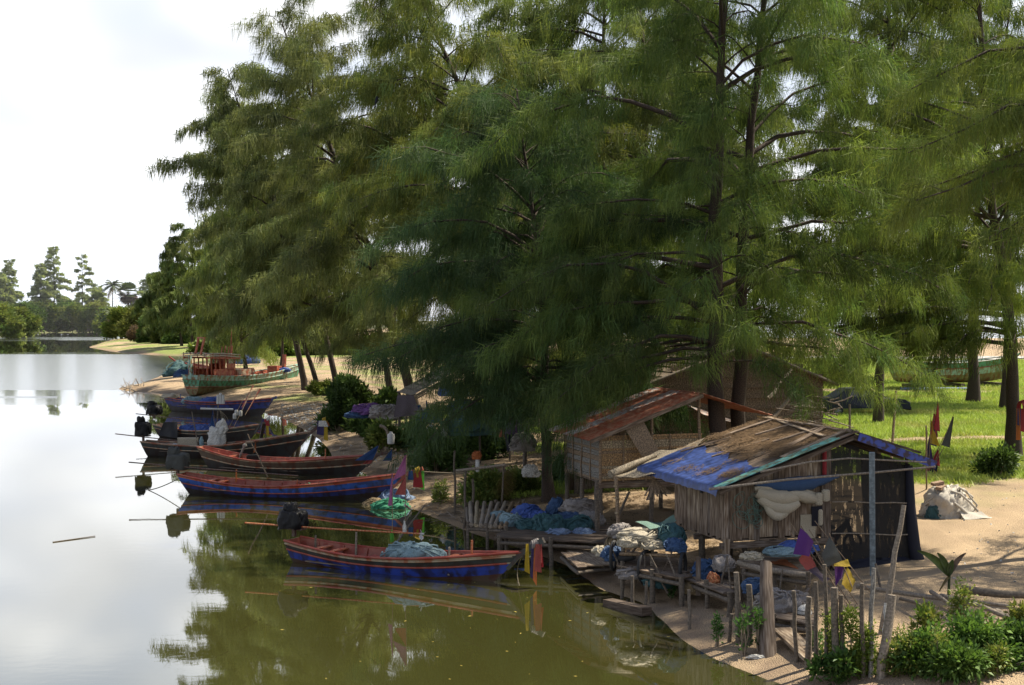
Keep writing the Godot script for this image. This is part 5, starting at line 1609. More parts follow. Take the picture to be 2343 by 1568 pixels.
	one("grey_post", "square blue grey post standing before the black shade netting", "post", mb, M.greypost)

	# ----- hut C: bamboo wall and rusty roof
	h = thing("bamboo_hut", "stilt hut with split bamboo walls and a rusty tin roof", "hut", V(2.7, 0, -42), deg_to_rad(17))
	var yc := func(xx: float) -> float: return 3.42 + 0.36 * (xx + 0.5) if xx < 3.2 else 3.42 + 0.36 * 3.7 - 0.3 * (xx - 3.2)
	for i in 18:
		var y := 2.12 + i * 0.078
		var wm: String = ["greybamboo", "greybamboo", "bamboo2"][rng.randi() % 3]
		var fm: String = ["bamboo", "bamboo2", "bamboo", "bamboo3"][rng.randi() % 4]
		board(h, "bamboo_slat", V(R(-0.01, 0.01), y, 0), V(R(-0.01, 0.01), y + R(-0.02, 0.02), -3.2), 0.07, 0.015, wm, V(1, 0, 0))
		board(h, "bamboo_slat", V(0, y, R(-0.01, 0.01)), V(3.4, y + R(-0.02, 0.02), R(-0.01, 0.01)), 0.07, 0.015, fm, V(0, 0, 1))
	for q in [0.0, 0.75, 1.5, 2.3, 3.3]: stick(h, "wall_batten", V(q, 2.05, 0.03), V(q, 3.5, 0.03), 0.022, "bamboo2")
	for q in [-0.8, -1.6, -2.4, -3.2]: stick(h, "wall_batten", V(-0.03, 2.05, q), V(-0.03, 3.4, q), 0.022, "bamboo2")
	for i in 8: board(h, "floor_plank", V(0, 2.05, -0.2 - i * 0.4), V(3.4, 2.05, -0.2 - i * 0.4), 0.38, 0.03, WOODS[i % 5])
	board(h, "floor_beam", V(-0.1, 1.96, 0.02), V(3.5, 1.92, 0.02), 0.1, 0.16, "wood1")
	for q in [[0, 0], [0, -1.6], [0, -3.1], [1.7, 0], [3.3, 0], [3.3, -3.0]]: stick(h, "stilt", V(q[0], -0.2, q[1]), V(q[0], 2.0, q[1]), 0.07, "pole")
	for q in [[0, 0], [3.3, 0], [1.7, 0], [0, -3.1]]: stick(h, "post", V(q[0], 2.0, q[1]), V(q[0], yc.call(q[0]) - 0.05, q[1]), 0.05, "bamboo2")
	for i in 5:
		corrugated(h, "roof_sheet", func(u: float, v: float) -> Vector3: return V(v, yc.call(v) + 0.01 * (i % 2), u), 0.5 - i * 0.8, -0.32 - i * 0.8, -0.55, 3.25, 9, ["tinred", "tinred", "tin", "tinred", "tin"][i], 0.02)
		corrugated(h, "roof_sheet", func(u: float, v: float) -> Vector3: return V(v, yc.call(v) + 0.01 * (i % 2), u), 0.5 - i * 0.8, -0.32 - i * 0.8, 3.2, 5.6, 9, "tinred", 0.02)
	board(h, "rake_board", V(-0.5, yc.call(-0.5) - 0.05, 0.52), V(3.2, yc.call(3.2) - 0.05, 0.52), 0.12, 0.03, "wood1", V(0, 0, 1))
	mb = MB.new()
	cloth(mb, V(0.7, 3.7, 0.3), V(1.3, 3.9, 0.35), V(1.75, 3.0, 0.5), V(1.2, 2.85, 0.45), 0.02, 7)
	put(h, "bamboo_flap", mb, M.bamboo2)
	o = thing("cloth_awning", "sagging awning of pale frayed matting propped on a bamboo pole", "awning", A(1412, 1202, 38))
	var org := o.position
	mb = MB.new()
	cloth(mb, A(1620, 998, 39) - org, A(1500, 1040, 40.5) - org, A(1395, 1084, 38.5) - org, A(1520, 1072, 36.8) - org, 0.16, 4, V(0, -0.12, 0), 22, 16, 90)
	put(o, "matting", mb, M.mat_pale)
	mb = MB.new()
	mb.tube([A(1500, 1042, 39.5) - org, A(1450, 1062, 39) - org, A(1396, 1086, 38.4) - org], 0.07, 0.12, 7)
	put(o, "rolled_edge", mb, M.mat_pale)
	stick(o, "bamboo_prop", V(0.05, -0.6, 0), A(1408, 1090, 38.2) - org, 0.06, "bamboo2")
	for q in [0.25, 0.55, 0.8]:
		mb = MB.new()
		var pp: Vector3 = (A(1408, 1090, 38.2) - org) * q
		mb.tube([pp - V(0, 0.015, 0), pp + V(0, 0.015, 0)], 0.068, 0.068, 7)
		put(o, "bamboo_node", mb, M.bamboo3)
	mb = MB.new()
	for i in 16:
		var a := A(1492, 1096, 37.6)
		var b := A(1475 + i * 4.2, 1128 + R(-6, 18), 37.3)
		mb.quad(a + V(R(-0.05, 0.05), 0, 0), a + V(0.05, 0.02, 0), b + V(0.025, 0, 0), b - V(0.025, 0, 0))
	one("palm_brush", "fan of dry palm leaf hanging under the pale matting awning", "palm leaf", mb, M.bamboo2)

	# ----- house B: big thatched roof
	h = thing("thatched_house", "large house with a brown palm thatched roof behind the bamboo hut", "house", V(1.9, 0, -50), deg_to_rad(17))
	var yb := func(xx: float) -> float: return 3.6 + 0.343 * xx if xx < 7.0 else 6.0 - 0.39 * (xx - 7.0)
	for i in 17:
		var x0 := -0.3 + i * 0.44
		var r2 := []
		for k in 4:
			var row := PackedVector3Array()
			for j in 30:
				var xx := x0 + k * 0.2
				row.append(V(xx, yb.call(minf(xx, 7.0)) + (0.09 if k == 0 else 0.03) - (0.07 * absf(nz.get_noise_2d(j * 30, i * 70)) if k == 0 else 0.0), 0.6 - j * 0.24))
			r2.append(row)
		mb = MB.new()
		mb.grid(r2, 0.7, 7)
		put(h, "thatch_row", mb, M.thatch)
	for i in 9:
		var x0 := 10.8 - i * 0.44
		var r2 := []
		for k in 4:
			var row := PackedVector3Array()
			for j in 12:
				var xx := x0 - k * 0.2
				row.append(V(xx, yb.call(maxf(xx, 7.0)) + (0.09 if k == 0 else 0.03), 0.6 - j * 0.6))
			r2.append(row)
		mb = MB.new()
		mb.grid(r2, 0.7, 7)
		put(h, "thatch_row", mb, M.thatch)
	# gable hung with dark thatch
	for i in 8:
		var y0 := 2.9 + i * 0.4
		var xa := maxf(0.3, (y0 + 0.1 - 3.6) / 0.343)
		var xb := minf(10.4, 7.0 + (6.0 - y0 - 0.1) / 0.39)
		if xb - xa < 0.4: break
		mb = MB.new()
		cloth(mb, V(xa, y0 + 0.42, 0.28), V(xb, y0 + 0.42, 0.28), V(xb, y0 - 0.06, 0.36), V(xa, y0 - 0.06, 0.36), 0.03, i, Vector3.ZERO, 26, 4, 300)
		put(h, "gable_thatch", mb, M.thatch)
	stick(h, "rake_pole", V(7.0, 6.02, 0.62), V(10.9, 4.5, 0.62), 0.06, "pole")
	stick(h, "rake_pole", V(-0.3, 3.52, 0.62), V(7.0, 6.02, 0.62), 0.06, "pole")
	for q in [0.4, 3.6, 7.0, 10.3]:
		for zz in [0.2, -6.0]: stick(h, "post", V(q, 0.2, zz), V(q, yb.call(q) - 0.05, zz), 0.09, "pole")
	for i in 18: board(h, "wall_plank", V(0.4 + i * 0.56, 0.8, 0.1), V(0.4 + i * 0.56, 3.2, 0.1), 0.5, 0.03, ["wood4", "wood2"][i % 2], V(0, 0, 1))
	mb = MB.new()
	cloth(mb, V(4.6, 3.9, 0.5), V(7.6, 2.9, 0.5), V(7.6, 2.8, 2.0), V(4.6, 3.6, 2.0), 0.02, 4)
	put(h, "porch_roof", mb, M.tin)
	for q in [[1811, 845, 1757, 912, 49.5, "pale dead branch leaning on the dark thatched gable"], [1830, 880, 1770, 955, 46, "grey pole leaning against the thatched house's eave"]]:
		mb = MB.new()
		pole(mb, A(q[2], q[3], q[4] - 0.8), A(q[0], q[1], q[4]), 0.07, 0.05, 0.05)
		one("leaning_branch", q[5], "branch", mb, M.palepole)

	# ----- shelter D among the trees
	h = thing("thatched_shelter", "small palm thatched shelter with bamboo rafters among the trees", "shelter", V(-5.3, 0, -71), deg_to_rad(17))
	for i in 8:
		var x0 := 0.0 + i * 0.46
		var r2 := []
		for k in 4:
			var row := PackedVector3Array()
			for j in 10: row.append(V(x0 + k * 0.2, 2.95 + 0.52 * (x0 + k * 0.2) + (0.09 if k == 0 else 0.03), 0.2 - j * 0.4))
			r2.append(row)
		mb = MB.new()
		mb.grid(r2, 0.7, 4)
		put(h, "thatch_row", mb, M.thatch_grey)
		mb = MB.new()
		rows = []
		for k in 2:
			var row := PackedVector3Array()
			for j in 10: row.append(V(7.4 - x0 - k * 0.5, 2.95 + 0.52 * (x0 + k * 0.5) + (0.09 if k == 0 else 0.03), 0.2 - j * 0.4))
			rows.append(row)
		mb.grid(rows, 0.7, 4)
		put(h, "thatch_row", mb, M.thatch_grey)
	for k in 3: stick(h, "rafter", V(-0.1, 2.85 - 0.1 * k, 0.28), V(3.7, 4.83 - 0.1 * k, 0.28), 0.045, "bamboo3")
	for q in [[0.2, 0], [3.6, 0], [7.0, 0], [0.2, -3.4], [7, -3.4]]: stick(h, "post", V(q[0], 0.3, q[1]), V(q[0], 3.0, q[1]), 0.08, "pole")
	mb = MB.new()
	cloth(mb, V(2.2, 3.4, 0.4), V(4.6, 3.5, 0.4), V(4.7, 3.0, 0.9), V(2.2, 2.9, 0.9), 0.06, 8)
	put(h, "green_sheet", mb, M.sage)
	heap("bright blue bundle hanging under the thatched shelter's rafters", A(1022, 900, 71), V(0.45, 0.5, 0.35), "tarpblue", 60, "hung_bundle", "bundle")
	make_decks()

func deck(called: String, label: String, pts: Array, y: float, n: int, along: bool, mats: Array, t := 0.035, round_ := false, legs := true) -> Node3D:
	# a platform through four corners (near left, near right, far right, far left)
	var c: Vector3 = (pts[0] + pts[1] + pts[2] + pts[3]) * 0.25
	var o := thing(called, label, "deck", V(c.x, y, c.z))
	var a: Vector3 = pts[0] - o.position
	var b: Vector3 = pts[1] - o.position
	var d: Vector3 = pts[2] - o.position
	var e: Vector3 = pts[3] - o.position
	for q in [a, b, d, e]: q.y = 0
	a.y = 0; b.y = 0; d.y = 0; e.y = 0
	for i in n:
		var f := (i + 0.5) / n
		var p := a.lerp(e, f) if along else a.lerp(b, f)
		var q := b.lerp(d, f) if along else e.lerp(d, f)
		var w := (a.distance_to(e) if along else a.distance_to(b)) / n
		p += (p - q).normalized() * R(-0.05, 0.12)
		q += (q - p).normalized() * R(-0.05, 0.12)
		if round_: stick(o, "log", p + V(0, R(-0.02, 0.02), 0), q + V(0, R(-0.02, 0.02), 0), w * 0.46, mats[rng.randi() % mats.size()], 0.015)
		else: board(o, "plank", p + V(0, R(-0.01, 0.015), 0), q + V(0, R(-0.01, 0.015), 0), w * 0.93, t, mats[rng.randi() % mats.size()])
	for q in [[a, b], [e, d], [a, e], [b, d]]:
		stick(o, "bearer", q[0] + V(0, -0.1 - t, 0), q[1] + V(0, -0.1 - t, 0), 0.055, "pole")
	for q in [a, b, d, e, (a + b) * 0.5, (d + e) * 0.5] if legs else []:
		stick(o, "stilt", V(q.x, -y - 0.5, q.z), q + V(R(-0.04, 0.04), R(-0.02, 0.15), 0), R(0.05, 0.075), "pole")
	return o
func make_decks() -> void:
	rng.seed = 610
	var wd := ["wood1", "wood3", "wood5", "wood2"]
	var o := deck("tyre_deck", "low plank deck with tyres hung along its edge, beside the plank hut", [W(1424, 1296, 0.8), W(1562, 1326, 0.8), W(1560, 1280, 0.8), W(1440, 1262, 0.8)], 0.8, 5, true, wd)
	board(o, "edge_board", W(1418, 1298, 0.72) - o.position, W(1515, 1326, 0.68) - o.position, 0.16, 0.04, "wood5", V(0, 0, 1))
	board(o, "edge_board", W(1512, 1318, 0.74) - o.position, W(1572, 1322, 0.74) - o.position, 0.16, 0.04, "wood3", V(0, 0, 1))
	stick(o, "shelf_pole", A(1418, 1268, 35) - o.position, A(1560, 1272, 34.2) - o.position, 0.05, "bamboo2")
	for q in [[1424, 1250, 35.1], [1490, 1262, 34.8], [1556, 1262, 34.3]]: stick(o, "shelf_post", V(A(q[0], q[1], q[2]).x, 0.2, -q[2]) - o.position, A(q[0], q[1] - 30, q[2]) - o.position, 0.055, "palepole")
	o = deck("hut_step_deck", "narrow plank step in front of the plank hut's corner", [W(1568, 1322, 0.75), W(1668, 1362, 0.75), W(1668, 1320, 0.75), W(1590, 1296, 0.75)], 0.75, 4, true, wd)
	board(o, "edge_board", W(1564, 1326, 0.66) - o.position, W(1674, 1368, 0.6) - o.position, 0.32, 0.045, "wood5", V(0, 0, 1))
	o = deck("front_platform", "slatted wooden platform under the plank hut's front wall", [W(1700, 1300, 1.15), W(1850, 1322, 1.15), W(1850, 1262, 1.15), W(1706, 1262, 1.15)], 1.15, 11, true, wd)
	stick(o, "front_beam", A(1690, 1288, 33) - o.position, A(1760, 1308, 32) - o.position, 0.08, "palepole")
	stick(o, "front_beam", A(1757, 1305, 32) - o.position, A(1850, 1318, 31.6) - o.position, 0.075, "palepole")
	o = deck("bamboo_dock", "sunlit dock of thick bamboo logs at the water's edge", [W(1072, 1200, 0.85), W(1160, 1206, 0.85), W(1196, 1152, 0.85), W(1068, 1150, 0.85)], 0.85, 8, false, ["bamboo3", "palepole", "bamboo2"], 0.04, true)
	o = deck("plank_dock", "dark plank dock piled with blue nets", [W(1140, 1232, 0.72), W(1385, 1244, 0.72), W(1390, 1204, 0.72), W(1150, 1200, 0.72)], 0.72, 6, true, ["wood2", "wood4", "wood1"])
	o = deck("gangplank", "short sunlit gangplank between the docks and the tyre hung deck", [W(1322, 1300, 0.42), W(1398, 1292, 0.42), W(1350, 1258, 0.42), W(1284, 1266, 0.42)], 0.42, 4, false, ["wood5", "wood3"], 0.035, false, false)
	o = deck("lower_landing", "small lower landing of planks beneath the flags", [W(1770, 1416, 0.62), W(1858, 1432, 0.62), W(1866, 1398, 0.62), W(1780, 1392, 0.62)], 0.62, 4, true, wd)
	var mb := MB.new()
	beam(mb, W(1788, 1440, 0.5), W(1862, 1508, 0.32), 0.42, 0.07)
	one("plank_step", "thick sunlit plank sloping down to the mud", "plank", mb, M.wood5)
	# stakes and posts in the mud
	mb = MB.new()
	pole(mb, drop(1757, 1505) + V(0, -0.3, 0), A(1752, 1288, 29.6), 0.20, 0.13, 0.03, 6, 7)
	one("split_post", "thick split timber post rising from the dark mud", "post", mb, M.wood2)
	var st := [[1822, 1515, 1815, 1352, 0.05], [1846, 1530, 1851, 1366, 0.07], [1870, 1540, 1866, 1332, 0.05], [1893, 1545, 1886, 1292, 0.045], [1914, 1550, 1909, 1345, 0.08], [1928, 1548, 1925, 1362, 0.05], [1974, 1552, 1972, 1335, 0.05], [1690, 1470, 1684, 1310, 0.07], [1714, 1476, 1713, 1338, 0.075], [1668, 1470, 1674, 1405, 0.05], [1578, 1440, 1576, 1350, 0.045], [1449, 1398, 1446, 1318, 0.05], [1475, 1405, 1479, 1330, 0.04]]
	for i in st.size():
		var q: Array = st[i]
		var b := drop(q[0], q[1])
		mb = MB.new()
		pole(mb, b + V(0, -0.3, 0), A(q[2], q[3], -b.z), q[4], q[4] * 0.85, 0.02, 6, 7)
		one("mud_stake", "bare wooden stake driven into the mud below the huts", "stake", mb, M[["pole", "stakewood", "pole"][i % 3]], "stakes in the mud below the huts")
	# tyres
	for q in [[1477, 1298, 34.6, 0.21, 0.40, "largest motorcycle tyre hung on the plank deck"], [1562, 1302, 34.0, 0.11, 0.40, "motorcycle tyre turned edge on at the deck's corner"], [1404, 1272, 35.3, 0.10, 0.36, "motorcycle tyre hung at the water end of the deck"]]:
		mb = MB.new()
		ring(mb, Vector3.ZERO, V(q[3], 0, -sqrt(maxf(0.0, q[4] * q[4] * 0.8 - q[3] * q[3]))), V(0.0, q[4], 0), 0.045, 24, 8)
		one("motorcycle_tyre", q[5], "tyre", mb, M.rubber, "tyres hung on the deck", A(q[0], q[1], q[2]))
	mb = MB.new()
	mb.tube([A(1416, 1280, 35.2), A(1450, 1272, 35.0)], 0.11, 0.11, 10)
	one("black_drum", "black pipe lying across the deck's end", "pipe", mb, M.rubber)
	# nets and bundles on the decks: [x, v of the middle, distance, half sizes, material, seed, label]
	var hp: Array = [[1205, 1175, 43.5, 0.52, 0.42, 0.45, "tarpblue", 1, "bright blue tarp bundle at the foot of the weeping casuarina"], [1168, 1192, 42, 0.40, 0.38, 0.4, "skyblue", 2, "pale blue net bag on the bamboo dock's edge"], [1208, 1202, 41.5, 0.42, 0.30, 0.4, "teal", 3, "teal net bag squeezed between the blue ones"], [1257, 1204, 41.3, 0.55, 0.52, 0.5, "teal", 4, "large dark teal net mound on the plank dock"], [1318, 1205, 41.5, 0.6, 0.5, 0.5, "teal", 5, "dark net mound at the end of the plank dock"], [1278, 1222, 40.6, 0.45, 0.24, 0.4, "paleblue", 6, "flat lilac blue net bag at the dock's front edge"], [1335, 1222, 40.6, 0.4, 0.24, 0.35, "paleblue", 7, "second flat lilac blue bag towards the stilts"], [1140, 1180, 43.5, 0.35, 0.2, 0.3, "skyblue", 8, "clear plastic bundle lying on the bamboo logs"], [1466, 1222, 35, 0.62, 0.24, 0.42, "cream", 9, "cream coloured fishing net heaped on the deck rack"], [1440, 1240, 34.8, 0.32, 0.22, 0.3, "cream", 10, "fold of cream net hanging off the deck rack"], [1495, 1245, 34.7, 0.42, 0.20, 0.3, "cream", 18, "second fold of cream net along the deck rack"], [1535, 1225, 34.8, 0.38, 0.42, 0.4, "teal", 11, "dark green net mound against the hut's side wall"], [1545, 1248, 34.2, 0.3, 0.25, 0.3, "bluenet", 12, "dark blue net pile at the hut's corner"], [1618, 1302, 33.6, 0.42, 0.38, 0.4, "bluenet", 13, "dark blue net pile under the plank hut"], [1632, 1325, 32.9, 0.16, 0.24, 0.15, "rusty", 14, "small brown mesh sack in front of the blue net"], [1790, 1262, 33, 0.5, 0.16, 0.35, "skyblue", 15, "pale greenish net on the slatted platform"], [1822, 1252, 33.4, 0.5, 0.22, 0.4, "tarpblue", 16, "blue tarp bundle against the plank hut's front"], [1788, 1376, 30.6, 0.62, 0.42, 0.5, "greynet", 17, "huge pale grey net bundle stored under the platform"], [1405, 1250, 36, 0.25, 0.4, 0.25, "brownnet", 19, "yellowish sack hanging at the deck's end"], [1272, 1165, 43.6, 0.3, 0.55, 0.3, "bluenet", 20, "blue net draped down beside the tree trunk"], [1330, 1160, 43.2, 0.7, 0.4, 0.5, "greynet", 21, "grey net and rags under the bamboo hut"]]
	hp += [[1400, 1268, 35.4, 0.3, 0.3, 0.25, "bluenet", 30, "dark net stuffed under the yellowish sack"], [1445, 1312, 34.6, 0.4, 0.22, 0.3, "greynet", 31, "old grey net lying under the tyre hung deck"], [1510, 1330, 34.2, 0.42, 0.25, 0.3, "teal", 32, "dark net dumped below the deck's edge boards"], [1590, 1345, 33.4, 0.36, 0.25, 0.3, "brownnet", 33, "brown net bundle under the hut step"], [1655, 1290, 33.2, 0.3, 0.3, 0.3, "greynet", 34, "grey rag pile behind the corner post"], [1730, 1340, 31.4, 0.35, 0.3, 0.3, "bluenet", 35, "blue net bundle beside the split timber post"], [1720, 1272, 32.8, 0.3, 0.14, 0.25, "cream", 36, "scraps of cream net at the platform's left end"], [1300, 1190, 42.6, 0.5, 0.35, 0.4, "bluenet", 37, "dark blue net mound behind the teal ones"], [1350, 1190, 42, 0.45, 0.4, 0.4, "greynet", 38, "grey sacks heaped between the stilts"], [1420, 1215, 36, 0.35, 0.3, 0.3, "greynet", 39, "dull grey net at the awning's pole"], [1382, 1262, 36.4, 0.3, 0.2, 0.25, "cream", 40, "pale net bag on the gangplank's end"], [1230, 1185, 42.6, 0.4, 0.3, 0.35, "tarpblue", 41, "crumpled blue tarp beside the teal mound"]]
	for i in 14:      # poles and boards leaning about the stilts
		var qx := 1400.0 + i * 34
		var b0 := A(qx + R(-12, 12), 1320 + i * 8 + R(-8, 8), 35.2 - i * 0.36)
		mb = MB.new()
		if i % 3: pole(mb, b0, b0 + V(R(-0.5, 0.5), R(0.7, 1.25), R(-0.4, 0.1)), R(0.02, 0.04), 0.02, 0.02)
		else: beam(mb, b0, b0 + V(R(-0.6, 0.6), R(0.6, 1.0), R(-0.3, 0.1)), 0.12, 0.025)
		one("leaning_timber", "loose pole or board leaning among the hut stilts", "timber", mb, M[["wood2", "pole", "stakewood"][i % 3]], "loose timber among the stilts")
	for q in hp:
		heap(q[8], A(q[0], q[1], q[2]) + V(0, -q[4] * 0.25, 0), V(q[3], q[4], q[5]), q[6], q[7] + 60, "net_pile", "fishing net", 0.22)
	mb = MB.new()
	cloth(mb, A(1455, 1205, 35.6), A(1540, 1172, 36.4), A(1548, 1195, 35.4), A(1490, 1222, 34.7), 0.18, 12)
	one("green_tarp", "crumpled sage green tarpaulin over the deck rack", "tarpaulin", mb, M.sage)
	mb = MB.new()
	cloth(mb, W(1752, 1278, 1.19), W(1800, 1280, 1.19), W(1828, 1302, 1.19), W(1770, 1292, 1.19), 0.05, 22)
	one("orange_sheet", "bright orange plastic sheet on the slatted platform", "plastic sheet", mb, M.orange)
	# foam blocks
	for q in [[1840, 1403, 30, 0.30, "white foam block tied with dark cord on the lower landing"]]:
		var f := thing("foam_block", q[4], "foam block", A(q[0], q[1], q[2]), 0.5)
		mb = MB.new()
		blob(mb, V(0, 0, 0), V(0.17, 0.19, 0.15), 3, 0.12, -0.9, 0.8)
		put(f, "block", mb, M.foam)
		for k in 3:
			mb = MB.new()
			ring(mb, V(0, -0.09 + k * 0.08, 0), V(0.175, 0, 0), V(0, 0, 0.155), 0.006, 16, 4)
			put(f, "cord", mb, M.black)
	for i in 7:
		mb = MB.new()
		blob(mb, Vector3.ZERO, V(R(0.13, 0.22), R(0.12, 0.2), R(0.12, 0.18)), i + 30, 0.4, -0.7, 1.2)
		one("foam_scrap", "scrap of dirty white foam in the pile on the mud", "foam", mb, M.foam, "foam scraps piled on the mud", A([1805, 1822, 1838, 1812, 1830, 1846, 1838][i], [1505, 1495, 1508, 1525, 1520, 1522, 1540][i], 28.6))
	heap("two bits of torn white plastic on the mud flat", drop(1735, 1505), V(0.22, 0.06, 0.1), "white", 77, "plastic_litter", "litter", 0.4)

# ---------- the sandy yard on the right ----------
func make_yard() -> void:
	rng.seed = 700
	var mb: MB
	# flags bundled in the foreground: pole top and foot, then the four corners of the cloth
	var fl := [[1833, 1204, 1912, 1345, [[1834, 1207], [1862, 1240], [1851, 1274], [1815, 1268]], "purple", "large purple flag drooping in the foreground bundle"], [1802, 1208, 1930, 1392, [[1846, 1253], [1870, 1296], [1846, 1306], [1825, 1282]], "salmon", "salmon red flag below the large purple one"], [1808, 1197, 1950, 1400, [[1860, 1286], [1896, 1326], [1884, 1338], [1844, 1300]], "mauve", "dusky mauve flag lowest in the foreground bundle"], [1897, 1220, 1950, 1345, [[1897, 1229], [1928, 1283], [1888, 1299], [1878, 1270]], "greycloth", "big dark grey flag in the foreground bundle"], [1851, 1212, 1962, 1384, [[1908, 1286], [1940, 1281], [1946, 1297], [1908, 1298]], "yellow", "upper yellow flag in the foreground bundle"], [1832, 1204, 1945, 1384, [[1910, 1298], [1934, 1291], [1926, 1324], [1912, 1342]], "purple", "small purple flag beside the yellow ones"], [1864, 1192, 1995, 1360, [[1937, 1298], [1954, 1330], [1946, 1357], [1922, 1338]], "yellow", "lower yellow flag hanging over the shrub"]]
	for i in fl.size():
		var q: Array = fl[i]
		var d := 30.4 + i * 0.06
		var o2 := thing("marker_flag", q[6], "flag", A(q[2], q[3], d), 0, "flags bundled in the foreground")
		mb = MB.new()
		pole(mb, Vector3.ZERO, A(q[0], q[1], d + 0.5) - o2.position, 0.013, 0.009, 0.008)
		put(o2, "pole", mb, M.bamboo2)
		mb = MB.new()
		var k: Array = q[4]
		cloth(mb, A(k[0][0], k[0][1], d + 0.2) - o2.position, A(k[1][0], k[1][1], d + 0.15) - o2.position, A(k[2][0], k[2][1], d - 0.05) - o2.position, A(k[3][0], k[3][1], d) - o2.position, 0.07, i + 3, Vector3.ZERO, 10, 10, 70)
		put(o2, "cloth", mb, M[q[5]])
	# poles of the fence by the shrubs
	var pl := [[2068, 1156, 2012, 1452, 0.075, 0.05, "palepole", "tall crooked bark covered pole before the shade netting"], [2041, 1362, 2008, 1555, 0.10, 0.085, "palepole", "short thick pale pole among the stakes"], [1999, 1300, 1990, 1552, 0.05, 0.045, "greybamboo", "slim grey pole standing between the stakes"], [2026, 1380, 2020, 1480, 0.03, 0.03, "white", "thin white rod behind the pale pole"], [2003, 1290, 2024, 1355, 0.03, 0.03, "pole", "dark crooked stick leaning on the tall pole"]]
	for q in pl:
		var f := drop(q[2], q[3])
		mb = MB.new()
		pole(mb, f + V(0, -0.25, 0), A(q[0], q[1], -f.z + 0.3), q[4], q[5], 0.03, 7, 7)
		one("fence_pole", q[7], "pole", mb, M[q[6]])
	var lg := [[1961, 1364, 2121, 1387, 2313, 1418, 0.06, "long pale driftwood pole lying behind the leafy shrub"], [2153, 1387, 2240, 1418, 2340, 1458, 0.065, "second driftwood pole crossing behind the leafy shrub"], [2280, 1428, 2320, 1450, 2360, 1475, 0.06, "short driftwood log at the right edge"], [2130, 1382, 2150, 1395, 2190, 1420, 0.05, "broken branch across the driftwood poles"], [2200, 1380, 2290, 1388, 2380, 1392, 0.10, "dark half buried log beside the palm sapling"], [2060, 1390, 2095, 1405, 2130, 1425, 0.04, "dark thin board leaning below the driftwood"]]
	for i in lg.size():
		var q: Array = lg[i]
		mb = MB.new()
		var p := []
		for k in 3:
			var w := drop(q[k * 2], q[k * 2 + 1])
			p.append(w + V(0, q[6] + 0.14 + R(0, 0.1), 0))
		mb.tube(p, q[6], q[6] * 0.7, 7)
		one("driftwood", q[7], "log", mb, M["pole" if i in [4, 5] else "palepole"])
	rng.seed = 710
	var tw := MB.new()
	for i in 140:
		var p := drop(R(2040, 2342), R(1425, 1540)) + V(0, R(0.02, 0.25), 0)
		var a := R(0, TAU)
		pole(tw, p, p + V(cos(a), R(-0.2, 0.4), sin(a)) * R(0.15, 0.6), 0.008, 0.004, 0.02, 3, 3)
	var br := put(self, "brushwood", tw, M.palepole)
	tag(br, "grey dry twigs and brushwood strewn under the driftwood", "brushwood")
	br.set_meta("kind", "stuff")
	# palm sapling
	var f := drop(2170, 1366)
	var o := thing("palm_sapling", "young coconut palm with three stiff green leaves in the sand", "palm sapling", f)
	mb = MB.new()
	pole(mb, V(0, -0.1, 0), V(0.02, 0.55, 0), 0.035, 0.03)
	put(o, "stem", mb, M.palm_green)
	for q in [[-0.75, 1.05, 0.16, "palm_green2"], [-0.30, 1.0, 0.13, "palm_green"], [0.05, 0.85, 0.13, "palm_green"], [0.35, 1.0, 0.11, "palm_dry2"], [-0.25, 0.45, 0.05, "palm_dry"]]:
		mb = MB.new()
		var rows := []
		var a := V(0, 0.45, 0)
		var b := V(q[0] * 0.35, q[1] * 0.85, 0.05)
		var c := V(q[0], q[1] * (1.0 if q[1] > 0.5 else 0.3), 0.1)
		var pts := bez(a, b, c, 10)
		for k in 10:
			var t := k / 9.0
			var w: float = q[2] * sin(PI * pow(t, 0.7) * 0.97 + 0.03) * 0.5 + 0.01
			var side := (c - a).cross(V(0, 0, 1)).normalized()
			rows.append(PackedVector3Array([pts[k] - side * w + V(0, 0.02, 0.04), pts[k], pts[k] + side * w + V(0, 0.02, 0.04)]))
		mb.grid(rows)
		put(o, "leaf", mb, M[q[3]])
	# net mound with bricks
	f = drop(2170, 1180)
	heap("big white net mound weighted with bricks on the sandy yard", f, V(0.85, 1.0, 0.75), "whitenet", 81, "net_mound", "fishing net", 0.2)
	heap("teal net showing at the foot of the white net mound", f + V(-0.55, -0.05, 0.45), V(0.3, 0.45, 0.2), "teal", 82, "net_mound", "fishing net", 0.2)
	mb = MB.new()
	cloth(mb, f + V(0.1, 0.25, 0.7), f + V(0.8, 0.2, 0.55), f + V(1.0, 0.02, 0.85), f + V(0.2, 0.02, 0.95), 0.08, 5)
	one("net_hem", "frayed white hem of the net spread on the sand", "fishing net", mb, M.whitenet)
	for k in 2:
		mb = MB.new()
		mb.box(Transform3D(Basis.from_euler(V(0.1, 0.3 + k * 0.5, 0.15)), Vector3.ZERO), V(0.36, 0.09, 0.18))
		one("brick", ["upper tan brick lying on the white net mound", "lower tan brick lying on the white net mound"][k], "brick", mb, M.brick, "", f + V(-0.42 + 0.08 * k, 1.02 - 0.11 * k, 0.25 + 0.1 * k))
	# flags standing by the lawn
	f = drop(2112, 1088)
	var fb := [[2146, 918, "red", 0.62, 0.98], [2140, 930, "salmon", 0.6, 0.9], [2130, 940, "yellow", 0.5, 0.85], [2150, 930, "violet", 0.45, 0.85], [2134, 965, "violet", 0.3, 0.7], [2122, 985, "salmon", 0.1, 0.4], [2182, 950, "greycloth", 0.5, 0.98], [2165, 990, "red", 0.3, 0.6], [2155, 1010, "yellow", 0.2, 0.6], [2172, 1005, "navy", 0.1, 0.5]]
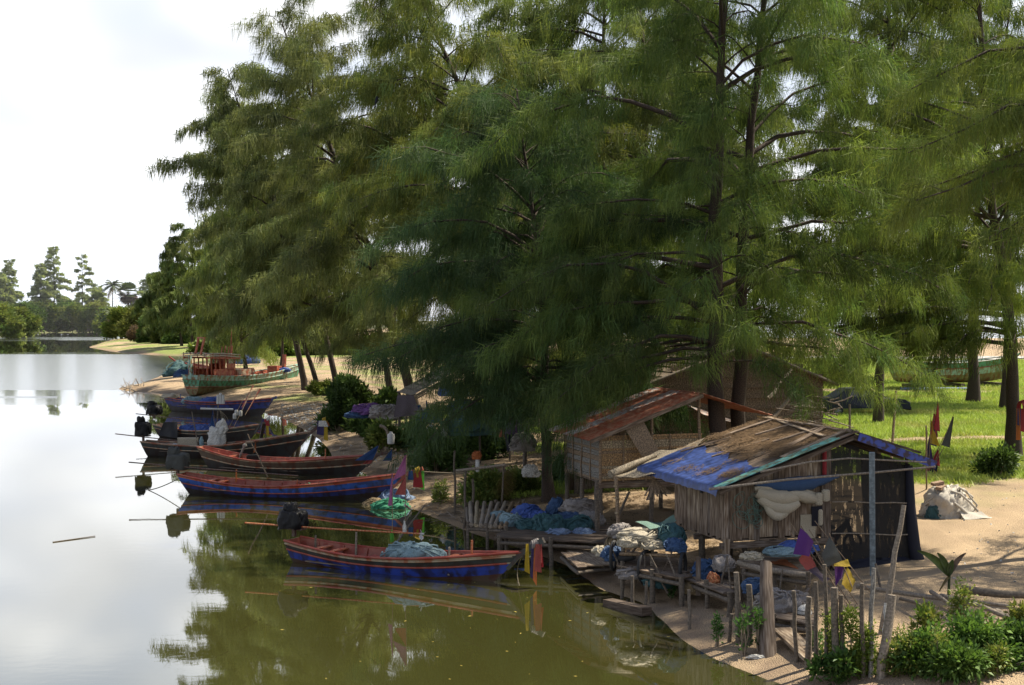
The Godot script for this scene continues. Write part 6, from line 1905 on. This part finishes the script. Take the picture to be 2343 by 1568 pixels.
	for i in fb.size():
		var q: Array = fb[i]
		flag_on(["furled red flag at the top of the bundle by the lawn", "salmon flag beside the topmost red one by the lawn", "yellow flag in the upright bundle by the lawn", "dark violet flag in the middle of the bundle by the lawn", "short violet flag in the bundle by the lawn", "low salmon flag at the foot of the bundle by the lawn", "grey furled flag leaning out of the bundle by the lawn", "small pink red flag under the leaning grey one", "low yellow flag under the leaning grey one", "black flag hanging lowest on the leaning pole"][i], f + V(R(-0.1, 0.25), 0, R(-0.1, 0.1)), A(q[0], q[1], -f.z + 0.2), q[3], q[4], V(0.24 + 0.06 * (i % 3), -0.22, 0.03), q[2], 40 + i, "flags standing by the lawn", 0.014)
	mb = MB.new()
	pole(mb, drop(2120, 1120), A(2119, 975, 44), 0.03, 0.025, 0.01)
	one("thin_post", "thin dark post at the end of the blue fascia", "post", mb, M.pole)
	for q in [[2050, 895, 2036, 1040, "tall bare bamboo stick standing behind the hut roof"], [1944, 925, 1944, 1010, "short stub of bamboo behind the hut roof"]]:
		f = drop(q[2], q[3] + 60)
		mb = MB.new()
		pole(mb, f, A(q[0], q[1], -f.z), 0.055, 0.045, 0.0)
		one("bamboo_stick", q[4], "pole", mb, M.bamboo3)
	mb = MB.new()
	rng.seed = 720
	for i in 30:
		var p := A(R(1825, 1925), R(905, 965), R(43, 45))
		pole(mb, p, p + V(R(-0.8, 0.8), R(-0.25, 0.35), R(-0.3, 0.3)), 0.025, 0.015, 0.03, 3, 4)
	one("stick_pile", "pile of grey broken poles behind the plank hut's ridge", "poles", mb, M.palepole)
	# cloth tied to the slanting tree
	ribbons("purple, red and orange cloths tied to the slanting tree", A(2338, 935, 57.0), [["violet", -0.28, 0.3, 0.75, 0.22], ["red", -0.15, 0.32, 1.0, 0.12], ["orange", -0.32, 0.28, 1.3, 0.12]], "red", 0.32)
	make_car()
	make_motorbike()
	make_person()
	# grass tussocks and scraps
	mb = MB.new()
	for i in 60:
		var p := drop(R(2150, 2342), R(1040, 1340))
		mb.box(Transform3D(Basis.from_euler(V(R(-1, 1), R(0, 3), R(-1, 1))), p + V(0, 0.01, 0)), V(R(0.02, 0.07), 0.01, R(0.02, 0.06)))
	var sc := put(self, "shell_scraps", mb, M.white)
	tag(sc, "small pale scraps and shells scattered on the sandy yard", "litter")
	sc.set_meta("kind", "stuff")

func make_car() -> void:
	var f := drop(2009, 949)
	var o := thing("parked_car", "dark navy car parked on the grass behind the huts", "car", f + V(0.9, 0, 0), 0.12)
	# side outline, nose to +x
	var lo := [[-4.6, 0.45], [-4.7, 0.9], [-4.55, 1.05], [-3.9, 1.12], [-3.2, 1.62], [-1.9, 1.68], [-0.95, 1.12], [0.45, 0.95], [0.72, 0.8], [0.78, 0.45]]
	var mb := MB.new()
	var rows := []
	for z in [-0.86, -0.80, 0.80, 0.86]:
		var row := PackedVector3Array()
		for q in lo:
			var inn: float = 0.16 * clampf((q[1] - 1.1) / 0.5, 0, 1)
			row.append(V(q[0], q[1] - (0.06 if absf(z) > 0.83 else 0.0), z * (1.0 - inn)))
		rows.append(row)
	mb.grid(rows)
	for s in [-1.0, 1.0]:
		for k in range(1, lo.size() - 1):
			var i0: float = 0.86 * (1.0 - 0.16 * clampf((lo[k][1] - 1.1) / 0.5, 0, 1)) * s
			var i1: float = 0.86 * (1.0 - 0.16 * clampf((lo[k + 1][1] - 1.1) / 0.5, 0, 1)) * s
			mb.tri(V(-1.9, 0.45, 0.86 * s), V(lo[k][0], lo[k][1] - 0.06, i0), V(lo[k + 1][0], lo[k + 1][1] - 0.06, i1))
		mb.tri(V(-1.9, 0.45, 0.86 * s), V(lo[0][0], lo[0][1], 0.86 * s), V(lo[1][0], lo[1][1] - 0.06, 0.86 * s))
	put(o, "body", mb, M.carpaint)
	mb = MB.new()
	mb.quad(V(-1.83, 1.62, -0.68), V(-1.83, 1.62, 0.68), V(-0.98, 1.16, 0.78), V(-0.98, 1.16, -0.78))
	put(o, "windscreen", mb, M.darkglass)
	for s in [-1.0, 1.0]:
		for q in [[-3.1, -2.5], [-2.42, -1.2]]:
			mb = MB.new()
			mb.quad(V(q[0], 1.14, 0.862 * s), V(q[1], 1.14, 0.862 * s), V(minf(q[1], -1.95), 1.56, 0.765 * s), V(q[0] + 0.25, 1.56, 0.765 * s))
			put(o, "side_window", mb, M.darkglass)
		for x in [-3.75, -0.25]:
			var w := Node3D.new()
			w.name = "wheel"
			o.add_child(w, true)
			w.position = V(x, 0.33, 0.80 * s)
			mb = MB.new()
			ring(mb, Vector3.ZERO, V(0.25, 0, 0), V(0, 0.25, 0), 0.09, 20, 8)
			put(w, "tyre", mb, M.rubber)
			mb = MB.new()
			for k in 5:
				var a := TAU * k / 5
				beam(mb, V(0, 0, 0.05 * s), V(cos(a) * 0.2, sin(a) * 0.2, 0.05 * s), 0.06, 0.03, V(0, 0, 1))
			ring(mb, V(0, 0, 0.04 * s), V(0.19, 0, 0), V(0, 0.19, 0), 0.025, 16, 5)
			put(w, "rim", mb, M.steel)
		mb = MB.new()
		mb.box(Transform3D(Basis(), V(0.70, 0.72, 0.6 * s)), V(0.12, 0.14, 0.36))
		put(o, "headlight", mb, M.steel)
	mb = MB.new()
	mb.box(Transform3D(Basis(), V(0.74, 0.42, 0)), V(0.16, 0.2, 1.66))
	put(o, "bumper", mb, M.black)

func make_motorbike() -> void:
	var f := V(8.55, 0, -36.6)
	f.y = gh(f.x, 36.6)
	var o := thing("parked_motorbike", "motorbike parked behind the black shade netting, one wheel showing", "motorbike", f, 0.3)
	for x in [-0.62, 0.62]:
		var w := Node3D.new()
		w.name = "wheel"
		o.add_child(w, true)
		w.position = V(x, 0.3, 0)
		var mb := MB.new()
		ring(mb, Vector3.ZERO, V(0.26, 0, 0), V(0, 0.26, 0), 0.045, 22, 7)
		put(w, "tyre", mb, M.rubber)
		mb = MB.new()
		for k in 12:
			var a := TAU * k / 12
			mb.tube([Vector3.ZERO, V(cos(a), sin(a), 0) * 0.23], 0.004, 0.004, 3, false)
		mb.tube([V(0, 0, -0.06), V(0, 0, 0.06)], 0.05, 0.05, 8)
		put(w, "spokes", mb, M.steel)
	var mb := MB.new()
	mb.tube([V(0.62, 0.3, 0.07), V(0.45, 0.95, 0.05)], 0.03, 0.03, 6)
	mb.tube([V(0.62, 0.3, -0.07), V(0.45, 0.95, -0.05)], 0.03, 0.03, 6)
	mb.tube([V(0.42, 1.0, -0.32), V(0.46, 0.98, 0), V(0.42, 1.0, 0.32)], 0.015, 0.015, 5)
	put(o, "fork", mb, M.iron)
	mb = MB.new()
	mb.tube([V(0.45, 0.85, 0), V(0.1, 0.5, 0), V(-0.2, 0.62, 0), V(-0.75, 0.75, 0)], 0.1, 0.1, 8, true, [0.07, 0.13, 0.13, 0.08])
	mb.tube([V(0, 0.3, 0), V(0, 0.5, 0)], 0.14, 0.12, 8)
	put(o, "body", mb, M.inred)
	mb = MB.new()
	blob(mb, V(-0.3, 0.74, 0), V(0.4, 0.1, 0.13), 2, 0.05)
	put(o, "seat", mb, M.black)

# a body as one skin over tapered bones: surface nets on a small grid
func skin(bones: Array, cell: float, smooth_: float) -> MB:
	var lo := Vector3(1e9, 1e9, 1e9)
	var hi := -lo
	for b in bones:
		for k in 2:
			var e: Vector3 = Vector3.ONE * (b[2 + k] + cell * 2)
			lo = lo.min(b[k] as Vector3 - e)
			hi = hi.max(b[k] as Vector3 + e)
	var n := Vector3i((hi - lo) / cell) + Vector3i(2, 2, 2)
	var fld := PackedFloat32Array()
	fld.resize(n.x * n.y * n.z)
	for z in n.z:
		for y in n.y:
			for x in n.x:
				var p := lo + V(x, y, z) * cell
				var s := 0.0
				for b in bones:
					var ab: Vector3 = b[1] - b[0]
					var t := clampf((p - b[0]).dot(ab) / maxf(ab.length_squared(), 1e-6), 0, 1)
					s += exp(-(p.distance_to(b[0] + ab * t) - lerpf(b[2], b[3], t)) / smooth_)
				fld[(z * n.y + y) * n.x + x] = -log(maxf(s, 1e-20)) * smooth_
	var mb := MB.new()
	var id := {}
	var off := [Vector3i(0, 0, 0), Vector3i(1, 0, 0), Vector3i(0, 1, 0), Vector3i(1, 1, 0), Vector3i(0, 0, 1), Vector3i(1, 0, 1), Vector3i(0, 1, 1), Vector3i(1, 1, 1)]
	var at := func(i: Vector3i) -> float: return fld[(i.z * n.y + i.y) * n.x + i.x]
	for z in n.z - 1:
		for y in n.y - 1:
			for x in n.x - 1:
				var c := Vector3i(x, y, z)
				var sum := Vector3.ZERO
				var cnt := 0
				for a in 8:
					for bt in [1, 2, 4]:
						if a & bt: continue
						var i: Vector3i = c + off[a]
						var j: Vector3i = c + off[a | bt]
						var va: float = at.call(i)
						var vb: float = at.call(j)
						if (va < 0) != (vb < 0):
							sum += V(i.x, i.y, i.z).lerp(V(j.x, j.y, j.z), va / (va - vb))
							cnt += 1
				if cnt:
					id[c] = mb.v.size()
					mb.v.append(lo + sum / cnt * cell)
					var g := V(at.call(c + off[1]) - at.call(c), at.call(c + off[2]) - at.call(c), at.call(c + off[4]) - at.call(c))
					mb.n.append(g.normalized())
					mb.uv.append(Vector2.ZERO)
	for c in id:
		for ax in 3:
			var u := Vector3i.ZERO
			var w := Vector3i.ZERO
			var d := Vector3i.ZERO
			d[ax] = 1
			u[(ax + 1) % 3] = 1
			w[(ax + 2) % 3] = 1
			if not (id.has(c - u) and id.has(c - w) and id.has(c - u - w)): continue
			var v0: float = at.call(c)
			var v1: float = at.call(c + d)
			if (v0 < 0) == (v1 < 0): continue
			var q := [id[c], id[c - u], id[c - u - w], id[c - w]]
			if v0 >= 0: q = [q[0], q[3], q[2], q[1]]
			for k in [0, 2, 1, 0, 3, 2]: mb.ix.append(q[k])
	return mb
func make_person() -> void:
	var f := drop(1825, 838)
	var o := thing("person", "person in dark clothes sitting on the grass edge, arms round the knees", "person", f + V(0, 0.42, 0), -0.3)
	# sitting sideways, looking right (+x): pelvis, trunk, head, arms reaching forward, knees bent
	var bones := [[V(0, 0.1, -0.1), V(0, 0.1, 0.1), 0.13, 0.13], [V(0, 0.12, 0), V(0.05, 0.42, 0), 0.14, 0.16], [V(0.06, 0.48, -0.15), V(0.06, 0.48, 0.15), 0.07, 0.07], [V(0.07, 0.52, 0), V(0.09, 0.62, 0), 0.055, 0.05], [V(0.11, 0.68, 0), V(0.12, 0.76, 0), 0.085, 0.09], [V(0.2, 0.70, 0), V(0.19, 0.74, 0), 0.02, 0.015]]
	for s in [-1.0, 1.0]:
		bones.append([V(0.06, 0.47, 0.19 * s), V(0.22, 0.27, 0.22 * s), 0.05, 0.042])
		bones.append([V(0.22, 0.27, 0.22 * s), V(0.46, 0.26, 0.1 * s), 0.042, 0.032])
		bones.append([V(0.02, 0.1, 0.1 * s), V(0.42, 0.22, 0.12 * s), 0.09, 0.065])
		bones.append([V(0.42, 0.22, 0.12 * s), V(0.44, -0.3, 0.12 * s), 0.06, 0.04])
		bones.append([V(0.43, -0.36, 0.12 * s), V(0.6, -0.38, 0.13 * s), 0.04, 0.035])
		for k in 5:
			var zz: float = (0.1 * s) + (k - 2) * 0.016
			bones.append([V(0.47, 0.26, zz), V(0.53 - absf(k - 2) * 0.008, 0.24, zz * 0.9), 0.011, 0.009])
	var body := skin(bones, 0.028, 0.012)
	put(o, "body", body, M.skin)
	put(o, "shirt", skin([[V(0, 0.14, 0), V(0.05, 0.42, 0), 0.155, 0.172], [V(0.06, 0.47, -0.14), V(0.06, 0.47, 0.14), 0.082, 0.082], [V(0.06, 0.47, 0.19), V(0.14, 0.37, 0.205), 0.062, 0.06], [V(0.06, 0.47, -0.19), V(0.14, 0.37, -0.205), 0.062, 0.06]], 0.03, 0.012), M.navy)
	put(o, "shorts", skin([[V(0, 0.1, -0.1), V(0, 0.1, 0.1), 0.142, 0.142], [V(0.02, 0.1, 0.1), V(0.36, 0.2, 0.12), 0.102, 0.085], [V(0.02, 0.1, -0.1), V(0.36, 0.2, -0.12), 0.102, 0.085]], 0.03, 0.012), M.greycloth)
	put(o, "hair", skin([[V(0.09, 0.74, 0), V(0.11, 0.80, 0), 0.09, 0.085]], 0.025, 0.012), M.black)
	var mb := MB.new()
	mb.box(Transform3D(Basis(), V(0, 0.2, 0)), V(0.7, 0.42, 0.5))
	one("stone_block", "low concrete block the person sits on", "block", mb, M.concrete, "", f, -0.3)

# ---------- the muddy bank between the boats and the huts ----------
func make_bank() -> void:
	rng.seed = 800
	var mb: MB
	for q in [[1040, 1176, 1040, 1032, 0.05, "leftmost of the dock poles, holding the cross rail"], [1062, 1210, 1066, 1072, 0.055, "dock pole at the corner of the bamboo dock"], [1081, 1206, 1081, 1096, 0.06, "short thick dock pole in the water"], [1146, 1190, 1152, 1060, 0.04, "slanting dock pole rising from the bamboo logs"], [873, 1040, 868, 943, 0.06, "crooked grey post in the mangrove"], [893, 1030, 890, 985, 0.04, "short stake by the white jug"], [925, 985, 930, 948, 0.07, "brown stump under the mauve cloth"], [905, 1010, 906, 945, 0.05, "blue grey pipe post by the mauve cloth"], [938, 1012, 928, 958, 0.08, "leaning brown trunk under the mauve cloth"], [1332, 1200, 1330, 1060, 0.07, "stilt like post beside the bamboo hut wall"], [1363, 1248, 1366, 1098, 0.09, "stout post carrying the bamboo hut's corner"], [1385, 1225, 1440, 1125, 0.05, "slanting brace under the bamboo hut"]]:
		var f := drop(q[0], q[1])
		mb = MB.new()
		pole(mb, f + V(0, -0.5, 0), A(q[2], q[3], -f.z), q[4], q[4] * 0.8, 0.03, 6, 6)
		one("bank_post", q[5], "post", mb, M.pole)
	mb = MB.new()
	pole(mb, A(1042, 1078, 45.5), A(1156, 1064, 45.5), 0.055, 0.05, 0.03)
	one("cross_rail", "crooked rail across the dock poles", "pole", mb, M.palepole)
	mb = MB.new()
	mb.tube(bez(A(868, 975, 66), A(885, 975, 66), A(888, 1000, 66)), 0.09, 0.07, 6)
	one("crooked_branch", "pale crooked branch forking from the grey post", "branch", mb, M.palepole)
	# nets sunk at the water's edge
	heap("blue net heap lying half in the water", W(905, 1150, 0.0), V(0.75, 0.55, 0.5), "paleblue", 101, "sunken_net", "fishing net", 0.2)
	heap("bright green net heap lying half in the water", W(893, 1163, 0.0), V(0.72, 0.40, 0.4), "greennet", 102, "sunken_net", "fishing net", 0.2)
	heap("brown net trailing off the blue heap into the water", W(862, 1158, -0.05), V(0.55, 0.3, 0.4), "brownnet", 103, "sunken_net", "fishing net", 0.3)
	mb = MB.new()
	mb.tube([W(925, 1156, 0.3), W(940, 1166, 0.05)], 0.05, 0.04, 7)
	one("white_pipe", "short white pipe beside the green net", "pipe", mb, M.white)
	# hanging cloth and nets under the trees
	for q in [[[908, 905], [946, 905], [962, 950], [900, 955], 66, "greynet2", "large mauve grey net hung up like a curtain"], [[946, 930], [962, 925], [975, 958], [950, 968], 66.5, "flagblue", "blue and white striped cloth hanging by the mauve net"], [[1152, 985], [1168, 975], [1188, 1022], [1160, 1035], 52, "navy", "black plastic sheet hanging from the trunk"], [[1140, 975], [1160, 975], [1155, 1000], [1142, 1000], 52.3, "salmon", "faded red cloth tied round the trunk"]]:
		mb = MB.new()
		cloth(mb, A(q[0][0], q[0][1], q[4]), A(q[1][0], q[1][1], q[4]), A(q[2][0], q[2][1], q[4]), A(q[3][0], q[3][1], q[4]), 0.22, q[4])
		one("hanging_cloth", q[6], "cloth", mb, M[q[5]])
	for q in [[839, 942, 72, 0.85, 0.5, "purplenet", "purple net slung over the mangrove branches"], [815, 953, 72, 0.6, 0.3, "bluenet", "blue plastic heap at the foot of the purple net"], [1062, 945, 60, 0.8, 0.6, "bluenet", "dark blue tarp bundle on top of the drying rack"], [1066, 985, 59, 1.1, 0.7, "teal", "blue green net mass hung on the drying rack"], [1183, 986, 51.5, 0.45, 0.42, "purplenet", "pink and purple bundle hung beside the black sheet"], [1196, 1022, 51, 0.5, 0.55, "greynet", "pale sack hung below the purple bundle"], [1090, 1047, 45.6, 0.16, 0.22, "orange", "orange tuft on top of a bottle float"], [1213, 1085, 48.5, 0.3, 0.35, "white", "white plastic bag hung by the tree"], [985, 960, 64, 0.6, 0.5, "bluenet", "dark net heap behind the mangrove"], [880, 950, 70, 0.8, 0.6, "greynet", "grey net mound between the mangroves"]]:
		heap(q[6], A(q[0], q[1], q[2]), V(q[3], q[4], q[3] * 0.6), q[5], int(q[0]) % 90 + 110, "hung_net", "fishing net", 0.3)
	# rack that carries the bundles
	var rk := thing("drying_rack", "pole rack hung with nets and floats among the mangroves", "rack", on(-2.4, 60))
	for k in 4: stick(rk, "post", V(-1.6 + k * 1.3, -0.2, 0), V(-1.6 + k * 1.3, 2.6, 0), 0.05, "pole")
	for k in 2: stick(rk, "rail", V(-1.9, 1.4 + k, 0), V(2.6, 1.5 + k, 0), 0.04, "pole")
	for q in [[894, 1003, 62, "white jerry can float among the mangroves"], [1014, 985, 58.5, "white jug float hanging on the drying rack"], [985, 985, 58.8, "second white jug float hanging on the drying rack"], [1092, 1062, 45.6, "clear plastic bottle under the orange tuft"]]:
		mb = MB.new()
		mb.tube([V(0, -0.26, 0), V(0, -0.22, 0), V(0, 0.16, 0), V(0, 0.24, 0), V(0, 0.3, 0)], 0.1, 0.1, 9, true, [0.14, 0.17, 0.17, 0.07, 0.06] if q[2] > 50 else [0.05, 0.07, 0.07, 0.03, 0.025])
		one("jug_float", q[3], "float", mb, M.foam, "", A(q[0], q[1], q[2]))
	for q in [[1012, 1000, 1012, 960, "orange", "small orange pennant by the jug floats"], [990, 960, 975, 915, "flagblue", "narrow blue pennant leaning by the mauve net"], [1062, 940, 1062, 925, "red", "small red pennant over the blue bundle"]]:
		flag_on(q[5], A(q[0], q[1], 60), A(q[2], q[3], 60), 0.3, 1.0, V(-0.18, -0.15, 0), q[4], q[0] % 50)
	# dead palm fronds
	for i in 7:
		mb = MB.new()
		var a := A(1170 + R(-12, 14), 1070 + R(-5, 10), 47)
		var b := drop(1135 + R(-14, 18), 1135 + R(-8, 14)) + V(0, 0.1, 0)
		frond(mb, a, (b - a).normalized(), a.distance_to(b), 0.05, 0.5, 0.035, 16)
		one("dead_frond", "dry brown palm frond lying on the bank behind the bamboo dock", "palm frond", mb, M.palm_dry, "dead fronds behind the bamboo dock")
	# sticks, shells, leaves
	mb = MB.new()
	for i in 260:
		var p := drop(R(985, 1140), R(1100, 1200)) if i < 160 else drop(R(640, 760), R(905, 975))
		if p.y < 0.03: continue
		var a := R(0, TAU)
		pole(mb, p + V(0, 0.03, 0), p + V(cos(a), R(0, 0.3), sin(a)) * R(0.2, 0.9), 0.015, 0.008, 0.03, 3, 4)
	var s := put(self, "stick_debris", mb, M.palepole)
	tag(s, "grey sticks and broken branches strewn along the muddy bank", "sticks")
	s.set_meta("kind", "stuff")
	mb = MB.new()
	for i in 900:
		var p := drop(R(640, 770), R(925, 985)) if i < 620 else drop(R(600, 1000), R(1000, 1180))
		if p.y < 0.04: continue
		var w := R(0.05, 0.16)
		mb.box(Transform3D(Basis.from_euler(V(R(-0.6, 0.6), R(0, 3), R(-0.6, 0.6))), p + V(0, 0.02, 0)), V(w, 0.03, w * R(0.5, 0.9)))
	s = put(self, "shell_bank", mb, M.white)
	tag(s, "white shells and pebbles scattered over the creek bank", "shells")
	s.set_meta("kind", "stuff")
	var ground_spot := func(i):
		var d := R(32, 130)
		var x := R(-0.23, 0.2) * d
		var sd := inland(Vector2(x, d), shore)
		if sd < 0.4: return null
		return Transform3D(Basis(Vector3.UP, R(0, TAU)).scaled(V(2.2, 2.0, 2.2)), V(x, gh_sd(x, d, sd) + 0.01, -d))
	litter(self, "ground_litter", 5200, ground_spot, C(0.10, 0.07, 0.045), C(0.26, 0.18, 0.10))
	var gl := get_child(get_child_count() - 1)
	tag(gl, "brown fallen needles and leaves lying on the bank", "leaf litter")
	# floating sticks and leaves
	mb = MB.new()
	pole(mb, W(120, 1241, 0.01), W(217, 1227, 0.02), 0.02, 0.014, 0.0)
	one("floating_stick", "thin bare stick floating alone on the open water", "stick", mb, M.pole)
	mb = MB.new()
	for i in 60:
		var p := W(R(1000, 1600), R(1230, 1568), 0.005) if i < 36 else W(R(600, 1300), R(1250, 1568), 0.005)
		if inland(Vector2(p.x, -p.z), shore) > -0.2: continue
		var a := R(0, TAU)
		var l := R(0.02, 0.06)
		mb.quad(p, p + V(cos(a), 0, sin(a)) * l + V(-sin(a), 0, cos(a)) * l * 0.4, p + V(cos(a), 0, sin(a)) * l * 2, p + V(cos(a), 0, sin(a)) * l - V(-sin(a), 0, cos(a)) * l * 0.4)
	s = put(self, "floating_leaves", mb, M.yellowleaf)
	tag(s, "yellowed fallen leaves floating on the green water", "leaves")
	s.set_meta("kind", "stuff")
	# timber baulk lying at the waterline and branches on the spit
	mb = MB.new()
	beam(mb, W(1390, 1380, 0.05), W(1480, 1400, 0.12), 0.3, 0.2)
	one("sunken_baulk", "old timber baulk lying at the waterline below the deck", "timber", mb, M.wood4)
	mb = MB.new()
	for i in 12: pole(mb, drop(R(272, 330), R(886, 896)) + V(0, 0.1, 0), drop(R(272, 330), R(880, 893)) + V(0, R(0.2, 0.9), 0), 0.05, 0.03, 0.15, 4, 4)
	one("drift_branches", "bleached branches stranded at the tip of the sand spit", "branches", mb, M.palepole)
	# the bird
	var bd := thing("perched_bird", "small black bird perched on a bough of the leaning casuarina", "bird", A(860, 233, 58))
	mb = skin([[V(0, 0, 0), V(0.02, 0.12, 0), 0.05, 0.06], [V(0.03, 0.17, 0), V(0.04, 0.20, 0), 0.042, 0.04], [V(0.07, 0.2, 0), V(0.11, 0.19, 0), 0.018, 0.006], [V(-0.02, 0, 0), V(-0.05, -0.24, 0), 0.03, 0.025]], 0.015, 0.01)
	put(bd, "body", mb, M.navy)
	mb = MB.new()
	for z in [-0.02, 0.02]: mb.tube([V(0, 0, z), V(0.01, -0.07, z)], 0.005, 0.005, 4)
	put(bd, "leg", mb, M.black)

func _ready() -> void:
	nz.seed = 7
	nz.frequency = 0.01
	nz.fractal_octaves = 3
	rng.seed = 1
	set_light()
	set_materials()
	make_ground()
	far_haze()
	make_leaf_kit()
	make_trees()
	make_boats()
	make_huts()
	make_yard()
	make_bank()
	print("built in ", Time.get_ticks_msec() - t_start, " ms, crown triangles ", tris)
var t_start := Time.get_ticks_msec()
